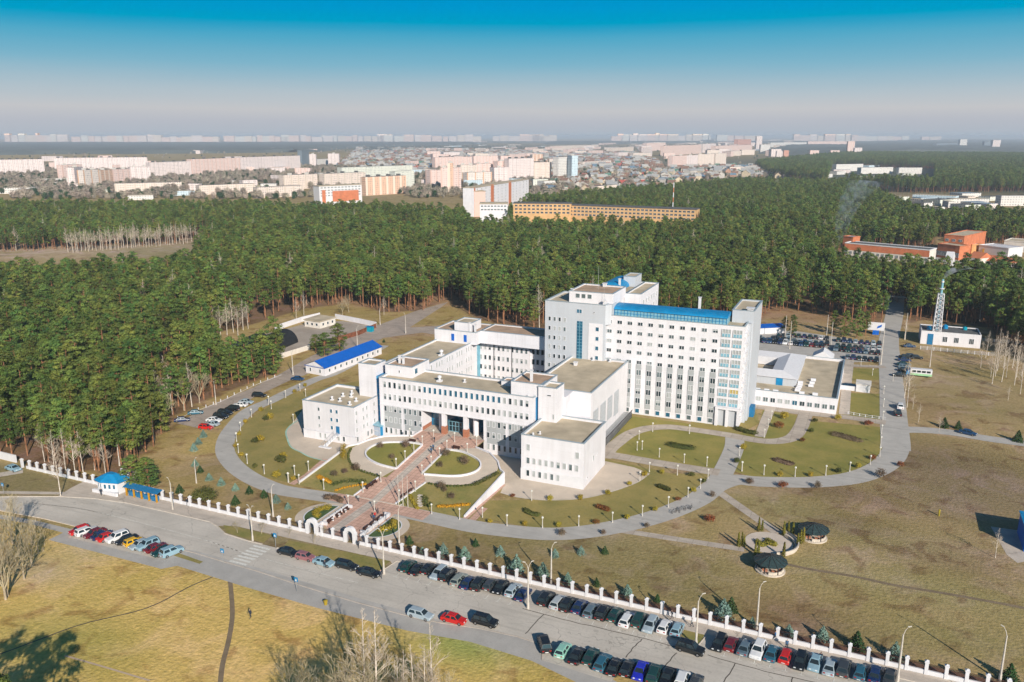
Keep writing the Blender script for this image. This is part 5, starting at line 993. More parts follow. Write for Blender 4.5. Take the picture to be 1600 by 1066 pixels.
# bicycle sculptures beside the ring road
def bike(x, y, rz, label):
    t_ = thing('bicycle', label, 'bicycle', (x,y,0), rz, group='bicycles leaning together by the ring road'); 
    for s_ in (-.52,.52):
        mb = MB(); n_ = 16
        for k in range(n_): a0, a1 = 2*PI*k/n_, 2*PI*(k+1)/n_; mb.tube((s_+.33*math.cos(a0),0,.36+.33*math.sin(a0)),(s_+.33*math.cos(a1),0,.36+.33*math.sin(a1)),.035,n=4)
        for k in range(4): a = PI*k/4; mb.tube((s_-.32*math.cos(a),0,.36-.32*math.sin(a)),(s_+.32*math.cos(a),0,.36+.32*math.sin(a)),.012,n=3)
        mb.build('wheel', 'dark_iron', t_)
    mb = MB(); P_ = {'r':(-.52,0,.36),'b':(-.08,0,.33),'s':(-.2,0,.85),'h':(.35,0,.88),'f':(.52,0,.36)}
    for a, b in (('r','b'),('b','s'),('s','r'),('s','h'),('b','h'),('h','f')): mb.tube(P_[a],P_[b],.03,n=4)
    mb.build('bike_frame', 'metal_grey', t_); MB().tube((.33,-.28,1.0),(.33,.28,1.0),.025,n=4).tube((.35,0,.88),(.33,0,1.0),.025,n=4).build('handlebar', 'dark_iron', t_); MB().box(-.33,-.08,.88,-.07,.08,.95).build('saddle', 'dark_iron', t_)
for k, (px, py) in enumerate(((1053,802),(1059,800),(1066,798),(1073,796),(1080,795))): bike(*G(px,py), random.uniform(0,3), 'bicycle parked at the ring road, %s of the five' % ORD[k])
# ================================================================ CARS
CARCOL = {'black':(.012,.014,.016),'dark grey':(.05,.055,.06),'navy':(.012,.03,.10),'dark green':(.01,.05,.045),'dark blue':(.012,.05,.13),'teal blue':(.03,.12,.18),'blue':(.02,.03,.45),'silver blue':(.36,.43,.48),'silver':(.45,.48,.50),'grey green':(.26,.29,.26),'grey blue':(.12,.17,.21),
          'white':(.75,.74,.75),'red':(.55,.015,.01),'dark red':(.16,.012,.018),'yellow':(.75,.42,.01),'mint':(.28,.55,.45),'light blue':(.26,.40,.48),'dusty pink':(.30,.12,.13),'beige':(.5,.42,.33)}
for k, c in CARCOL.items():
    m = mat('paint_'+k.replace(' ','_'), c, .32, .03, .3, spec=.5); m.node_tree.nodes['Principled BSDF'].inputs['Coat Weight'].default_value = .5; m.node_tree.nodes['Principled BSDF'].inputs['Coat Roughness'].default_value = .12
mat('car_glass', (.02,.03,.035), .1, .05, 1, spec=.8); mat('tyre', (.018,.018,.018), .9); mat('rim', (.4,.4,.42), .35, metallic=.7); mat('headlight', (.7,.72,.75), .15, spec=.8); mat('tail_light', (.35,.01,.01), .3); mat('plate', (.75,.75,.75), .5)
CT = {  # side outlines: lower body (x,z), then cabin (x0 foot, x1 top, x2 top, x3 foot, height)
 'sedan': dict(L=4.55, W=1.76, h=.86, hood=.80, cab=(-1.62,-1.05,.42,1.12,1.42)),
 'hatchback': dict(L=4.05, W=1.70, h=.90, hood=.84, cab=(-1.90,-1.60,.35,1.0,1.46)),
 'suv': dict(L=4.60, W=1.86, h=1.05, hood=1.0, cab=(-2.12,-1.85,.45,1.05,1.74)),
 'estate': dict(L=4.60, W=1.76, h=.90, hood=.84, cab=(-2.12,-1.88,.40,1.12,1.50)),
 'minivan': dict(L=4.5, W=1.82, h=1.0, hood=.98, cab=(-2.12,-1.95,.75,1.55,1.72))}
def car_meshes(kind):
    d = CT[kind]; L, W, h, hd = d['L'], d['W'], d['h'], d['hood']; x = L/2; c0, c1, c2, c3, ch_ = d['cab']
    out_ = {}
    low_ = [(-x,.32),(-x*1.0,.55),(-x*.985,h-.10),(-x*.95,h-.02),(c0-.02 if kind=='sedan' else -x*.93,h),(c3,h),(c3+.15,hd+.03),(x*.93,hd-.10),(x*.99,.60),(x,.45),(x*.98,.28)]
    bot = [(x*.80,.22),(-x*.80,.22)]
    rings = []
    for y, s_, dz in ((-1,0,.0),(-.97,0,0),(-.80,0,0),(0,0,0),(.80,0,0),(.97,0,0),(1,0,0)):
        inset = {1:.05,.97:.02,.8:0,0:0}[abs(y)]; crown = {1:-.12,.97:-.05,.8:0,0:.03}[abs(y)]
        bow = {1:.12,.97:.08,.8:.04,0:0}[abs(y)]
        rings.append([(px_*(1-bow/x), y*W/2, (z+crown*(1 if z > .7 else 0))) for px_, z in low_+bot])
    mb = MB(); k = len(rings[0])
    for r in rings: mb.v += r
    for a in range(len(rings)-1):
        for i in range(k): mb.f.append((a*k+i,a*k+(i+1)%k,(a+1)*k+(i+1)%k,(a+1)*k+i)); mb.m.append(0)
    mb.f += [tuple(range(k))[::-1], tuple((len(rings)-1)*k+i for i in range(k))]; mb.m += [0,0]
    # cabin shell in body colour (pillars and roof)
    wb, wt = W/2-.06, W/2-.26
    mb.add([(c0,-wb,h-.03),(c3,-wb,h-.03),(c3,wb,h-.03),(c0,wb,h-.03),(c1,-wt,ch_-.04),(c2,-wt,ch_-.04),(c2,wt,ch_-.04),(c1,wt,ch_-.04),(c1+.15,-wt+.1,ch_),(c2-.15,-wt+.1,ch_),(c2-.15,wt-.1,ch_),(c1+.15,wt-.1,ch_)],
           [(0,1,5,4),(1,2,6,5),(2,3,7,6),(3,0,4,7),(4,5,9,8),(5,6,10,9),(6,7,11,10),(7,4,8,11),(8,9,10,11)])
    out_['body'] = (mb, ['paint'])
    def quad(p, q, r, s_, o_):      # glass lying just proud of the shell, shrunk towards its middle
        P_ = [np.array(v) for v in (p,q,r,s_)]; c = sum(P_)/4; n_ = np.cross(P_[1]-P_[0], P_[3]-P_[0]); n_ = n_/np.linalg.norm(n_)
        return [tuple(c+(v-c)*.86+n_*o_) for v in P_]
    g = MB(); g.add(quad((c3,-wb,h+.02),(c3,wb,h+.02),(c2,wt,ch_-.06),(c2,-wt,ch_-.06),.012), [(0,1,2,3)]); out_['windscreen'] = (g, ['car_glass'])
    g = MB(); g.add(quad((c0,wb,h+.02),(c0,-wb,h+.02),(c1,-wt,ch_-.06),(c1,wt,ch_-.06),.012), [(0,1,2,3)]); out_['rear_window'] = (g, ['car_glass'])
    for s_ in (-1,1):
        g = MB(); xm = (c0+c3)/2; tm = (c1+c2)/2
        for a0, a1, b0, b1 in ((c0+.12,xm-.04,c1+.06,tm-.04),(xm+.04,c3-.10,tm+.04,c2-.04)):
            v = [(a0,s_*wb,h+.01),(a1,s_*wb,h+.01),(b1,s_*wt,ch_-.08),(b0,s_*wt,ch_-.08)]
            if s_ > 0: v = v[::-1]
            g.add(quad(*v,.014), [(0,1,2,3)])
        out_['side_window'+('' if s_ < 0 else '+')] = (g, ['car_glass'])
    wh = MB(); wh.tube((0,-.10,0),(0,.10,0),.33,n=12,mi=0); wh.tube((0,-.115,0),(0,.115,0),.19,n=8,mi=1); out_['wheel'] = (wh, ['tyre','rim'])
    for s_ in (-1,1):
        g = MB().box(x*.955,s_*(W/2-.42)-.16,.55,x*.985,s_*(W/2-.42)+.16,.70); out_['headlight'+('' if s_ < 0 else '+')] = (g, ['headlight'])
        g = MB().box(-x*.99,s_*(W/2-.34)-.15,.60,-x*.965,s_*(W/2-.34)+.15,.78); out_['tail_light'+('' if s_ < 0 else '+')] = (g, ['tail_light'])
    out_['number_plate'] = (MB().box(-x*1.012,-.26,.42,-x*.99,.26,.54), ['plate'])
    return out_
CM = {}
for kd in CT:
    CM[kd] = {}
    for nm, (mb, ms) in car_meshes(kd).items():
        me = bpy.data.meshes.new(nm.rstrip('+')); me.from_pydata(mb.v, [], mb.f)
        for m in ms: me.materials.append(MATS['paint_black' if m == 'paint' else m])
        me.polygons.foreach_set('material_index', mb.m); me.update(); CM[kd][nm] = me
    # one-mesh version for cars too small to show their parts
    V_ = []; F_ = []; M_ = []; names = ['paint_black','car_glass','tyre','rim','headlight','tail_light','plate']
    for nm, me in CM[kd].items():
        offs = [(0,0,0)] if nm != 'wheel' else [(sx_*CT[kd]['L']*.31, sy_*(CT[kd]['W']/2-.10), .33) for sx_ in (-1,1) for sy_ in (-1,1)]
        for of in offs:
            b = len(V_); V_ += [(v.co.x+of[0],v.co.y+of[1],v.co.z+of[2]) for v in me.vertices]
            for q in me.polygons: F_.append(tuple(i+b for i in q.vertices)); M_.append(names.index(me.materials[q.material_index].name))
    me = bpy.data.meshes.new('small_'+kd); me.from_pydata(V_, [], F_); [me.materials.append(bpy.data.materials[q]) for q in names]; me.polygons.foreach_set('material_index', M_); me.update(); CM[kd]['ALL'] = me
def car(x, y, rz, colr, kind, label, group, small=False, z=.045):
    if small:
        o = bpy.data.objects.new('parked_car', CM[kind]['ALL']); C.objects.link(o); o.location = (x,y,z); o.rotation_euler = (0,0,rz); o.material_slots[0].link = 'OBJECT'; o.material_slots[0].material = MATS['paint_'+colr.replace(' ','_')]; return tag(o, label, 'car', group)
    t_ = thing('parked_car', label, 'car', (x,y,z), rz, group)
    for nm, me in CM[kind].items():
        if nm == 'ALL': continue
        if nm == 'wheel':
            for sx_ in (-1,1):
                for sy_ in (-1,1): o = bpy.data.objects.new('wheel', me); C.objects.link(o); o.parent = t_; o.location = (sx_*CT[kind]['L']*.31, sy_*(CT[kind]['W']/2-.10), .33)
            continue
        o = bpy.data.objects.new(nm.rstrip('+'), me); C.objects.link(o); o.parent = t_
        if nm == 'body': o.material_slots[0].link = 'OBJECT'; o.material_slots[0].material = MATS['paint_'+colr.replace(' ','_')]
    return t_
def row(pts, cols, kinds, rz, off, where, group, small=False, jit=.05):
    for i, (p, c) in enumerate(zip(pts, cols)):
        k = kinds[i%len(kinds)]; u, v = G(*p) if off is not None else p; ox, oy = off or (0,0)
        car(u+ox, v+oy, rz+random.uniform(-jit,jit)+(PI if random.random() < .25 else 0), c, k, '%s %s parked %s, %s from the left' % (c, k, where, ordn(i)), group, small)
s6 = Z2(6.4,600,860); s7 = Z2(5.926,830,930); s8 = Z2(5,1080,960)
row([s6(x,y) for x, y in ((165,238),(265,272),(372,268),(480,312),(565,330),(682,380),(775,412),(885,428),(1000,432),(1100,458),(1230,488),(1328,532))], ['dark green','black','black','silver blue','black','grey green','navy','black','dark grey','black','silver blue','navy'], ['sedan','sedan','hatchback','estate','suv','estate','sedan','suv','hatchback','sedan','estate','sedan'], PI/2-.02, (.2,2.35), 'in the first bay by the fence', 'cars in the first parking bay', jit=.03)
row([s7(x,y) for x, y in ((88,122),(200,155),(290,178),(398,195),(508,235),(620,257),(733,272),(845,322),(955,326),(1064,372),(1195,388),(1315,413))], ['black','silver','black','navy','grey blue','black','dark green','white','dark green','silver blue','white','light blue'], ['suv','estate','suv','sedan','estate','suv','sedan','estate','minivan','estate','hatchback','hatchback'], PI/2-.05, (.1,2.35), 'in the second bay by the fence', 'cars in the second parking bay', jit=.03)
row([s8(x,y) for x, y in ((192,308),(285,318),(397,346),(500,372),(608,393),(718,414),(832,455),(950,466),(1068,502),(1178,513),(1308,545),(1425,560),(1540,590))], ['black','dark red','grey blue','white','teal blue','red','black','light blue','silver blue','dark grey','teal blue','navy','dark grey'], ['estate','hatchback','sedan','suv','sedan','hatchback','estate','sedan','sedan','suv','hatchback','sedan','sedan'], PI/2-.08, (.1,2.3), 'in the third bay by the fence', 'cars in the third parking bay', jit=.03)
row([s7(x,y) for x, y in ((240,612),(372,665),(500,672),(612,730),(722,772),(842,790),(965,812),(1095,845),(1220,870),(1355,905),(1480,930))], ['mint','black','dark green','teal blue','black','black','blue','dark green','black','white','dark grey'], ['hatchback','sedan','sedan','estate','sedan','hatchback','sedan','suv','sedan','minivan','sedan'], PI/2-.02, (.1,2.3), 'in the lower row south of the street', 'cars in the lower street row', jit=.05)
car(*G(*s7(122,480)), PI/2+.55, 'black', 'suv', 'black suv standing askew at the start of the lower street row', 'cars in the lower street row')
for (px, py), c, k, lb in ((zb(165,212),'black','sedan','first'),(zb(250,236),'dusty pink','hatchback','second'),(zb(343,262),'light blue','sedan','third'),(zb(458,280),'black','estate','fourth'),(zb(568,316),'black','sedan','fifth')):
    u, v = G(px, py); car(u, v-.1, random.uniform(-.05,.05), c, k, '%s %s by the kerb right of the crossing, %s from the left' % (c, k, lb), 'cars along the kerb before the gate court')
for px, py, c, k, rz, lb in ((656,966,'silver blue','estate',-.02,'silver-blue estate car on the near side of the street'),(708,973,'red','sedan',.0,'bright red sedan on the near side of the street'),(757,977,'black','suv',.0,'black suv behind the red sedan on the near side of the street'),(1078,1020,'black','suv',-.10,'black suv turning by the grass island')):
    u, v = G(px, py); car(u, v+.3, rz, c, k, lb, 'cars on the street')
lc = [(318,468),(347,471),(380,479),(410,487),(433,493),(470,497),(507,505),(537,514),(562,524),(592,527),(624,537),(653,551),(688,554)]
row([zl(*p) for p in lc], ['red','white','dark red','navy','red','white','black','yellow','silver blue','light blue','dark red','dark green','light blue'], ['hatchback','estate','sedan','sedan','sedan','suv','sedan','hatchback','sedan','suv','sedan','sedan','suv'], PI/2-.25, (0,0), 'in the bay left of the crossing', 'cars in the bay below the street, far left', jit=.03)
va, vb = np.array(G(*zA(120,478))), np.array(G(*zA(1000,168))); sa_ = math.atan2(*(vb-va)[::-1])
row([zA(*p) for p in ((120,478),(222,423))], ['navy','teal blue'], ['sedan','sedan'], math.radians(42), (0,0), 'on the forest side of the service road', 'cars beside the service road')
row([zA(*p) for p in ((300,535),(345,510),(362,480),(412,455),(445,428),(500,396),(562,364),(605,342),(703,292),(995,166))], ['red','silver blue','white','black','black','black','white','silver blue','black','dark blue'], ['hatchback','sedan','sedan','suv','suv','minivan','sedan','sedan','estate','sedan'], math.radians(12), (0,0), 'on the lawn side of the service road', 'cars beside the service road')
car(*G(21,735), -.1, 'light blue', 'sedan', 'light blue sedan at the far left edge behind the verge', 'cars beside the service road'); car(*G(1512,679), -.35, 'dark blue', 'sedan', 'dark blue sedan on the right-hand side road', 'cars on the eastern road')
zB = Z2(6.667,1180,490)
cr_ = random.Random(3)
def lot(a, b, n_, rz, nm):
    A_, B_ = np.array(G(*zB(*a))), np.array(G(*zB(*b)))
    for i in range(n_):
        p = A_+(B_-A_)*i/max(1,n_-1); c = cr_.choices(['black','dark grey','dark blue','navy','dark green','silver','white','dark red','grey blue','silver blue'], [6,4,3,4,4,3,2,1,3,3])[0]; k = cr_.choice(['sedan','hatchback','suv','estate'])
        car(p[0], p[1], rz+cr_.uniform(-.05,.05)+(PI if cr_.random() < .4 else 0), c, k, '%s %s, %s in %s of the car park' % (c, k, ordn(i), nm), 'cars in the car park behind the annex', True, .06)
lot((395,240),(745,272),7,PI/2,'the back row, left half'); lot((865,288),(1288,330),8,PI/2,'the back row, right half'); lot((240,248),(345,243),3,PI/2,'the short back row by the kiosk'); lot((55,262),(100,300),3,PI/2,'the corner beside the ward block')
lot((180,275),(745,330),11,PI/2,'the upper middle row, left half'); lot((150,305),(700,352),11,PI/2,'the lower middle row, left half'); lot((855,355),(1288,378),8,PI/2,'the upper middle row, right half'); lot((840,385),(1275,425),8,PI/2,'the lower middle row, right half'); lot((960,468),(1262,500),6,PI/2,'the front row')
sheet('car_park', PXP([(1160,520),(1240,517),(1330,530),(1382,540),(1384,566),(1320,566),(1170,545)]), .03, 'path_asphalt')
zC = Z2(7.105,1380,490)
for k, (x, y, c, kd, rz, lb) in enumerate(((290,375,'dark blue','sedan',.2,'dark blue sedan on the road before the boiler house'),(245,497,'black','sedan',.1,'black sedan at the head of the row east of the road'),(315,490,'dark grey','estate',.1,'dark grey estate beside the bus lay-by'),(375,503,'black','hatchback',.1,'black hatchback behind the lay-by'),(235,530,'navy','sedan',.1,'navy sedan second in the row east of the road'),(225,577,'dark green','sedan',.1,'dark green sedan third in the row east of the road'),(228,606,'grey blue','hatchback',.1,'grey blue hatchback fourth in the row east of the road'),(238,642,'black','sedan',.1,'black sedan last in the row east of the road'),(180,700,'black','sedan',.1,'black sedan alone on the road below the row'),(188,1052,'white','suv',PI/2,'white suv driving on the north-south road'))):
    car(*G(*zC(x,y)), rz, c, kd, lb, 'cars on the eastern road', True)
car(*G(*z5(955,262)), PI/2+.1, 'black', 'suv', 'black suv driving behind the white one on the north-south road', 'cars on the eastern road', True)
# small bus
bx, by = G(1437,588); bt = thing('minibus', 'small blue, white and green bus in the lay-by', 'bus', (bx,by,.05), .05)
MB().box(-3.2,-1.1,.9,3.6,1.1,2.6).build('body', 'frame_white', bt); MB().box(-3.15,-1.13,.45,3.62,1.13,1.15).build('skirt', 'green_paint', bt); MB().add([(-4.4,-1.05,.5),(-3.2,-1.05,.5),(-3.2,1.05,.5),(-4.4,1.05,.5),(-4.3,-1.05,1.5),(-3.2,-1.05,2.4),(-3.2,1.05,2.4),(-4.3,1.05,1.5)], [(0,1,5,4),(1,2,6,5),(2,3,7,6),(3,0,4,7),(4,5,6,7)]).build('cab', 'sky_blue_metal', bt)
for k in range(4): MB().box(-2.6+1.5*k,-1.14,1.5,-1.4+1.5*k,-1.1,2.2).build('window', 'car_glass', bt)
for x in (-3.0,2.2):
    for y in (-1.0,1.0): MB().tube((x,y-.12,.4),(x,y+.12,.4),.4,n=12).build('wheel', 'tyre', bt)
# ================================================================ PEOPLE
mat('skin', (.55,.34,.25), .6); mat('cloth_dark', (.02,.03,.05), .9); mat('cloth_blue', (.03,.10,.22), .9); mat('cloth_red', (.5,.03,.03), .9); mat('cloth_light', (.45,.45,.45), .9); mat('hair', (.04,.025,.02), .9)
def make_person(stride, seated=False):
    me = bpy.data.meshes.new('person'); s_ = stride; 
    V_ = [(0,0,.95),(0,0,1.15),(.02,0,1.38),(.03,0,1.50),(.04,0,1.62),(.05,0,1.72), (0,.19,1.40),(-.10*s_,.27,1.14),(.08*s_,.27,.92),(.14*s_,.27,.80), (0,-.19,1.40),(.10*s_,-.27,1.14),(.24*s_,-.26,.94),(.30*s_,-.26,.83),
         (0,.10,.90),(.16*s_,.11,.50),(.14*s_,.11,.09),(.32*s_+.10,.12,.04), (0,-.10,.90),(-.08*s_,-.11,.50),(-.34*s_,-.11,.11),(-.20*s_,-.12,.04)]
    E_ = [(0,1),(1,2),(2,3),(3,4),(4,5),(2,6),(6,7),(7,8),(8,9),(2,10),(10,11),(11,12),(12,13),(0,14),(14,15),(15,16),(16,17),(0,18),(18,19),(19,20),(20,21)]
    Rr = [.15,.14,.17,.065,.10,.085,.075,.05,.04,.035,.075,.05,.04,.035,.10,.065,.045,.04,.10,.065,.045,.04]
    me.from_pydata(V_, E_, []); o = bpy.data.objects.new('person_src', me); C.objects.link(o); md = o.modifiers.new('s','SKIN'); sk = me.skin_vertices[0].data
    for i, r in enumerate(Rr): sk[i].radius = (r, r)
    sk[0].use_root = True; sb = o.modifiers.new('u','SUBSURF'); sb.levels = 1; sb.render_levels = 1
    dg = bpy.context.evaluated_depsgraph_get(); m2_ = bpy.data.meshes.new_from_object(o.evaluated_get(dg)); bpy.data.objects.remove(o)
    m2_.materials.clear(); [m2_.materials.append(MATS[k]) for k in ('cloth_blue','cloth_dark','skin','hair')]
    for p in m2_.polygons:
        z = p.center.z; y = abs(p.center.y); p.use_smooth = True
        p.material_index = 3 if z > 1.70 or (z > 1.58 and p.center.x < .02 and y < .12) else 2 if z > 1.49 or (y > .2 and z < .88) else 0 if z > .95 else 1
    return m2_
PMs = [make_person(1.0), make_person(.35)]
def person(u, v, rz, top, label, z=.05, k=0):
    o = bpy.data.objects.new('person', PMs[k]); C.objects.link(o); o.location = (u,v,z); o.rotation_euler = (0,0,rz); o.material_slots[0].link = 'OBJECT'; o.material_slots[0].material = MATS[top]; return tag(o, label, 'person')
ppl = [((840,672),zr,'cloth_dark','person in dark clothes walking by the fence near the second bay'),((965,722),zr,'cloth_light','person in light jacket walking by the fence before the grass island'),((655,203),s8,'cloth_blue','person in blue jacket by the fence behind the dark red car'),((745,272),s8,'cloth_blue','person in blue standing behind the red hatchback'),((1008,372),s8,'cloth_dark','person in dark coat beside the light blue sedan'),
       ((405,318),zl,'cloth_dark','person in dark coat walking before the guard kiosk'),((750,358),zl,'cloth_dark','person in dark coat walking by the fence near the bush'),((1003,810),zl,'cloth_dark','person alone on the meadow below the crossing'),((512,180),zb,'cloth_dark','person at the right gateway on the street pavement'),((345,282),zb,'cloth_dark','person standing by the light blue sedan at the kerb'),((625,332),zb,'cloth_dark','person beside the last black car at the kerb'),((427,795),z3,'cloth_light','person crossing the pink court in pale clothes')]
for (p, zz_, top, lb) in ppl: person(*G(*zz_(*p)), random.uniform(0,6), top, lb)
for u, v, top, lb in ((22.2,2.6,'cloth_dark','person in dark clothes on the entrance plaza'),(24.2,-1.6,'cloth_blue','person in blue jacket on the upper walkway'),(24.6,-3.4,'cloth_blue','person in blue walking down the upper walkway'),(28.4,-35.0,'cloth_red','person in red jacket on the gate court'),(28.7,-36.0,'cloth_blue','person in blue beside the one in red on the gate court'),(27.6,-32.6,'cloth_dark','person in dark coat at the top of the gate court')): person(u, v, random.uniform(0,6), top, lb, zm(v)+.08 if v > -27 else .08, 1)
# ================================================================ VEGETATION
def leaf_cloud(V_, F_, r, c, rad, n, size, up=.35):
    """n leaf-sized triangles spread through an ellipsoid"""
    d = r.normal(size=(n,3)); d /= np.linalg.norm(d, axis=1)[:,None]; q = r.random(n)**.4
    p = np.array(c)+d*q[:,None]*np.array(rad)
    nr = d*np.array([1,1,1.0])+np.array([0,0,up])+r.normal(size=(n,3))*.30; nr /= np.linalg.norm(nr, axis=1)[:,None]
    a = np.cross(nr, r.normal(size=(n,3))); a /= np.linalg.norm(a, axis=1)[:,None]; b = np.cross(nr, a); s = size*(.6+.8*r.random(n))[:,None]
    b0 = len(V_)//1 if isinstance(V_, list) else 0
    V_.append(np.stack([p-a*s-b*s*.6, p+a*s-b*s*.6, p+b*s], 1).reshape(-1,3))
def cloud_mesh(name, chunks, m):
    v = np.concatenate(chunks); n = len(v)//3; me = bpy.data.meshes.new(name)
    me.vertices.add(len(v)); me.vertices.foreach_set('co', v.ravel().astype(np.float32)); me.loops.add(3*n); me.loops.foreach_set('vertex_index', np.arange(3*n, dtype=np.int32)); me.polygons.add(n); me.polygons.foreach_set('loop_start', np.arange(0,3*n,3,dtype=np.int32)); me.polygons.foreach_set('loop_total', np.full(n,3,dtype=np.int32))
    me.materials.append(MATS[m]); me.update(calc_edges=True); return me
def mk_tree(name, label, cat, group, trunk, crown_mesh, trunk_m, extra=None, tname='trunk', cname='crown'):
    t_ = thing(name, label, cat, (0,0,0), group=group); 
    if trunk: trunk.build(tname, trunk_m, t_)
    o = bpy.data.objects.new(cname, crown_mesh); C.objects.link(o); o.parent = t_; return t_
def pine_tree(seed, H=17.5, base=.46, R=2.6, dens=1.0):
    r = np.random.default_rng(seed); mb = MB(); lean = r.normal(size=2)*.25
    mb.tube((0,0,0),(lean[0]*.5,lean[1]*.5,H*.5),.24,.17,6,cap=False); mb.tube((lean[0]*.5,lean[1]*.5,H*.5),(lean[0],lean[1],H*.95),.17,.05,5,cap=False)
    ch = []; k = int(22*dens)
    for i in range(k):
        f = (i+.5)/k; z = H*(base+(1-base)*f*.97); prof = (1-max(0,f-.45)**1.6*1.9)*(.62+.38*min(1,f*3)); rr = R*prof*(.55+.5*r.random())*1.15; a = i*2.4+r.random()*1.2
        c = (lean[0]*f+rr*math.cos(a)*.72, lean[1]*f+rr*math.sin(a)*.72, z+r.normal()*.35); s = (1.45-.45*f)*(.75+.6*r.random())
        leaf_cloud(ch, None, r, c, (s*1.05,s*1.05,s*.60), int(78), .22, .5)
        mb.tube((lean[0]*f,lean[1]*f,z-.5), c, .06, .03, 3, cap=False)
    leaf_cloud(ch, None, r, (lean[0],lean[1],H-.6), (.7,.7,.9), 60, .2)
    for i in range(3): a = r.random()*6.3; z = H*(base-.05-.08*i); mb.tube((0,0,z),(math.cos(a)*1.2,math.sin(a)*1.2,z+.1),.04,.02,3,cap=False)
    return mb, cloud_mesh('crown', ch, 'pine_needles')
PG = 'pines of the forest round the hospital'
pines = []
for k, (H, b, R, d) in enumerate(((16.5,.44,3.0,1.0),(17.6,.50,2.8,.9),(15.2,.12,3.7,1.5),(17.0,.52,3.3,.9),(14.5,.32,2.9,1.1),(16,.42,2.7,.9))):
    mb, cm = pine_tree(100+k, H, b, R, d); pines.append(Proto(mk_tree('pine_tree', 'pine', 'pine tree', PG, mb, cm, 'pine_bark')))
# forest points
def fill(poly, sp, seed, jit=.42):
    r = np.random.default_rng(seed); P_ = np.array(poly); x0, y0 = P_.min(0); x1, y1 = P_.max(0); x0, x1 = max(x0,-1500), min(x1,2200); y1 = min(y1, 3500)
    gx, gy = np.meshgrid(np.arange(x0,x1,sp), np.arange(y0,y1,sp)); gx = gx+(r.random(gx.shape)-.5)*2*jit*sp; gy = gy+(r.random(gx.shape)-.5)*2*jit*sp; gx = gx.ravel(); gy = gy.ravel(); m_ = in_poly(gx, gy, poly)
    return np.stack([gx[m_], gy[m_]], 1)
def project(u, v, z=0):
    d = np.stack([u-CAM[0], v-CAM[1], np.full_like(u, z-CAM[2])], -1); x = d@rgt; y = d@upv; w_ = d@fwd; w_ = np.where(w_ < 1, 1, w_); return 800+F_PX*x/w_, 533-F_PX*y/w_
pt = np.concatenate([fill(FOR_A, 4.6, 1), fill(FOR_B, 5.2, 2)])
px_, py_ = project(pt[:,0], pt[:,1]); pt = pt[(px_ > -140) & (px_ < 1740)]
# gaps in the canopy: glades, and keep away from buildings, roads and the yard
keep = np.ones(len(pt), bool)
for ex in (PXP([(425,520),(500,492),(590,508),(440,565)]), PXP([(335,545),(385,535),(450,560),(380,600),(340,590)]), PXP([(1384,520),(1390,474),(1412,474),(1420,520)]), PXP([(1300,436),(1450,448),(1640,448),(1640,382),(1524,386),(1512,374),(1462,374),(1452,393),(1304,392)]) if 1 else PXP([(1300,436),(1304,392),(1452,393),(1462,374),(1512,374),(1524,386),(1640,382),(1640,436)])): keep &= ~in_poly(pt[:,0], pt[:,1], ex)
def vnoise(u, v, s, seed):
    r = np.random.default_rng(seed); g = r.random((64,64)); x = (u/s)%64; y = (v/s)%64; i = np.floor(x).astype(int)%64; j = np.floor(y).astype(int)%64; fx = x-np.floor(x); fy = y-np.floor(y); fx = fx*fx*(3-2*fx); fy = fy*fy*(3-2*fy)
    return (g[i,j]*(1-fx)+g[(i+1)%64,j]*fx)*(1-fy)+(g[i,(j+1)%64]*(1-fx)+g[(i+1)%64,(j+1)%64]*fx)*fy
keep &= ~((vnoise(pt[:,0], pt[:,1], 22, 9) > .86))
glade = in_poly(pt[:,0], pt[:,1], PXP([(262,668),(278,600),(330,545),(360,520),(430,500),(470,488),(430,470),(330,490),(250,580),(240,660)])); keep &= ~(glade & (np.random.default_rng(4).random(len(pt)) < .72))
open_r = in_poly(pt[:,0], pt[:,1], PXP([(1190,500),(1192,470),(1260,455),(1385,455),(1385,500)])); keep &= ~(open_r & (np.random.default_rng(5).random(len(pt)) < .45))
pt = pt[keep]; dd_ = np.hypot(pt[:,0]-CAM[0], pt[:,1]-CAM[1]); px_, py_ = project(pt[:,0], pt[:,1], 9); vis = (px_ > -20) & (px_ < 1620) & (py_ < 1080)
order = np.argsort(np.where(vis, dd_, 1e9)); ind, rest = order[:285], np.setdiff1d(np.arange(len(pt)), order[:285])
def where_pine(px, py):
    if px < 110: return 'tall pine in the dense stand at the left edge behind the street fence'
    if px < 200: return 'tall pine in the stand above the white street wall left of the guard kiosk'
    if px < 300: return 'tall pine near the forest corner left of the parked cars'
    if px < 420: return 'pine in the thin stand between service road and hangars'
    if px < 900: return 'pine along the sunlit forest edge behind the garage yard'
    if px < 1380: return 'pine in the open stand behind the hospital car park'
    return 'pine in the dark stand behind the boiler house'
rr_ = random.Random(8)
for i in ind:
    p = pt[i]; Q = rr_.choice([pines[q] for q in (0,1,3,4,5)]); Q.put((p[0],p[1],0), rr_.uniform(0,6.28), rr_.uniform(.72,1.12), where_pine(px_[i], py_[i]), PG if False else 'pines: '+where_pine(px_[i], py_[i])[5:] if False else where_pine(px_[i], py_[i]).replace('tall pine','pines').replace('pine in','pines in').replace('pine along','pines along'))
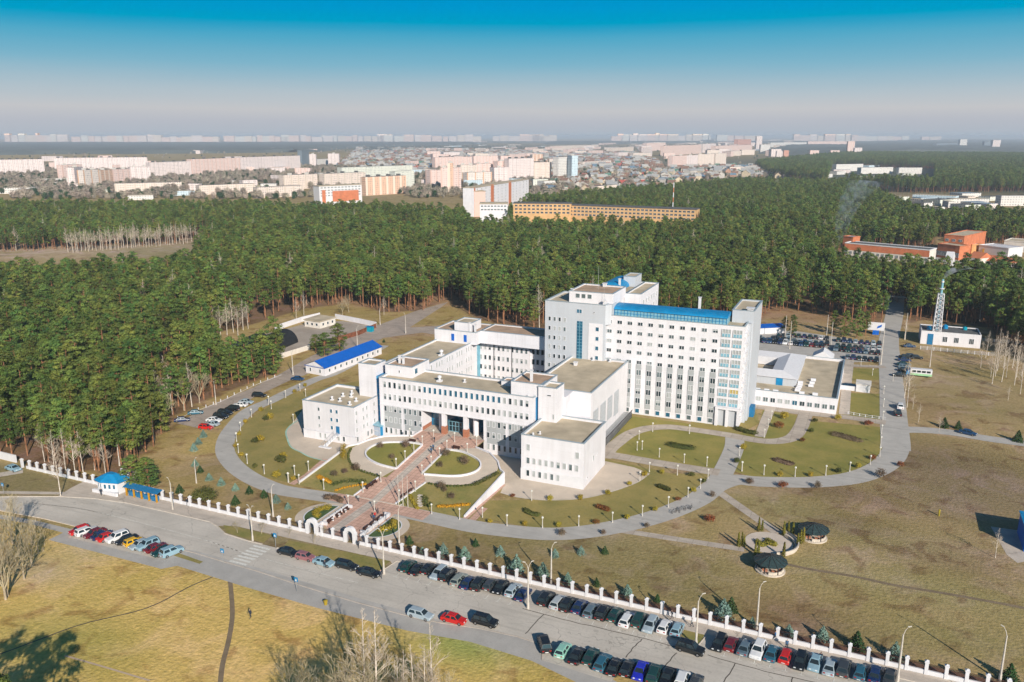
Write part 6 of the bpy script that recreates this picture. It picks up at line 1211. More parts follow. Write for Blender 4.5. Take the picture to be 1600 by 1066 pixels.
def scatter(name, pts, protos, smin, smax, label, cat, seed=0, zs=None):
    me = bpy.data.meshes.new(name); me.vertices.add(len(pts)); co = np.zeros((len(pts),3), np.float32); co[:,:2] = pts; 
    if zs is not None: co[:,2] = zs
    me.vertices.foreach_set('co', co.ravel()); me.update(); o = bpy.data.objects.new(name, me); C.objects.link(o); tag(o, label, cat, kind='stuff')
    ng = bpy.data.node_groups.new(name, 'GeometryNodeTree'); ng.interface.new_socket('Geometry', in_out='INPUT', socket_type='NodeSocketGeometry'); ng.interface.new_socket('Geometry', in_out='OUTPUT', socket_type='NodeSocketGeometry')
    n = ng.nodes; L_ = ng.links; gi = n.new('NodeGroupInput'); go = n.new('NodeGroupOutput'); iop = n.new('GeometryNodeInstanceOnPoints'); g2i = n.new('GeometryNodeGeometryToInstance')
    for pr in protos[::-1]:
        j = n.new('GeometryNodeJoinGeometry')
        for ob in pr:
            oi = n.new('GeometryNodeObjectInfo'); oi.transform_space = 'ORIGINAL'; oi.inputs['Object'].default_value = ob; oi.inputs['As Instance'].default_value = False; L_.new(oi.outputs['Geometry'], j.inputs[0])
        L_.new(j.outputs[0], g2i.inputs[0])
    def rnd(t_, a, b, sd_):
        r = n.new('FunctionNodeRandomValue'); r.data_type = t_; r.inputs['Seed'].default_value = sd_
        ins_ = [s for s in r.inputs if s.enabled and s.name in ('Min','Max')]; ins_[0].default_value = a; ins_[1].default_value = b
        return [s for s in r.outputs if s.enabled][0]
    L_.new(gi.outputs[0], iop.inputs['Points']); L_.new(g2i.outputs[0], iop.inputs['Instance']); iop.inputs['Pick Instance'].default_value = True
    L_.new(rnd('INT', 0, len(protos)-1, seed+1), iop.inputs['Instance Index']); L_.new(rnd('FLOAT_VECTOR', (0,0,0), (0,0,6.28), seed+2), iop.inputs['Rotation']); L_.new(rnd('FLOAT', smin, smax, seed+3), iop.inputs['Scale'])
    L_.new(iop.outputs[0], go.inputs[0]); md = o.modifiers.new('scatter','NODES'); md.node_group = ng; return o
pine_parts = [list(pines[q].r.children) for q in (0,1,3,4,5)]
scatter('pine_forest', pt[rest], pine_parts, .66, 1.16, 'dense pine forest stretching behind and left of the hospital', 'forest')
pc_ = fill(FOR_C, 7.8, 3); px2, py2 = project(pc_[:,0], pc_[:,1]); pc_ = pc_[(px2 > 1150) & (px2 < 1680)]; pc_ = pc_[~in_poly(pc_[:,0], pc_[:,1], PXP([(1290,292),(1460,296),(1460,265),(1300,260)]))]
scatter('far_forest', pc_, pine_parts, 1.0, 1.4, 'far dark forest beyond the industrial sheds at right', 'forest', 20)
# deciduous bare trees
def bare_tree(seed, H, spread, birch=False, levels=4, nb=3, cb=.25):
    r = np.random.default_rng(seed); tr = MB(); br = MB()
    def grow(p, d, L_, rad, lv, mbx):
        q = p+d*L_; mbx.tube(p, q, rad, rad*.62, 5 if lv > 2 else 3, cap=False)
        if lv == 0: return
        for k in range(nb+(1 if lv == 1 else 0)):
            a = r.random()*6.28; w = Vector(r.normal(size=3)); w = (w-d*w.dot(d)).normalized(); nd = (d+w*(.35+.45*r.random())*spread+Vector((0,0,.18))).normalized(); grow(q if k else p+d*L_*(.6+.4*r.random()), nd, L_*(.58+.25*r.random()), max(.016,rad*.55), lv-1, br)
    if birch:
        p = Vector((0,0,0)); top = Vector((r.normal()*.3,r.normal()*.3,H)); tr.tube(p, top*.5+Vector((r.normal()*.1,0,0)), .16, .11, 6, cap=False); tr.tube(top*.5, top, .11, .025, 5, cap=False)
        for k in range(34):
            f = cb+(1-cb)*(k+r.random())/34; a = r.random()*6.28; s_ = (1-f)*H*.30+.35; st = top*f; nd = Vector((math.cos(a),math.sin(a),1.1)).normalized(); L_ = s_*spread
            grow(st, nd, L_*.6, .055*(1.3-f), 1 if f > .75 else 2, br)
    else:
        n0 = 3
        tr.tube((0,0,0),(0,0,H*cb),.2,.16,7,cap=False)
        for k in range(n0+1):
            a = k*2*PI/(n0+1)+r.random(); nd = Vector((math.cos(a)*.45*spread,math.sin(a)*.45*spread,1)).normalized() if k else Vector((.05,.05,1)).normalized(); grow(Vector((0,0,H*cb*(.75+.25*r.random()))), nd, H*(.27 if k else .3), .12, levels, br)
    return tr, br
def mk_bare(name, label, cat, group, tb_, tm, bm_):
    t_ = thing(name, label, cat, (0,0,0), group=group); tb_[0].build('trunk', tm, t_); tb_[1].build('crown', bm_, t_); return t_
birches = [Proto(mk_bare('birch_tree', 'birch', 'birch', 'bare birches', bare_tree(40+k, 15, 1.0, True, cb=.3), 'birch_bark', 'birch_twig')) for k in range(3)]
bares = [Proto(mk_bare('bare_tree', 'bare tree', 'tree', 'bare trees', bare_tree(60+k, 10, 1.0, False, 4, 3, .22), 'bare_bark', 'bare_twig')) for k in range(3)]
rb_ = random.Random(21)
def putb(protos, px, py, sc, label, group): rb_.choice(protos).put((*G(px,py),0), rb_.uniform(0,6), sc, label, group)
for k, (px, py, s_, kind) in enumerate(((470,1150,.95,1),(545,1130,1.0,1),(572,1128,.98,0),(590,1134,1.0,0),(632,1120,.62,0),(622,1130,.62,0),(650,1130,.72,0),(664,1138,.72,0),(677,1126,.86,0),(690,1130,.72,1),(500,1140,.5,0),(612,1142,.62,1),(520,1160,.9,1),(720,1150,.5,1),(455,1190,.9,1),(500,1195,1.0,1),(540,1200,1.05,1),(585,1205,1.1,1),(630,1195,1.0,1),(665,1190,.95,1),(700,1185,.8,1),(480,1165,.8,1),(520,1120,.6,1),(600,1118,.55,1),(645,1110,.5,1),(700,1112,.5,1))):
    putb(birches if kind == 0 else bares, px, py+6, s_*1.22, '%s at the bottom edge, %s in the clump' % ('pale slender birch' if kind == 0 else 'spreading bare tree', ordn(k)), 'bare trees at the bottom edge')
for k, (px, py, s_) in enumerate(((9,937,1.10),(12,932,1.0),(-20,950,1.2),(2,900,1.0),(-40,905,1.1),(50,850,.55),(30,870,.9),(50,885,.8),(20,850,1.0),(-5,870,1.0),(38,905,.8),(60,865,.6))): putb(bares, px, py, s_, 'pale bare tree at the left edge by the pavement, %s of the clump' % ORD[k], 'bare trees at the left edge')
for k, (px, py, s_) in enumerate(((95,775,.80),(85,735,.7),(103,738,.75),(118,742,.7),(130,738,.72),(70,722,.7),(148,735,.6),(160,640,.9) if 0 else (165,740,.6))): putb(birches, px, py, s_, ('tall white birch leaning over the pavement left of the kiosk' if k == 0 else 'bare birch behind the white street wall left of the kiosk, %s of that group' % ORD[k]), 'birches at the left street wall')
for k, (px, py, s_) in enumerate(((255,672,1.1),(248,640,.9),(270,648,1.0),(288,642,1.1),(300,636,.95),(312,630,1.0),(322,575,1.0),(352,588,.8),(262,620,.9),(335,520,.9),(345,528,.9),(355,524,.9),(365,520,1.0),(372,526,.85),(380,516,.9),(388,514,.8),(545,488,.8),(535,492,.7),(463,500,.7),(475,494,.8),(600,492,.6))): putb(bares if k in (0,3,5,6,16,17) else birches, px, py, s_, 'leafless tree at the forest edge near the hangars, %s from the kiosk' % ordn(k), 'leafless trees at the forest edge')
for k in range(42):
    px = 108+k*4.8+rb_.uniform(-2,2); putb(birches, px, 396-k*.42+rb_.uniform(-2,1.5), rb_.uniform(.9,1.2), 'pale birch of the row before the far left pine stand', 'pale birches before the far left pine stand')
for k, (px, py, s_) in enumerate(((1413,622,.85),(1417,637,.9),(1426,640,.35),(1435,660,.4),(1555,588,.9),(1550,600,.9),(1558,580,.9),(1565,597,.8),(1572,590,.75),(1588,590,.8),(1594,616,.7),(1585,602,.8),(1596,588,.9),(1540,560,.7),(1548,590,.5),(1575,626,.35),(1604,600,.8),(1532,575,.6),(1467,676,.35),(1413,531,.6),(1555,872,.42),(1558,570,.9),(1568,575,.9),(1582,575,.9))): putb(birches, px, py, s_, 'slender bare birch %s, %s of those' % (('beside the north-south road' if px < 1480 else 'in the row on the right-hand field'), ordn(k)), 'bare birches in the eastern field')
for px, py, s_ in ((189,742,.0),(56,740,0),(430,830,.0)): pass
for px, py, s_, lb in ((507,838,.26,'small bare street tree on the verge by the left gateway'),(371,833,.26,'small bare street tree on the verge left of the tall lamp'),(409,834,.26,'small bare street tree on the verge right of the tall lamp'),(452,838,.22,'thin sapling near the crossing'),(490,850,.22,'thin sapling on the verge above the parked cars')): putb(bares, px, py, s_, lb, 'small street trees on the verge')
fb = pt[rest]; fb = fb[np.random.default_rng(6).random(len(fb)) < .022]+1.8; scatter('forest_birches', fb, [list(p.r.children) for p in birches]+[[c_ for c_ in bares[0].r.children]], .95, 1.35, 'scattered leafless birches standing among the pines', 'birches', 40)
# free-standing pines beside buildings
def put_pine(px, py, s_, lb, k=2): pines[k].put((*G(px,py),0), px*1.0, s_, lb, 'single pines'); 
for px, py, s_, lb, k in ((507,556,(1.0,1.0,.60),'bushy pine left of the long blue-roofed pavilion',2),(531,549,(1.05,1.05,.74),'taller bushy pine behind the long blue-roofed pavilion',2),(494,552,(.8,.8,.5),'small bushy pine at the end of the yard fence',4),(374,597,.85,'broad pine at the service road before the green hangar',2),(398,596,.85,'pine at the service road beside the rusty hangar',2),(415,592,.8,'pine nearest the rusty hangar at the service road',4),(388,600,.75,'pine in the middle of the roadside clump',4),(357,602,.7,'pine left of the roadside clump',0),(366,590,.95,'broad pine in front of the green hangar, left',2),(384,586,.95,'broad pine in front of the green hangar, right',2),(404,582,.9,'broad pine hiding the hangar row, first',2),(347,606,.9,'broad pine at the left end of the roadside clump',2),(430,588,.8,'rightmost pine of the roadside clump',2),
        (206,764,(.86,.86,.56),'wide spruce beside the guard kiosk, the left one',2),(234,765,(.86,.86,.52),'wide spruce beside the guard kiosk, the right one',2),(215,716,.8,'pine of the forest corner behind the spruces, first',0),(228,706,.85,'pine of the forest corner behind the spruces, second',4),(240,698,.8,'pine of the forest corner behind the spruces, third',3),(222,692,.9,'pine of the forest corner behind the spruces, fourth',2),(238,684,.9,'pine of the forest corner behind the spruces, fifth',0),(252,678,.8,'pine of the forest corner behind the spruces, sixth',2),(150,735,.9,'pine with a red trunk behind the guard kiosk, left one',1),(170,739,.9,'pine with a red trunk behind the guard kiosk, right one',1),(212,730,.8,'dense pine behind the two spruces',0),(190,728,.8,'dense pine left of the street lamp',0),
        (1238,527,.62,'round pine before the forest floor behind the parking kiosk',2),(1225,522,.5,'smaller pine behind the parking kiosk',4),(1318,527,.75,'broad pine behind the car park, left one',2),(1338,528,.8,'broad pine behind the car park, middle one',2),(1302,523,.7,'broad pine behind the car park, leftmost',4),(1352,525,.7,'broad pine behind the car park, right one',4)): put_pine(px, py, s_, lb, k)
# conifers: spruces, bushes, thujas
def cone_tree(seed, H, R, m, n_=900, size=.13, stem=True):
    r = np.random.default_rng(seed); ch = []; K_ = 9
    for i in range(K_):
        f = i/(K_-1); rr = R*(1-f)**.85+.08; z = H*(.08+.9*f)
        for a in range(max(3,int(9*(1-f))+2)): t = a*2*PI/max(3,int(9*(1-f))+2)+i+r.random()*.4; leaf_cloud(ch, None, r, (rr*.62*math.cos(t),rr*.62*math.sin(t),z-.06*rr), (rr*.42+.06,rr*.42+.06,H*.055+.05), max(8,int(n_/60)), size)
    return (MB().tube((0,0,0),(0,0,H*.9),.07,.02,5), cloud_mesh('crown', ch, m))
def ball(seed, R, hz, m, n_=420, size=.10, c=None):
    r = np.random.default_rng(seed); ch = []
    for i in range(9): a = i*2.4; q = (i/9)**.5*R*.62; leaf_cloud(ch, None, r, (q*math.cos(a),q*math.sin(a),hz*(.62-.25*(q/R)**2)), (R*.45,R*.45,hz*.45), n_//9, size)
    return (MB().tube((0,0,0),(0,0,hz*.5),.05,.03,4), cloud_mesh('crown', ch, m))
BS = [Proto(mk_tree('blue_spruce', 'blue spruce', 'spruce', 'young blue spruces inside the street fence', *cone_tree(200+k, 3.0+.4*k, 1.35, 'blue_spruce'), 'bare_bark')) for k in range(2)]
GS = [Proto(mk_tree('green_spruce', 'green spruce', 'spruce', 'young green spruces', *cone_tree(210+k, 3.2, 1.25, 'spruce_needles'), 'bare_bark')) for k in range(2)]
for k, (px, py, s_, g) in enumerate([(660,868,.75,0),(693,868,.95,0),(726,873,1.05,0),(807,893,1.25,0),(848,900,1.1,0),(887,911,.75,0),(867,870,.7,0),(908,866,.65,0),(945,865,.62,1),(743,853,.62,1),(782,867,.8,0),(640,850,.7,1),(980,930,.85,0),(1130,965,1.25,0),(1142,955,1.0,1),(1175,978,.6,0),(932,915,.6,1),(1027,941,.6,1),(1232,993,.8,0),(1285,999,.85,0),(1338,1013,1.15,1),(1398,1029,1.05,0),(1577,1064,1.1,1),
        (318,683,.9,0),(310,694,.9,0),(303,704,.9,0),(305,728,.85,0),(313,738,.8,1),(327,750,.85,0),(346,758,.85,0),(368,766,.8,0),(390,771,.85,1),(413,777,.85,1),(432,785,.85,0),(368,788,1.0,1),(281,770,.95,1),(450,795,.7,0),(1475,668,1.1,1),(1497,670,.9,1),(1590,690,1.2,1),(600,535,.5,1)]):
    where = 'inside the street fence' if py > 840 and px > 600 else 'on the dry lawn left of the ring road' if px < 500 else 'in the eastern field'
    Q = (GS if g else BS)[k%2]; Q.put((*G(px,py),0), k, (s_*1.05,s_*1.05,s_*.82) if px > 500 else (s_*.95,s_*.95,s_*.68), 'young %s spruce %s, %s there' % ('green' if g else 'pale blue', where, ordn(k if k < 23 else k-23)), 'young spruces '+where)
big = Proto(mk_tree('broad_bush', 'wide loose green bush growing over the street fence right of the blue stall', 'bush', None, *ball(301, 3.4, 3.2, 'bush_green', 1800, .16), 'bare_bark')); big.put((*G(319,783),0), 0, 1.0)
YB = Proto(mk_tree('round_bush', 'bush', 'bush', 'small round bushes', *ball(302, .85, 1.25, 'bush_yellow'), 'bare_bark')); RB = Proto(mk_tree('round_bush', 'bush', 'bush', 'small round bushes', *ball(303, 1.1, 1.2, 'bush_red'), 'bare_bark')); DB = Proto(mk_tree('round_bush', 'bush', 'bush', 'small round bushes', *ball(304, 1.0, 1.5, 'bush_bare', 600, .07), 'bare_bark')); GB = Proto(mk_tree('round_bush', 'bush', 'bush', 'small round bushes', *ball(305, 1.0, 1.2, 'bush_green'), 'bare_bark'))
for k, (px, py, s_, t_) in enumerate([(*z4(423,788),1.0,0),(*z4(592,785),1.0,0),(*z4(745,758),1.0,0),(*z4(865,706),.9,0),(*z4(948,655),1.2,0),(*z4(1044,640),.9,0),(*z4(1208,655),1.0,3),(*z4(1275,690),.9,3),(*z4(1222,742),.9,0),(*z4(1135,790),.8,1),(*z4(1008,848),.9,0),(*z4(850,892),.9,0),(*z4(680,918),.9,1),(*z4(470,935),.9,0),(*z4(285,930),.9,0),(*z4(90,915),.8,0),(*z4(218,770),.7,1),(*z4(1325,770),1.0,2),(*z4(1310,905),1.3,1),(*z4(490,985),1.1,2),(*z4(720,978),.8,2),(*z4(960,940),.8,2),(*z4(1498,505),1.1,0),(*z4(1462,580),1.0,3),(*z4(1525,695),1.0,2),
        (*z5(240,420),1.2,0),(*z5(210,480),1.0,3),(*z5(272,583),1.1,2),(*z5(425,598),1.3,1),(*z5(585,602),1.2,2),(*z5(877,552),1.6,2),(*z5(410,545),1.0,0),(*z5(552,548),1.0,0),(*z5(680,530),1.1,3),(*z5(772,508),1.1,0),(*z5(840,468),1.1,1),(*z5(968,500),1.1,1),(*z5(678,283),1.3,0),(*z5(572,295),1.0,3),(*z5(556,342),1.0,3),(*z5(820,310),1.3,1),(*z5(515,385),.9,1),(*z5(430,280),1.8,0),(*z5(405,322),1.6,1),
        (*zA(715,400),1.1,0),(*zA(597,490),1.0,0),(*zA(548,585),.9,0),(*zA(522,675),.9,0),(*zA(570,745),1.0,0),(*zA(672,828),.9,3),(*zA(835,900),1.4,0),(*zA(782,460),1.5,0),(*zA(755,470),1.3,3),(*zA(712,630),1.5,0),(*zA(680,640),1.4,3),(*zA(885,760),1.5,0),(*zA(870,790),1.7,3),(*zA(970,262),1.0,0),(*zA(1050,215),1.0,0),(*zA(960,925),.9,0),
        (*z3(700,490),1,9),(335/1,800,0,9)]):
    if t_ == 9: continue
    u, v = G(px, py); mz = zm(v) if in_poly(np.array([u]), np.array([v]), MO)[0] else 0
    col_ = ('golden','russet','bare brown','green')[t_]; where = 'before the right wing' if k < 17 else 'by the ring road below the ward block' if k < 44 else 'inside the left bend of the ring road'
    (YB,RB,DB,GB)[t_].put((u,v,mz), k, s_, 'round %s bush %s, %s there' % (col_, where, ordn(k if k < 17 else k-17 if k < 44 else k-44)), 'round bushes '+where)
mound_b = [(z3(548,500),1.2,2),(z3(690,498),1.5,2),(z3(612,560),1.0,2),(z3(912,545),1.5,2),(z3(880,605),1.1,2),(z3(1015,590),1.6,2),(z3(293,655),1.1,2),(z3(350,640),1.0,2),(z3(412,625),1.4,2),(z3(885,725),1.3,2),(z3(945,780),1.1,2),(z3(905,740),.9,2)]
for k, (p, s_, t_) in enumerate(mound_b): u, v, z = GM(*p); DB.put((u,v,z), k, s_, 'bare brown shrub on the entrance mound, %s of twelve' % ORD[k], 'bare shrubs on the entrance mound')
for k, (px, py, s_) in enumerate(((*z5(312,800),1),(*z5(328,800),.8),(*z5(218,872),1),(*z5(234,866),.9),(*z5(244,872),.8),(*z5(428,820),1),(*z5(448,818),1),(*z5(470,818),.9),(*z5(492,868),.9),(*z5(505,860),1),(*z5(518,850),1),(*z5(296,912),.9),(*z5(310,905),.9),(*z5(427,925),1.1))):
    if k == 0:
        r = np.random.default_rng(320); chh = []
        for i in range(9): f = i/8; leaf_cloud(chh, None, r, (0,0,.3+2.5*f), (.5*(1-f*.75),.5*(1-f*.75),.3), 60, .10)
        TH = Proto(mk_tree('thuja', 'thuja', 'thuja', 'golden columnar thujas round the paved circle', MB().tube((0,0,0),(0,0,1.5),.05,.03,4), cloud_mesh('crown', chh, 'thuja'), 'bare_bark'))
    TH.put((*G(px,py),0), k, s_*1.05, 'narrow golden thuja at the rim of the paved circle, %s of fourteen from the left' % ORD[k])
# planted beds and hedges
def hedge(name, line, wd, h, m, label, mound=False, cat='hedge', n_per=60, size=.13, flat=False):
    r = np.random.default_rng(len(line)*7+int(abs(line[0][0])*3)); ch = []; ln = smooth_line(line, 4)
    t_ = thing(name, label, cat, (line[0][0], line[0][1], zm(line[0][1]) if mound else 0)); o3 = ORG[t_.name]; mb = MB()
    for i, p in enumerate(ln): z = zm(p[1]) if mound else 0; leaf_cloud(ch, None, r, (p[0]-o3.x,p[1]-o3.y,z+h*.5-o3.z), (wd*.6,wd*.6,h*.55), n_per, size)
    for i in range(0, len(ln), 2): p = ln[i]; z = zm(p[1]) if mound else 0; mb.tube((p[0],p[1],z),(p[0],p[1],z+h*.7),.05,.03,4)
    mb.build('stems', 'bare_bark', t_); o = bpy.data.objects.new('foliage', cloud_mesh('foliage', ch, m)); C.objects.link(o); o.parent = t_
GMp = lambda L_: [GM(*z3(*p))[:2] for p in L_]
hedge('flower_hedge', GMp([(205,660),(225,672),(245,680),(268,692)]), 1.3, .7, 'bush_orange', 'short bright orange hedge on the left slope', True)
hedge('flower_hedge', GMp([(300,738),(350,722),(410,710),(465,703)]), .5, .5, 'bush_orange', 'thin curved golden hedge on the left slope beside the walkway', True)
hedge('flower_hedge', GMp([(872,826),(930,826),(985,820),(1038,816)]), 1.0, .6, 'bush_orange', 'long bright orange hedge on the right slope', True)
hedge('flower_hedge', GMp([(712,765),(725,790),(742,820),(755,838)]), .9, .6, 'bush_yellow', 'golden strip hedge beside the lettering stones on the right slope', True)
hedge('hedge', GMp([(345,560),(340,530),(345,500)]), 1.5, 1.6, 'bush_yellow', 'large yellow-green bush at the left retaining wall', True)
hedge('hedge', GMp([(385,510),(372,545),(385,590),(430,625),(490,645),(545,662)]), .6, .7, 'bush_green', 'low green hedge along the outside of the left ramp', True)
hedge('hedge', GMp([(1070,706),(1110,690),(1150,668),(1195,645)]), 1.2, .9, 'bush_green', 'green hedge along the outer edge of the right ramp', True)
hedge('hedge', GMp([(820,700),(900,712),(980,714),(1055,708)]), .5, .6, 'bush_green', 'low hedge below the right ramp', True)
hedge('hedge', GMp([(790,775),(798,795),(815,820)]), 2.0, .5, 'bush_green', 'dark green oval planting on the right slope', True)
hedge('hedge', GMp([(290,700),(340,685),(400,680),(450,682)]), 2.0, .3, 'bush_green', 'low dark green oval planting on the left slope', True)
hedge('hedge', PXP([z4(1095,480),z4(1140,492),z4(1200,498)]), 3.2, .6, 'bush_green', 'spreading juniper in the middle of the oval lawn', n_per=220)
hedge('hedge', PXP([z5(665,352),z5(715,365),z5(765,380)]), 3.4, .5, 'bush_bare', 'dark oval bed of shrubs on the lawn below the annex', n_per=220)
hedge('hedge', PXP([z5(395,470),z5(430,482),z5(455,488)]), 2.6, .4, 'bush_bare', 'dark shrub bed beside the right bend path', n_per=200)
hedge('hedge', PXP([z5(215,330),z5(250,342),z5(290,350)]), 2.2, 1.0, 'bush_green', 'green juniper at the foot of the ward block', n_per=220)
hedge('hedge', PXP([(1184,848),(1190,854),(1200,850),(1210,853),(1200,846)]), 1.3, .8, 'thuja', 'round golden juniper bed in the middle of the paved circle', n_per=110)
hedge('hedge', PXP([z4(290,850),z4(320,868),z4(355,875)]), 1.4, .8, 'bush_green', 'green and golden shrub mound on the lawn before the right wing', n_per=160)
hedge('hedge', PXP([z4(690,830),z4(720,840),z4(745,848)]), 1.2, 1.0, 'bush_red', 'russet shrub mound on the lawn before the right wing', n_per=160)
hedge('hedge', PXP([z4(1030,715),z4(1055,725),z4(1080,735)]), 1.3, .9, 'bush_green', 'dark shrub with a red crown on the lawn near the ring road', n_per=160)
for (c_, lb) in ((cR,'right'),(cL,'left')):
    s_ = 1 if lb == 'right' else -1
    hedge('planted_shrubs', [(c_[0]+s_*1.0,c_[1]-1.5),(c_[0]+s_*2.6,c_[1]+.6),(c_[0]+s_*1.4,c_[1]+3)], 1.7, 1.4, 'bush_yellow' , 'golden shrubs in the %s round garden of the gate court' % lb, n_per=90)
hedge('planted_shrubs', [(12.6,-30.9),(14.8,-30.2),(16.8,-31.0)], 1.4, 1.3, 'bush_bare', 'brown shrubs above the left round garden', n_per=120)
# a band of shrubs at the feet of the left bare trees
br_ = fill(PXP([(-30,800),(60,810),(75,840),(60,900),(-30,930)]), 2.2, 44)
scatter('undergrowth', br_, [[bares[0].r.children[1]],[bares[1].r.children[1]]], .22, .38, 'tangled bare undergrowth at the left edge', 'undergrowth', 60)
# conifers just below the frame, whose shadows fall on the meadow
for k, (px, py, h_) in enumerate(((62,1000,20),(98,1006,20),(15,1010,19),(35,1035,18),)): tp = G(px,py); pines[(0,1,3,4,5)[k%5]].put((tp[0]+h_*1.45,tp[1]-h_*1.45,0), k, h_/16.0, 'dark pine just below the bottom edge, its shadow on the meadow', 'pines below the bottom edge')
# ================================================================ THE CITY BEYOND
def facade(name, base, win_c=(.10,.11,.13), fu=3.2, fz=2.9, stripe=None):
    """wall of a far block: its rows of windows are a pattern in the wall, measured in metres"""
    m = bpy.data.materials.new(name); m.use_nodes = True; t = m.node_tree; n = t.nodes; b = n['Principled BSDF']; b.inputs['Roughness'].default_value = .9
    uv = n.new('ShaderNodeUVMap'); sp = n.new('ShaderNodeSeparateXYZ'); t.links.new(uv.outputs[0], sp.inputs[0])
    def M_(op, a, b_=0.0, c=0.0):
        q = n.new('ShaderNodeMath'); q.operation = op
        for i, v in enumerate((a,b_,c)):
            if isinstance(v, (int,float)): q.inputs[i].default_value = v
            else: t.links.new(v, q.inputs[i])
        return q.outputs[0]
    fx = M_('FRACT', M_('DIVIDE', sp.outputs[0], fu)); fy = M_('FRACT', M_('DIVIDE', sp.outputs[1], fz))
    w_ = M_('MULTIPLY', M_('MULTIPLY', M_('GREATER_THAN', fx, .30), M_('LESS_THAN', fx, .74)), M_('MULTIPLY', M_('GREATER_THAN', fy, .32), M_('LESS_THAN', fy, .78)))
    wn = n.new('ShaderNodeTexWhiteNoise'); wn.noise_dimensions = '2D'; cx = n.new('ShaderNodeCombineXYZ'); t.links.new(M_('FLOOR', M_('DIVIDE', sp.outputs[0], fu)), cx.inputs[0]); t.links.new(M_('FLOOR', M_('DIVIDE', sp.outputs[1], fz)), cx.inputs[1]); t.links.new(cx.outputs[0], wn.inputs[0])
    w_ = M_('MULTIPLY', w_, M_('MULTIPLY_ADD', wn.outputs['Value'], .6, .35))
    mx = n.new('ShaderNodeMix'); mx.data_type = 'RGBA'; mx.inputs['A'].default_value = (*base,1); mx.inputs['B'].default_value = (*win_c,1); t.links.new(w_, mx.inputs['Factor']); last = mx.outputs['Result']
    if stripe:
        f3 = M_('LESS_THAN', M_('FRACT', M_('DIVIDE', sp.outputs[0], stripe[3])), stripe[4]); m2 = n.new('ShaderNodeMix'); m2.data_type = 'RGBA'; m2.inputs['B'].default_value = (*stripe[:3],1); t.links.new(f3, m2.inputs['Factor']); t.links.new(last, m2.inputs['A']); last = m2.outputs['Result']
    t.links.new(last, b.inputs['Base Color']); MATS[name] = m
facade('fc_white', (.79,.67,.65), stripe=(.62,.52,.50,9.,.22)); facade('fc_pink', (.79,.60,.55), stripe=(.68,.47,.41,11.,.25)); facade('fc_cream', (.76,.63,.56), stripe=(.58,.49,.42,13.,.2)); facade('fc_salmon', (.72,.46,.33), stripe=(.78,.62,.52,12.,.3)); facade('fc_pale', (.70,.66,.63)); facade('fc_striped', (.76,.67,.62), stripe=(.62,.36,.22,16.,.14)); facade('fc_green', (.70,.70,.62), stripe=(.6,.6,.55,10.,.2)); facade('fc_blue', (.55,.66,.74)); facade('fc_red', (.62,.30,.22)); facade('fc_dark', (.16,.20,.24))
def uvbox(mb_list, P_, depth, h):
    pass
def apt(name, p0, p1, h, depth, fm, label, group=None, cat='apartment block', roofm='dark_roof', boxes=0, parts=True, z0=0):
    p0 = np.array(p0[:2]); p1 = np.array(p1[:2]); d = p1-p0; Ln = np.hypot(*d); d = d/Ln; nq_ = np.array([-d[1],d[0]])
    if np.dot(nq_, p0-CAM[:2]) < 0: nq_ = -nq_
    q = [p0, p1, p1+nq_*depth, p0+nq_*depth]; a = sum(q[i][0]*q[(i+1)%4][1]-q[(i+1)%4][0]*q[i][1] for i in range(4))
    if a < 0: q = [q[1],q[0],q[3],q[2]]
    me = bpy.data.meshes.new(name); vs_2 = [(*c,z0) for c in q]+[(*c,h) for c in q]; fs_2 = [(0,1,5,4),(1,2,6,5),(2,3,7,6),(3,0,4,7),(4,5,6,7)]
    me.from_pydata(vs_2, [], fs_2); me.materials.append(MATS[fm]); me.materials.append(MATS[roofm]); uvl = me.uv_layers.new(name='UVMap'); lens = [Ln, depth, Ln, depth]; 
    for i in range(4):
        ls = me.polygons[i].loop_start; u_ = [(0,0),(lens[i],0),(lens[i],h),(0,h)]
        for k in range(4): uvl.data[ls+k].uv = u_[k]
    me.polygons[4].material_index = 1; me.update(); o = bpy.data.objects.new(name, me); C.objects.link(o); tag(o, label, cat, group)
    if boxes:
        for k in range(boxes): c = p0+d*Ln*(k+.5)/boxes+nq_*depth*.5; MB().box(c[0]-2.5,c[1]-2,h,c[0]+2.5,c[1]+2,h+2.6).build('roof_hut', 'dark_roof' if boxes > 2 else 'warm_plaster', o)
    return o, q
def H_of(py_base, py_top, px=800):                       # height of something whose foot and top show at these rows
    u, v = G(px, py_base); lo, hi = 0., 300.
    d = dist(u, v)
    for _ in range(40):
        m_ = (lo+hi)/2; x, y = project(np.array([u]), np.array([v]), m_)
        if y[0] > py_top: lo = m_
        else: hi = m_
    return lo
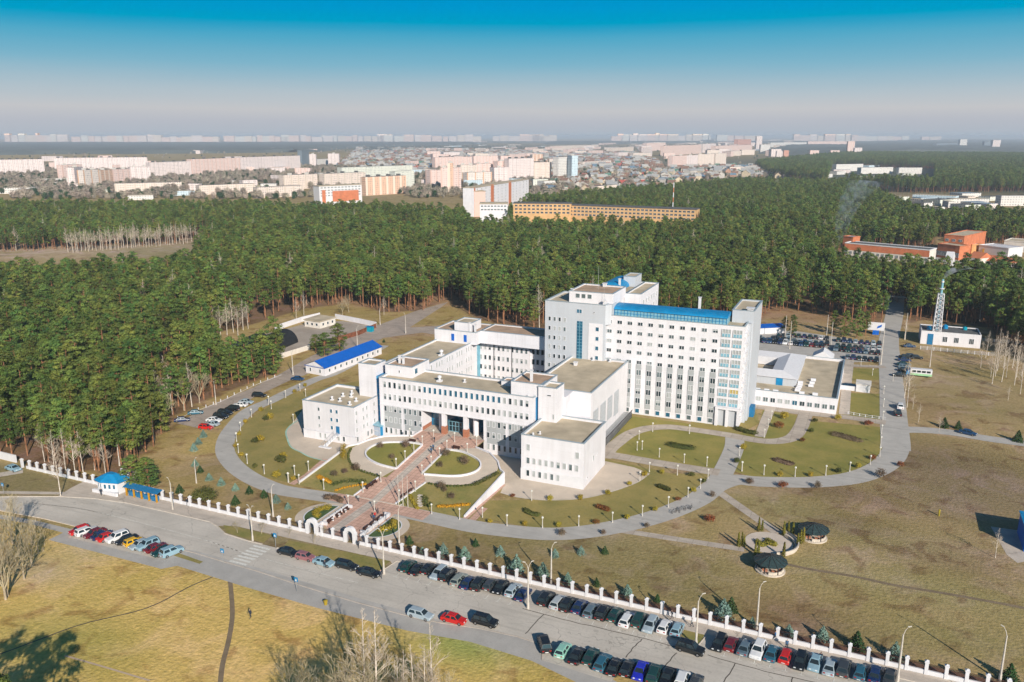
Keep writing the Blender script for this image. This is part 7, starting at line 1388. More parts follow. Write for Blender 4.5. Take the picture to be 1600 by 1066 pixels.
CITY = [ # x0, x1, foot row left, foot row right, top row (left end), material, roof huts, what it looks like
 (-10,71,276,274,250,'fc_white',7,'long white slab block at the far left edge'),(86,232,270,268,247,'fc_white',11,'long white slab block in the second row, far left'),(100,131,286,284,258,'fc_pink',2,'pink-white block standing before the long slab, first of four'),(119,133,292,290,262,'fc_white',1,'narrow white block, second of the four staggered'),(133,158,294,292,266,'fc_striped',2,'block with brown stripes, third of the four staggered'),(158,178,292,290,266,'fc_salmon',1,'brownish block, fourth of the four staggered'),(178,206,290,288,265,'fc_pink',2,'pinkish block with roof huts right of the brownish one'),(205,237,285,284,261,'fc_white',2,'white block with dark roof huts, left centre'),(236,300,278,275,254,'fc_white',4,'long white block behind the roof-hut block'),(300,376,275,271,249,'fc_pink',5,'long pink-white block, left of the dark joint'),(377,470,271,266,246,'fc_white',6,'long white block ending at the grey tower'),
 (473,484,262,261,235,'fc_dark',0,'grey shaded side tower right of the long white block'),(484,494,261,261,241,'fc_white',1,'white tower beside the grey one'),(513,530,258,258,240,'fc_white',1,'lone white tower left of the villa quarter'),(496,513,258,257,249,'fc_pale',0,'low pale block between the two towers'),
 (0,62,303,302,294,'fc_pale',0,'low pale warehouse above the left forest'),(57,118,288,286,280,'fc_pale',0,'long white single-storey shed at left'),(180,285,302,299,287,'fc_cream',0,'cream five-storey block above the left forest'),(291,312,298,298,287,'fc_white',0,'short white block behind the bare trees, left'),(312,400,305,301,290,'fc_cream',0,'long cream five-storey block above the left forest'),(200,240,313,312,306,'fc_pale',0,'low white shed at the edge of the left forest'),(270,305,306,305,299,'fc_blue',0,'low blue-roofed hall at left'),
 (380,403,298,297,282,'fc_white',0,'white block left of the cream slab, centre left'),(403,475,310,306,293,'fc_cream',0,'long cream slab above the forest notch'),(444,497,297,294,274,'fc_cream',2,'cream nine-storey block, centre left'),(507,572,297,293,272,'fc_cream',3,'long cream block with balconies behind the sign-red building'),(535,645,290,284,262,'fc_green',6,'very long pale green slab block'),(618,648,300,298,268,'fc_green',0,'end of the pale green slab facing right'),(572,635,306,302,277,'fc_salmon',4,'salmon nine-storey block before the green slab'),
 (673,690,296,295,266,'fc_pink',0,'pink block end beside the shaded gap'),(689,700,300,300,262,'fc_pink',1,'slender pink tower, left of three joined'),(700,708,300,300,255,'fc_salmon',1,'salmon middle tower, tallest of three joined'),(708,721,300,299,262,'fc_pink',1,'pink tower, right of three joined'),(720,745,288,287,258,'fc_cream',2,'cream block behind the three joined towers'),(745,770,284,283,256,'fc_pink',2,'pink block behind the dark-edged one'),(730,769,295,293,270,'fc_striped',2,'long striped block with dark right end'),(772,795,292,291,262,'fc_white',1,'white stepped tower right of the dark-edged block'),(778,796,284,283,252,'fc_pink',1,'pink tower behind the stepped white one'),(795,834,284,282,248,'fc_white',4,'white block with small red roof towers'),(834,861,282,281,254,'fc_cream',0,'cream block right of the red-roofed towers'),
 (680,738,262,260,246,'fc_pink',3,'long pink block far behind the towers, left part'),(740,778,258,257,244,'fc_pink',2,'long pink block far behind the towers, right part'),(832,848,252,252,241,'fc_salmon',1,'pale salmon tower far behind the red-roofed block'),
 (872,886,282,281,246,'fc_pale',0,'tall pale tower with blue crown, left face'),(886,893,281,282,243,'fc_blue',1,'tall blue-grey tower side, right of the pale face'),(910,955,262,259,253,'fc_cream',0,'long low cream building right of the blue tower'),(933,963,305,303,291,'fc_cream',0,'cream low block above the orange clinic'),(990,1013,303,301,295,'fc_white',0,'white low hall right of the cream block'),
 (865,935,234,232,228,'fc_cream',0,'low cream block on the far side of the villas'),(955,990,240,238,231,'fc_cream',0,'low cream block right of it, far side'),(1006,1019,242,241,231,'fc_white',1,'plain white tower, right centre'),(1010,1040,236,235,224,'fc_pink',2,'pink block behind the plain white tower'),(1036,1095,244,240,228,'fc_pink',8,'long pink slab block, right centre'),(1098,1118,239,238,225,'fc_white',1,'white tower at the right of the pink slab'),(1118,1175,239,236,228,'fc_pink',4,'long pink-white block beyond, right centre'),
 (1050,1072,266,264,244,'fc_pink',2,'pink front block, first of four in the nearer row'),(1072,1090,264,263,243,'fc_white',1,'white block, second of four in the nearer row'),(1090,1115,263,262,241,'fc_cream',2,'cream block, third of four in the nearer row'),(1117,1134,262,261,240,'fc_cream',1,'cream tower, fourth of four in the nearer row'),(1152,1173,232,231,218,'fc_red',2,'brick-pink towers on the skyline, right centre'),(1181,1190,234,234,213,'fc_white',1,'slender white tower on the skyline'),(1188,1203,238,238,226,'fc_pale',1,'pale block right of the slender white tower'),(1213,1224,246,246,236,'fc_white',0,'white block beside the small red tower'),(1224,1232,248,248,235,'fc_red',0,'small red tower, right'),
 (1204,1260,230,229,223,'fc_pale',2,'low pale blocks beyond the red tower'),(1265,1279,247,247,235,'fc_pink',0,'square pink block in the woods, left of two'),(1297,1311,247,247,235,'fc_pink',0,'square pink block in the woods, right of two'),(1323,1334,245,245,221,'fc_pink',1,'tall pink tower with a lower twin'),(1334,1346,246,246,231,'fc_white',0,'lower white twin beside the tall pink tower'),(1262,1330,229,229,221,'fc_pink',4,'far pale row of blocks behind the tall pink tower'),
 (1306,1348,268,267,257,'fc_pale',0,'white school-like block in the right woods'),(1345,1395,272,271,262,'fc_pale',0,'low white block in the right woods, middle'),(1404,1440,272,272,262,'fc_pale',0,'low white block in the right woods, right'),(1140,1260,268,267,261,'fc_cream',0,'long low cream depot before the right woods'),(1425,1492,313,316,304,'fc_blue',0,'long pale-blue industrial hall at the right'),(1563,1640,322,322,306,'fc_pale',0,'white industrial hall with green band at the right edge'),(1490,1545,318,318,311,'fc_pale',0,'low industrial hall between the two'),
 (1463,1500,231,230,224,'fc_dark',0,'dark long office block on the right skyline'),(1499,1510,231,231,218,'fc_pale',0,'pale tower joined to the dark office block'),(1537,1552,232,232,221,'fc_dark',0,'dark narrow block at the right skyline'),(1550,1562,234,234,219,'fc_white',0,'white stepped tower at the right skyline')]
for x0, x1, y0_, y1_, yt, fm, nb_, lb in CITY:
    p0, p1 = G(x0,y0_), G(x1,y1_); hh_ = H_of(y0_, yt, x0); dpt = 12 if hh_ > 8 else 18
    apt('apartment_block' if hh_ > 10 else 'low_building', p0, p1, hh_, dpt*(1 if y0_ > 240 else 2), fm, lb, None, 'apartment block' if hh_ > 10 else 'building', 'dark_roof' if hh_ > 10 else 'roof_felt', nb_)
# skyline blocks close to the horizon
rs = random.Random(14); kk = 0; side = ''
for (a, b, yb_, lo_, hi_) in ((8,60,218.6,6,12),(60,110,218.9,5,9),(112,182,218.9,5,8),(182,240,219.2,6,9),(240,342,220.6,6,10),(350,400,220.2,6,9),(392,470,219,5,8),(440,452,219,8,12),(470,478,218,6,9),(478,520,218,4,6),(503,508,217,6,8),(518,600,217.5,4,6.5),(590,612,217.5,7,9),(600,752,218.3,5,8),(770,870,217,4,7),(830,850,217,6,8),(955,1000,218,5,8),(965,1030,216.5,6,9),(1030,1110,217,5,8),(1120,1190,217.5,5,8),(1240,1340,217.5,5,8),(1340,1420,217,3,5),(1440,1470,217,3,4.5)):
    x = a
    while x < b-2:
        w_ = rs.uniform(7,17); x2_ = min(b, x+w_); top = yb_-rs.uniform(lo_,hi_)*.95; yq = yb_+3.6; p0, p1 = G(x,yq), G(x2_,yq); kk += 1
        zone = 'above the left woods' if x < 380 else 'left of centre' if x < 640 else 'above the centre' if x < 900 else 'right of centre' if x < 1200 else 'above the right woods'
        apt('apartment_block', p0, p1, H_of(yq, top, x), 60, rs.choice(['fc_white','fc_pink','fc_cream','fc_pale','fc_pink']), 'hazy pale block on the far skyline '+zone, 'hazy skyline blocks '+zone, 'apartment block', 'roof_felt'); x = x2_+rs.uniform(-.5,2.5)
for (xa, xb, ya, yb2, hh0, hh1, n_, zone) in ((0,560,226,241,7,16,22,'in the far left woods'),(1400,1640,306,332,4,8,20,'in the industrial strip at right'),(1290,1440,262,280,4,8,10,'in the clearing of the right woods'),(860,1320,219.5,226,10,20,26,'below the centre skyline'),(640,870,236,258,14,26,26,'behind the central towers'),(880,1040,224,250,10,22,22,'beyond the blue tower'),(380,660,262,296,10,17,14,'left of the salmon block'),(1000,1240,222,246,14,30,24,'round the pink slabs'),(20,470,246,272,10,20,12,'behind the long white slabs'),(0,470,284,304,4,9,30,'above the left forest'),(560,1000,222,236,4,8,34,'among the far villas'),(1040,1300,224,240,5,10,22,'right of the pink slabs'),(620,870,262,300,6,14,14,'between the central blocks'),(480,640,262,290,5,12,10,'left of the green slab')):
    for k in range(n_):
        x = rs.uniform(xa,xb); y = rs.uniform(ya,yb2); wpx = rs.uniform(9,30)*(1 if y > 245 else .7); kk += 1
        big_ = hh1 > 14; apt('apartment_block' if big_ else 'low_building', G(x,y), G(x+wpx,y-rs.uniform(-.3,1.2)), rs.uniform(hh0,hh1), rs.uniform(12,24), rs.choice(['fc_white','fc_pink','fc_cream','fc_pink'] if big_ else ['fc_white','fc_pale','fc_cream','fc_pink','fc_pale','fc_blue','fc_green']), ('pale flat-roofed block ' if big_ else 'low pale building ')+zone, ('pale blocks ' if big_ else 'low pale buildings ')+zone, 'apartment block' if big_ else 'building', rs.choice(['roof_felt','dark_roof','coping']))
mat('clinic_brick', (0.66,0.40,0.19), .9, .08, .3)
# the red-panelled building, white stepped block and orange clinic: nearer, with windows of their own
def near_block(name, label, x0, x1, y0_, y1_, yt, wallm, depth, rows, cols, ww, wh, glass='glass_mid', strip=None, cat='building', roofm='roof_felt', par=True):
    p0, p1 = np.array(G(x0,y0_)), np.array(G(x1,y1_)); h = H_of(y0_, yt, x0); d = p1-p0; Ln = np.hypot(*d); d /= Ln; nq_ = np.array([-d[1],d[0]]); t_ = thing(name, label, cat, (p0[0],p0[1],0)); a_ = math.atan2(d[1],d[0])
    w_ = MB().prism([tuple(p0),tuple(p1),tuple(p1+nq_*depth),tuple(p0+nq_*depth)], 0, h, 0).build('wall', wallm, t_); e = .5
    MB().prism([tuple(p0-d*e-nq_*e),tuple(p1+d*e-nq_*e),tuple(p1+d*e+nq_*(depth+e)),tuple(p0-d*e+nq_*(depth+e))], h, h+.5).build('roof', roofm, t_)
    for r in range(rows):
        for c_ in range(cols):
            z = h-1.9-3.1*r; q = p0+d*Ln*(c_+.7)/(cols+.4); o = bpy.data.objects.new('window', win_mesh(ww,wh,glass,2)); C.objects.link(o); o.parent = w_; o.location = (q[0]-p0[0]-nq_[0]*.02,q[1]-p0[1]-nq_[1]*.02,z); o.rotation_euler = (0,0,a_)
    if strip:
        for (t0, t1, z0, z1, m) in strip: A_ = p0+d*Ln*t0-nq_*.15; B_ = p0+d*Ln*t1-nq_*.15; MB().prism([tuple(A_),tuple(B_),tuple(B_+nq_*.2),tuple(A_+nq_*.2)], z0*h, z1*h).build('panel', m, w_)
    return t_, h, p0, d, nq_, Ln
near_block('office_building', 'white building with a large brick-red window panel above the forest', 500, 566, 321, 317, 291.5, 'frame_white', 14, 4, 12, 2.6, 1.1, 'glass_mid', [(.30,.92,.15,.72,'red_brick'),(.06,.14,.1,.8,'red_brick')], 'office building')
near_block('stepped_block', 'long white eight-storey block with orange-brown vertical strips', 741, 826, 339, 318, 294, 'white_plaster', 12, 7, 14, 1.6, 1.5, 'glass_mid', [(.27,.32,0,1.04,'red_brick'),(.59,.64,0,1.04,'red_brick'),(0,.02,0,1.03,'red_brick')], 'apartment block')
near_block('flank_block', 'shaded pink end of the stepped white block, facing left', 725, 741, 334, 339, 296, 'fc_pink', 12, 0, 0, 1, 1, cat='apartment block')
near_block('low_hall', 'low white hall between the stepped block and the orange clinic', 750, 793, 352, 352, 319, 'white_plaster', 20, 2, 8, 2, 1.2, 'glass_mid', None, 'hall')
near_block('clinic_hall', 'white hall with grey roof behind the orange clinic', 857, 912, 334, 331, 319, 'warm_plaster', 20, 1, 9, 2.2, 1.2, 'glass_mid', None, 'hall')
near_block('orange_clinic', 'long orange-brick clinic rising above the pines, left part', 802, 892, 352, 353, 318, 'clinic_brick', 15, 3, 13, 2.3, 1.5, 'glass_dark', None, 'clinic', 'dark_roof')
near_block('orange_clinic', 'long orange-brick clinic rising above the pines, right part with a white roof box', 888, 1086, 352, 361, 321, 'clinic_brick', 15, 3, 31, 2.3, 1.5, 'glass_dark', None, 'clinic', 'dark_roof')
bx_ = G(1032,357); hx = H_of(357,326,1032); t_ = thing('radio_mast', 'thin red and white mast standing behind the orange clinic', 'mast', (*G(1050,350),0)); mp_ = G(1050,350); 
for k in range(8): MB().tube((*mp_,4.5*k+2),(*mp_,4.5*k+6.5),.5,.5,5).build('mast_section', 'frame_white' if k%2 else 'red_brick', t_)
# red-brick complex in the right forest
def px_block(name, label, corners, z0, z1, wallm, roofm, cat='building', over=.4):
    P_ = [G(*c) for c in corners]; t_ = thing(name, label, cat, (*P_[0],0)); w_ = MB().prism(P_, z0, z1).build('wall', wallm, t_); cx_ = sum(p[0] for p in P_)/4; cy_ = sum(p[1] for p in P_)/4
    O_ = [(cx_+(p[0]-cx_)*1.03, cy_+(p[1]-cy_)*1.03) for p in P_]; MB().prism(O_, z1, z1+.4).build('roof', roofm, t_); return t_, P_, w_
def quadp(x0, y0_, x1, y1_, dep):
    p0, p1 = np.array(G(x0,y0_)), np.array(G(x1,y1_)); d = (p1-p0)/np.hypot(*(p1-p0)); nq_ = np.array([-d[1],d[0]]); return [tuple(p0),tuple(p1),tuple(p1+nq_*dep),tuple(p0+nq_*dep)]
def rect_b(name, label, q, h, wallm, roofm, cat='building', band=None, wins=None):
    t_ = thing(name, label, cat, (*q[0],0)); w_ = MB().prism(q, 0, h).build('wall', wallm, t_); cx_ = sum(p[0] for p in q)/4; cy_ = sum(p[1] for p in q)/4
    MB().prism([(cx_+(p[0]-cx_)*.97, cy_+(p[1]-cy_)*.95) for p in q], h, h+.15).build('roof', roofm, t_); mb = MB()
    for i in range(4): a, b = np.array(q[i]), np.array(q[(i+1)%4]); L, R = ribbon([tuple(a),tuple(b)], .5); mb.prism([R[0],R[1],L[1],L[0]], h, h+.55)
    mb.build('parapet', 'frame_white' if band else wallm, t_)
    a, b = np.array(q[0]), np.array(q[1]); d = (b-a)/np.hypot(*(b-a)); nq_ = np.array([-d[1],d[0]]); an = math.atan2(d[1],d[0])
    if band: MB().prism([tuple(a-nq_*.12),tuple(b-nq_*.12),tuple(b+nq_*.05),tuple(a+nq_*.05)], h-band, h-.2).build('band', 'red_brick', w_)
    if wins:
        for z, n_, ww, wh in wins:
            for k in range(n_): c_ = a+(b-a)*(k+.5)/n_-nq_*.14; o = bpy.data.objects.new('window', win_mesh(ww,wh,'glass_mid',2)); C.objects.link(o); o.parent = w_; o.location = (c_[0]-q[0][0],c_[1]-q[0][1],z); o.rotation_euler = (0,0,an)
    return t_
rect_b('clinic_wing', 'long low building with a brick-red upper band and dark roof in the right forest', quadp(1318,402,1450,415,13), 9.5, 'warm_plaster', 'dark_roof', 'clinic', 4.2, [(3.6,18,1.6,1.8)])
rect_b('clinic_stair', 'small brick-red end tower of the long low building', quadp(1315,398,1330,400,8), 12.5, 'red_brick', 'coping', 'tower')
rect_b('hall_tower', 'large brick-red hall with flat grey roof, the highest of the right complex', quadp(1472,398,1503,401,42), 13.5, 'red_brick', 'roof_felt', 'hall', None, [(10.5,3,2,1.5)])
rect_b('glazed_front', 'brick and glass front building below the large brick-red hall', quadp(1463,402,1497,407,10), 9.0, 'red_brick', 'roof_felt', 'building', None, [(3.2,9,1.7,2.8)])
rect_b('workshop', 'white workshop with orange doors in the right complex', quadp(1528,398,1574,404,16), 6.5, 'frame_white', 'frame_white', 'workshop')
for k in range(3): q = quadp(1534+14*k,398.8+1.2*k,1543+14*k,399.6+1.2*k,.4); o = thing('orange_door', 'orange workshop door, %s of three' % ORD[k], 'door', (*q[0],0)) if 0 else MB().prism([(p[0],p[1]-.4) for p in q], .5, 4.6).build('door', 'bush_orange', [x for x in C.objects if x.name.startswith('workshop')][0])
rect_b('storehouse', 'pale storehouse with dark roof behind the workshop', quadp(1567,392,1640,398,20), 7, 'warm_plaster', 'roof_felt', 'storehouse')
rect_b('link_block', 'small orange block between the brick hall and the workshop', quadp(1503,396,1517,398,10), 6.5, 'orange_brick', 'frame_white', 'building')
def gable_house(name, label, q, h, rh, wallm, roofm, wins=None, cat='house'):
    t_ = thing(name, label, cat, (*q[0],0)); w_ = MB().prism(q, 0, h).build('wall', wallm, t_); m0 = ((q[0][0]+q[3][0])/2,(q[0][1]+q[3][1])/2); m1 = ((q[1][0]+q[2][0])/2,(q[1][1]+q[2][1])/2)
    MB().add([(*q[0],h),(*q[1],h),(*q[2],h),(*q[3],h),(*m0,h+rh),(*m1,h+rh)], [(0,1,5,4),(2,3,4,5),(0,4,3),(1,2,5),(3,2,1,0)]).build('roof', roofm, t_)
    a, b = np.array(q[0]), np.array(q[1]); an = math.atan2(*(b-a)[::-1]); nq_ = np.array([-(b-a)[1],(b-a)[0]])/np.hypot(*(b-a))
    if wins:
        for z, n_, ww, wh in wins:
            for k in range(n_): c_ = a+(b-a)*(k+.5)/n_; o = bpy.data.objects.new('window', win_mesh(ww,wh,'glass_dark',2)); C.objects.link(o); o.parent = w_; o.location = (c_[0]-q[0][0],c_[1]-q[0][1],z); o.rotation_euler = (0,0,an)
    return t_
gable_house('tiled_house', 'white two-storey house with brick-red tiled roof in the right forest', quadp(1508,425,1528,428,12), 9.0, 3.2, 'warm_plaster', 'red_brick', [(7.2,3,1.2,1.3),(3.8,3,1.2,1.3)])
gable_house('tiled_house', 'long white house with orange-red tiled roof beside the two-storey one', quadp(1526,425,1575,432,11), 7.5, 3.0, 'warm_plaster', 'red_brick', [(5.6,9,1.2,1.3)])
gable_house('white_chapel', 'narrow white gabled house before the courtyard of the right complex', quadp(1474,425,1486,426,9), 9, 3, 'frame_white', 'frame_white')
sheet('courtyard', PXP([(1445,410),(1530,412),(1530,402),(1450,398)]), .05, 'path_asphalt')
# villas: individual small houses, then the rest as one quarter
HP = []
mat('hr_red', (.26,.10,.08), .9); mat('hr_brown', (.26,.15,.11), .9); mat('hr_grey', (.36,.36,.37), .9); mat('hr_blue', (.13,.20,.28), .9); mat('hr_green', (.10,.22,.17), .9); mat('hr_white', (.46,.44,.42), .9); mat('hr_bright', (.42,.09,.07), .8)
mat('hw_white', (.55,.50,.46), .9); mat('hw_cream', (.62,.50,.36), .9); mat('hw_brick', (.45,.25,.17), .9)
def house_mesh(w_, d, h, rh, wm, rm):
    mb = MB().add([(-w_/2,-d/2,0),(w_/2,-d/2,0),(w_/2,d/2,0),(-w_/2,d/2,0),(-w_/2,-d/2,h),(w_/2,-d/2,h),(w_/2,d/2,h),(-w_/2,d/2,h),(-w_/2,0,h+rh*.9),(w_/2,0,h+rh*.9)], [(0,1,5,4),(2,3,7,6),(1,2,6,9,5),(3,0,4,8,7)], 0)
    e = .5; mb.add([(-w_/2-e,-d/2-e,h-.3),(w_/2+e,-d/2-e,h-.3),(w_/2+e,0,h+rh),(-w_/2-e,0,h+rh),(-w_/2-e,d/2+e,h-.3),(w_/2+e,d/2+e,h-.3)], [(0,1,2,3),(3,2,5,4)], 1)
    mb.box(w_*.15,-.4,h+rh*.3,w_*.15+.8,.4,h+rh+.8,0)
    for k in (-1,0,1): mb.box(k*w_*.3-.6,-d/2-.05,1.2,k*w_*.3+.6,-d/2,2.5,2)
    me = bpy.data.meshes.new('house'); me.from_pydata(mb.v, [], mb.f); [me.materials.append(MATS[q]) for q in (wm, rm, 'glass_dark')]; me.polygons.foreach_set('material_index', mb.m); me.update(); return me
HK = [('red','hr_red'),('brown','hr_brown'),('grey','hr_grey'),('blue','hr_blue'),('green','hr_green'),('pale','hr_white'),('grey','hr_grey'),('pale','hr_white'),('brown','hr_brown'),('bright red','hr_bright')]
for k, (nm, rm) in enumerate(HK): HP.append((nm, house_mesh(9+k%4*2, 8+k%3*1.5, 3.4+(k%3)*1.6, 3.0+(k%2), ('hw_white','hw_cream','hw_white','hw_brick')[k%4], rm)))
VILLA = [PXP([(862,303),(905,297),(1010,300),(1060,290),(1150,276),(1290,282),(1290,262),(1140,262),(1040,262),(1000,240),(560,232),(530,262),(655,276),(672,262),(790,245),(865,255)])]
hp = fill([(min(3000,max(-4000,x)), y) for x, y in VILLA[0]], 27, 31, .45)
gx_ = np.array(VILLA[0]); r_ = np.random.default_rng(31); cand = []
x0, y0m = gx_.min(0); x1, y1m = gx_.max(0); sp = 33
gx, gy = np.meshgrid(np.arange(x0,x1,sp), np.arange(y0m,y1m,sp)); gx = gx.ravel()+r_.uniform(-9,9,gx.size); gy = gy.ravel()+r_.uniform(-9,9,gy.size); ok = in_poly(gx, gy, VILLA[0]); hp = np.stack([gx[ok],gy[ok]],1)
hp = hp[np.argsort(np.hypot(hp[:,0]-CAM[0], hp[:,1]-CAM[1]))]
hx_, hy_ = project(hp[:,0], hp[:,1]); 
for i, p in enumerate(hp[:230]):
    nm, me = HP[r_.integers(0,10)]; o = bpy.data.objects.new('villa', me); C.objects.link(o); o.location = (p[0],p[1],0); o.rotation_euler = (0,0,float(r_.uniform(-.5,.5)+.2+(PI/2 if r_.random() < .3 else 0))); s_ = float(r_.uniform(.9,1.3)); o.scale = (s_,s_,s_)
    zone = 'behind the orange clinic' if hx_[i] < 1000 else 'below the pink slab blocks' if hx_[i] < 1150 else 'at the edge of the right woods'
    tag(o, 'small detached house with %s roof %s' % (nm, zone), 'house', '%s-roofed houses %s' % (nm, zone))
hv = []; hf = []; hm = []; mats_ = ['hw_white','hw_cream','hw_brick','glass_dark']+sorted(set(k[1] for k in HK))
for p in hp[230:4200]:
    nm, me = HP[r_.integers(0,10)]; a = r_.uniform(-.5,.5)+.2; s_ = r_.uniform(1.0,1.5)*(1.0); ca, sa = math.cos(a)*s_, math.sin(a)*s_; b = len(hv)
    hv += [(p[0]+v.co.x*ca-v.co.y*sa, p[1]+v.co.x*sa+v.co.y*ca, v.co.z*s_) for v in me.vertices]
    for q in me.polygons: hf.append(tuple(i+b for i in q.vertices)); hm.append(mats_.index(me.materials[q.material_index].name))
me = bpy.data.meshes.new('villa_quarter'); me.from_pydata(hv, [], hf); [me.materials.append(MATS[q]) for q in mats_]; me.polygons.foreach_set('material_index', hm); me.update(); o = bpy.data.objects.new('villa_quarter', me); C.objects.link(o); tag(o, 'sea of small detached houses receding towards the skyline', 'villa quarter', kind='stuff')
# leafless garden and street trees of the city
r3_ = np.random.default_rng(77)
def blob_proto(nm, m, seed, rad=3.2):
    t_ = mk_tree(nm, 'garden tree', 'tree', 'leafless town trees', *ball(seed, rad, rad*2.1, m, 420, .42), 'bare_bark'); return Proto(t_)
TB = [blob_proto('town_tree', 'brown_crown', 401), blob_proto('town_tree', 'brown_crown', 402, 3.8), blob_proto('town_tree', 'spruce_needles', 403, 2.8)]
for k, (px, py) in enumerate(((905,300),(868,306),(1000,305))): TB[k].put((*G(px,py),0), k, 1.2, 'leafless garden tree behind the orange clinic, %s of three' % ORD[k])
tz = []
for poly, sp_, n_ in ((VILLA[0],15,9000),(PXP([(0,312),(455,312),(600,300),(650,310),(860,312),(880,282),(680,262),(0,262)]),14,5200),(PXP([(0,262),(1300,262),(1300,222),(0,222)]),60,2600)):
    P_ = np.array(poly); a0 = P_.min(0); a1 = P_.max(0); q = np.stack([r3_.uniform(a0[0],a1[0],n_*6), r3_.uniform(a0[1],a1[1],n_*6)],1); q = q[in_poly(q[:,0],q[:,1],poly)]; nz = vnoise(q[:,0]+5000, q[:,1]+5000, 60, 5); q = q[nz > .40][:n_]; tz.append(q)
tz = np.concatenate(tz); scatter('town_trees', tz, [list(t.r.children) for t in TB], .8, 1.7, 'leafless brown trees and scattered conifers between the houses and blocks', 'trees', 90)
# far woods near the horizon: bumpy canopies
def canopy(name, polypx, cell, h, label, seed):
    poly = PXP(polypx); P_ = np.array(poly); x0, y0_ = P_.min(0); x1, y1_ = P_.max(0); xs = np.arange(x0,x1,cell); ys = np.arange(y0_,y1_,cell*1.6); X, Y = np.meshgrid(xs, ys); r = np.random.default_rng(seed); X = X+r.uniform(-.3,.3,X.shape)*cell; Y = Y+r.uniform(-.3,.3,X.shape)*cell
    I = in_poly(X.ravel(), Y.ravel(), poly).reshape(X.shape); Z = np.where(I, h*(.78+.3*r.random(X.shape)), -.5); n0, n1 = X.shape; idx = np.arange(n0*n1).reshape(n0,n1); a_ = idx[:-1,:-1]; f = np.stack([idx[:-1,:-1],idx[:-1,1:],idx[1:,1:],idx[1:,:-1]],-1).reshape(-1,4); k = I[:-1,:-1]|I[1:,1:]|I[:-1,1:]|I[1:,:-1]; f = f[k.ravel()]
    me = bpy.data.meshes.new(name); me.from_pydata(np.stack([X,Y,Z],-1).reshape(-1,3).tolist(), [], f.tolist()); me.materials.append(MATS['far_canopy']); me.update(); o = bpy.data.objects.new(name, me); C.objects.link(o); tag(o, label, 'woods', kind='stuff')
canopy('far_woods', [(0,243),(60,241),(300,240),(470,238),(560,229),(740,226),(740,223.5),(0,224)], 60, 16, 'hazy blue-grey woods between the white slabs and the left skyline', 1)
canopy('far_woods', [(860,226),(1000,225),(1090,223),(1180,223),(1300,225.5),(1300,222.5),(860,222.5)], 80, 18, 'hazy blue woods below the centre skyline', 2)
canopy('far_woods', [(1200,240),(1345,250),(1420,240),(1700,240),(1700,219),(1440,220),(1340,223),(1240,226)], 50, 18, 'dark blue-green woods running to the right horizon', 3)
canopy('far_woods', [(565,238),(612,238),(612,231),(570,231)], 30, 14, 'small dark grove among the villas, left of centre', 4)
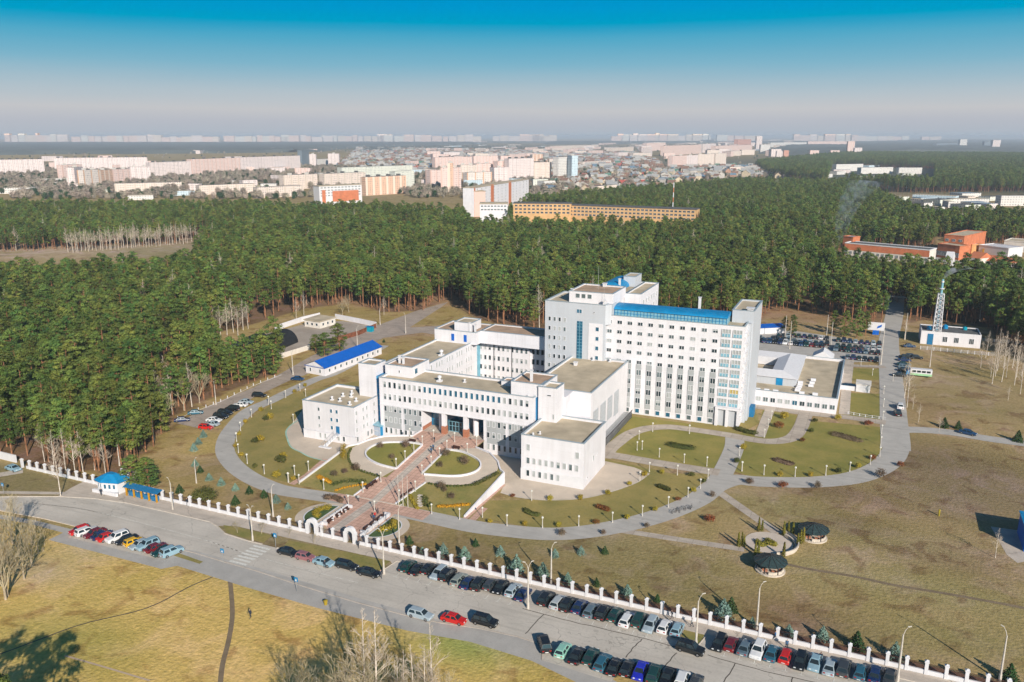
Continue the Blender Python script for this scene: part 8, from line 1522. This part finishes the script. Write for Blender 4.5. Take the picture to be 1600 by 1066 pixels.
# ================================================================ SMOKE AND HAZE
def smoke(name, pts, label, dens, colr=(.9,.93,.97)):
    mb = MB(); 
    for i in range(len(pts)-1): pass
    r = np.random.default_rng(9); vs2 = []; fs2 = []; n_ = 10
    for i, (x, y, z, rad) in enumerate(pts):
        for k in range(n_): a = 2*PI*k/n_; q = rad*(.85+.3*r.random()); vs2.append((x+q*math.cos(a), y+q*math.sin(a)*.9, z+r.uniform(-.15,.15)*rad))
    for i in range(len(pts)-1):
        for k in range(n_): fs2.append((i*n_+k, i*n_+(k+1)%n_, (i+1)*n_+(k+1)%n_, (i+1)*n_+k))
    fs2 += [tuple(range(n_))[::-1], tuple((len(pts)-1)*n_+k for k in range(n_))]; mb.add(vs2, fs2)
    me = bpy.data.meshes.new(name); me.from_pydata(mb.v, [], mb.f); o = bpy.data.objects.new(name, me); C.objects.link(o); tag(o, label, 'smoke', kind='stuff')
    m = bpy.data.materials.new(name); m.use_nodes = True; t = m.node_tree; t.nodes.clear(); out_ = t.nodes.new('ShaderNodeOutputMaterial'); pv = t.nodes.new('ShaderNodeVolumePrincipled'); pv.inputs['Color'].default_value = (*colr,1); nz = t.nodes.new('ShaderNodeTexNoise'); nz.inputs['Scale'].default_value = .25; nz.inputs['Detail'].default_value = 3; g_ = t.nodes.new('ShaderNodeNewGeometry'); t.links.new(g_.outputs['Position'], nz.inputs['Vector'])
    mr_ = t.nodes.new('ShaderNodeMapRange'); mr_.inputs['From Min'].default_value = .46; mr_.inputs['From Max'].default_value = .7; mr_.inputs['To Max'].default_value = dens; t.links.new(nz.outputs['Fac'], mr_.inputs['Value']); t.links.new(mr_.outputs[0], pv.inputs['Density']); t.links.new(pv.outputs[0], out_.inputs['Volume']); me.materials.append(m)
x, y = ch
smoke('smoke_plume', [(x,y,25.8,.4),(x+1.0,y+.8,27.0,1.0),(x+2.5,y+2,28.4,1.8),(x+5,y+3,29.6,2.6),(x+9,y+5,30.2,2.8),(x+13,y+6,29.8,2.2)], 'white smoke drifting right from the chimney mast', .55)
x, y = G(1308,400)
smoke('forest_smoke', [(x,y,6,2.5),(x+1,y+2,16,4),(x+2,y+5,28,6.5),(x+6,y+8,40,9),(x+14,y+10,50,11)], 'thin blue smoke rising from the forest left of the brick complex', .06, (.75,.86,1))
HZ = MB().box(-70000,-30000,-1.2,70000,90000,84.5)
me = bpy.data.meshes.new('haze'); me.from_pydata(HZ.v, [], HZ.f); hz = bpy.data.objects.new('haze', me); C.objects.link(hz); hz['kind'] = 'stuff'
m = bpy.data.materials.new('haze'); m.use_nodes = True; t = m.node_tree; t.nodes.clear(); o_ = t.nodes.new('ShaderNodeOutputMaterial'); pv = t.nodes.new('ShaderNodeVolumePrincipled'); pv.inputs['Color'].default_value = (.78,.87,1.0,1); pv.inputs['Density'].default_value = 0.000115; pv.inputs['Anisotropy'].default_value = 0.0; t.links.new(pv.outputs[0], o_.inputs['Volume']); me.materials.append(m)
# prototypes that were never placed are not part of the scene
for P_ in [PLp,SL1,SL2,SLt,Bp,YB,RB,DB,GB,TH,big]+pines+birches+bares+BS+GS+TB:
    if not P_.used:
        for c_ in list(P_.r.children): bpy.data.objects.remove(c_)
        bpy.data.objects.remove(P_.r)
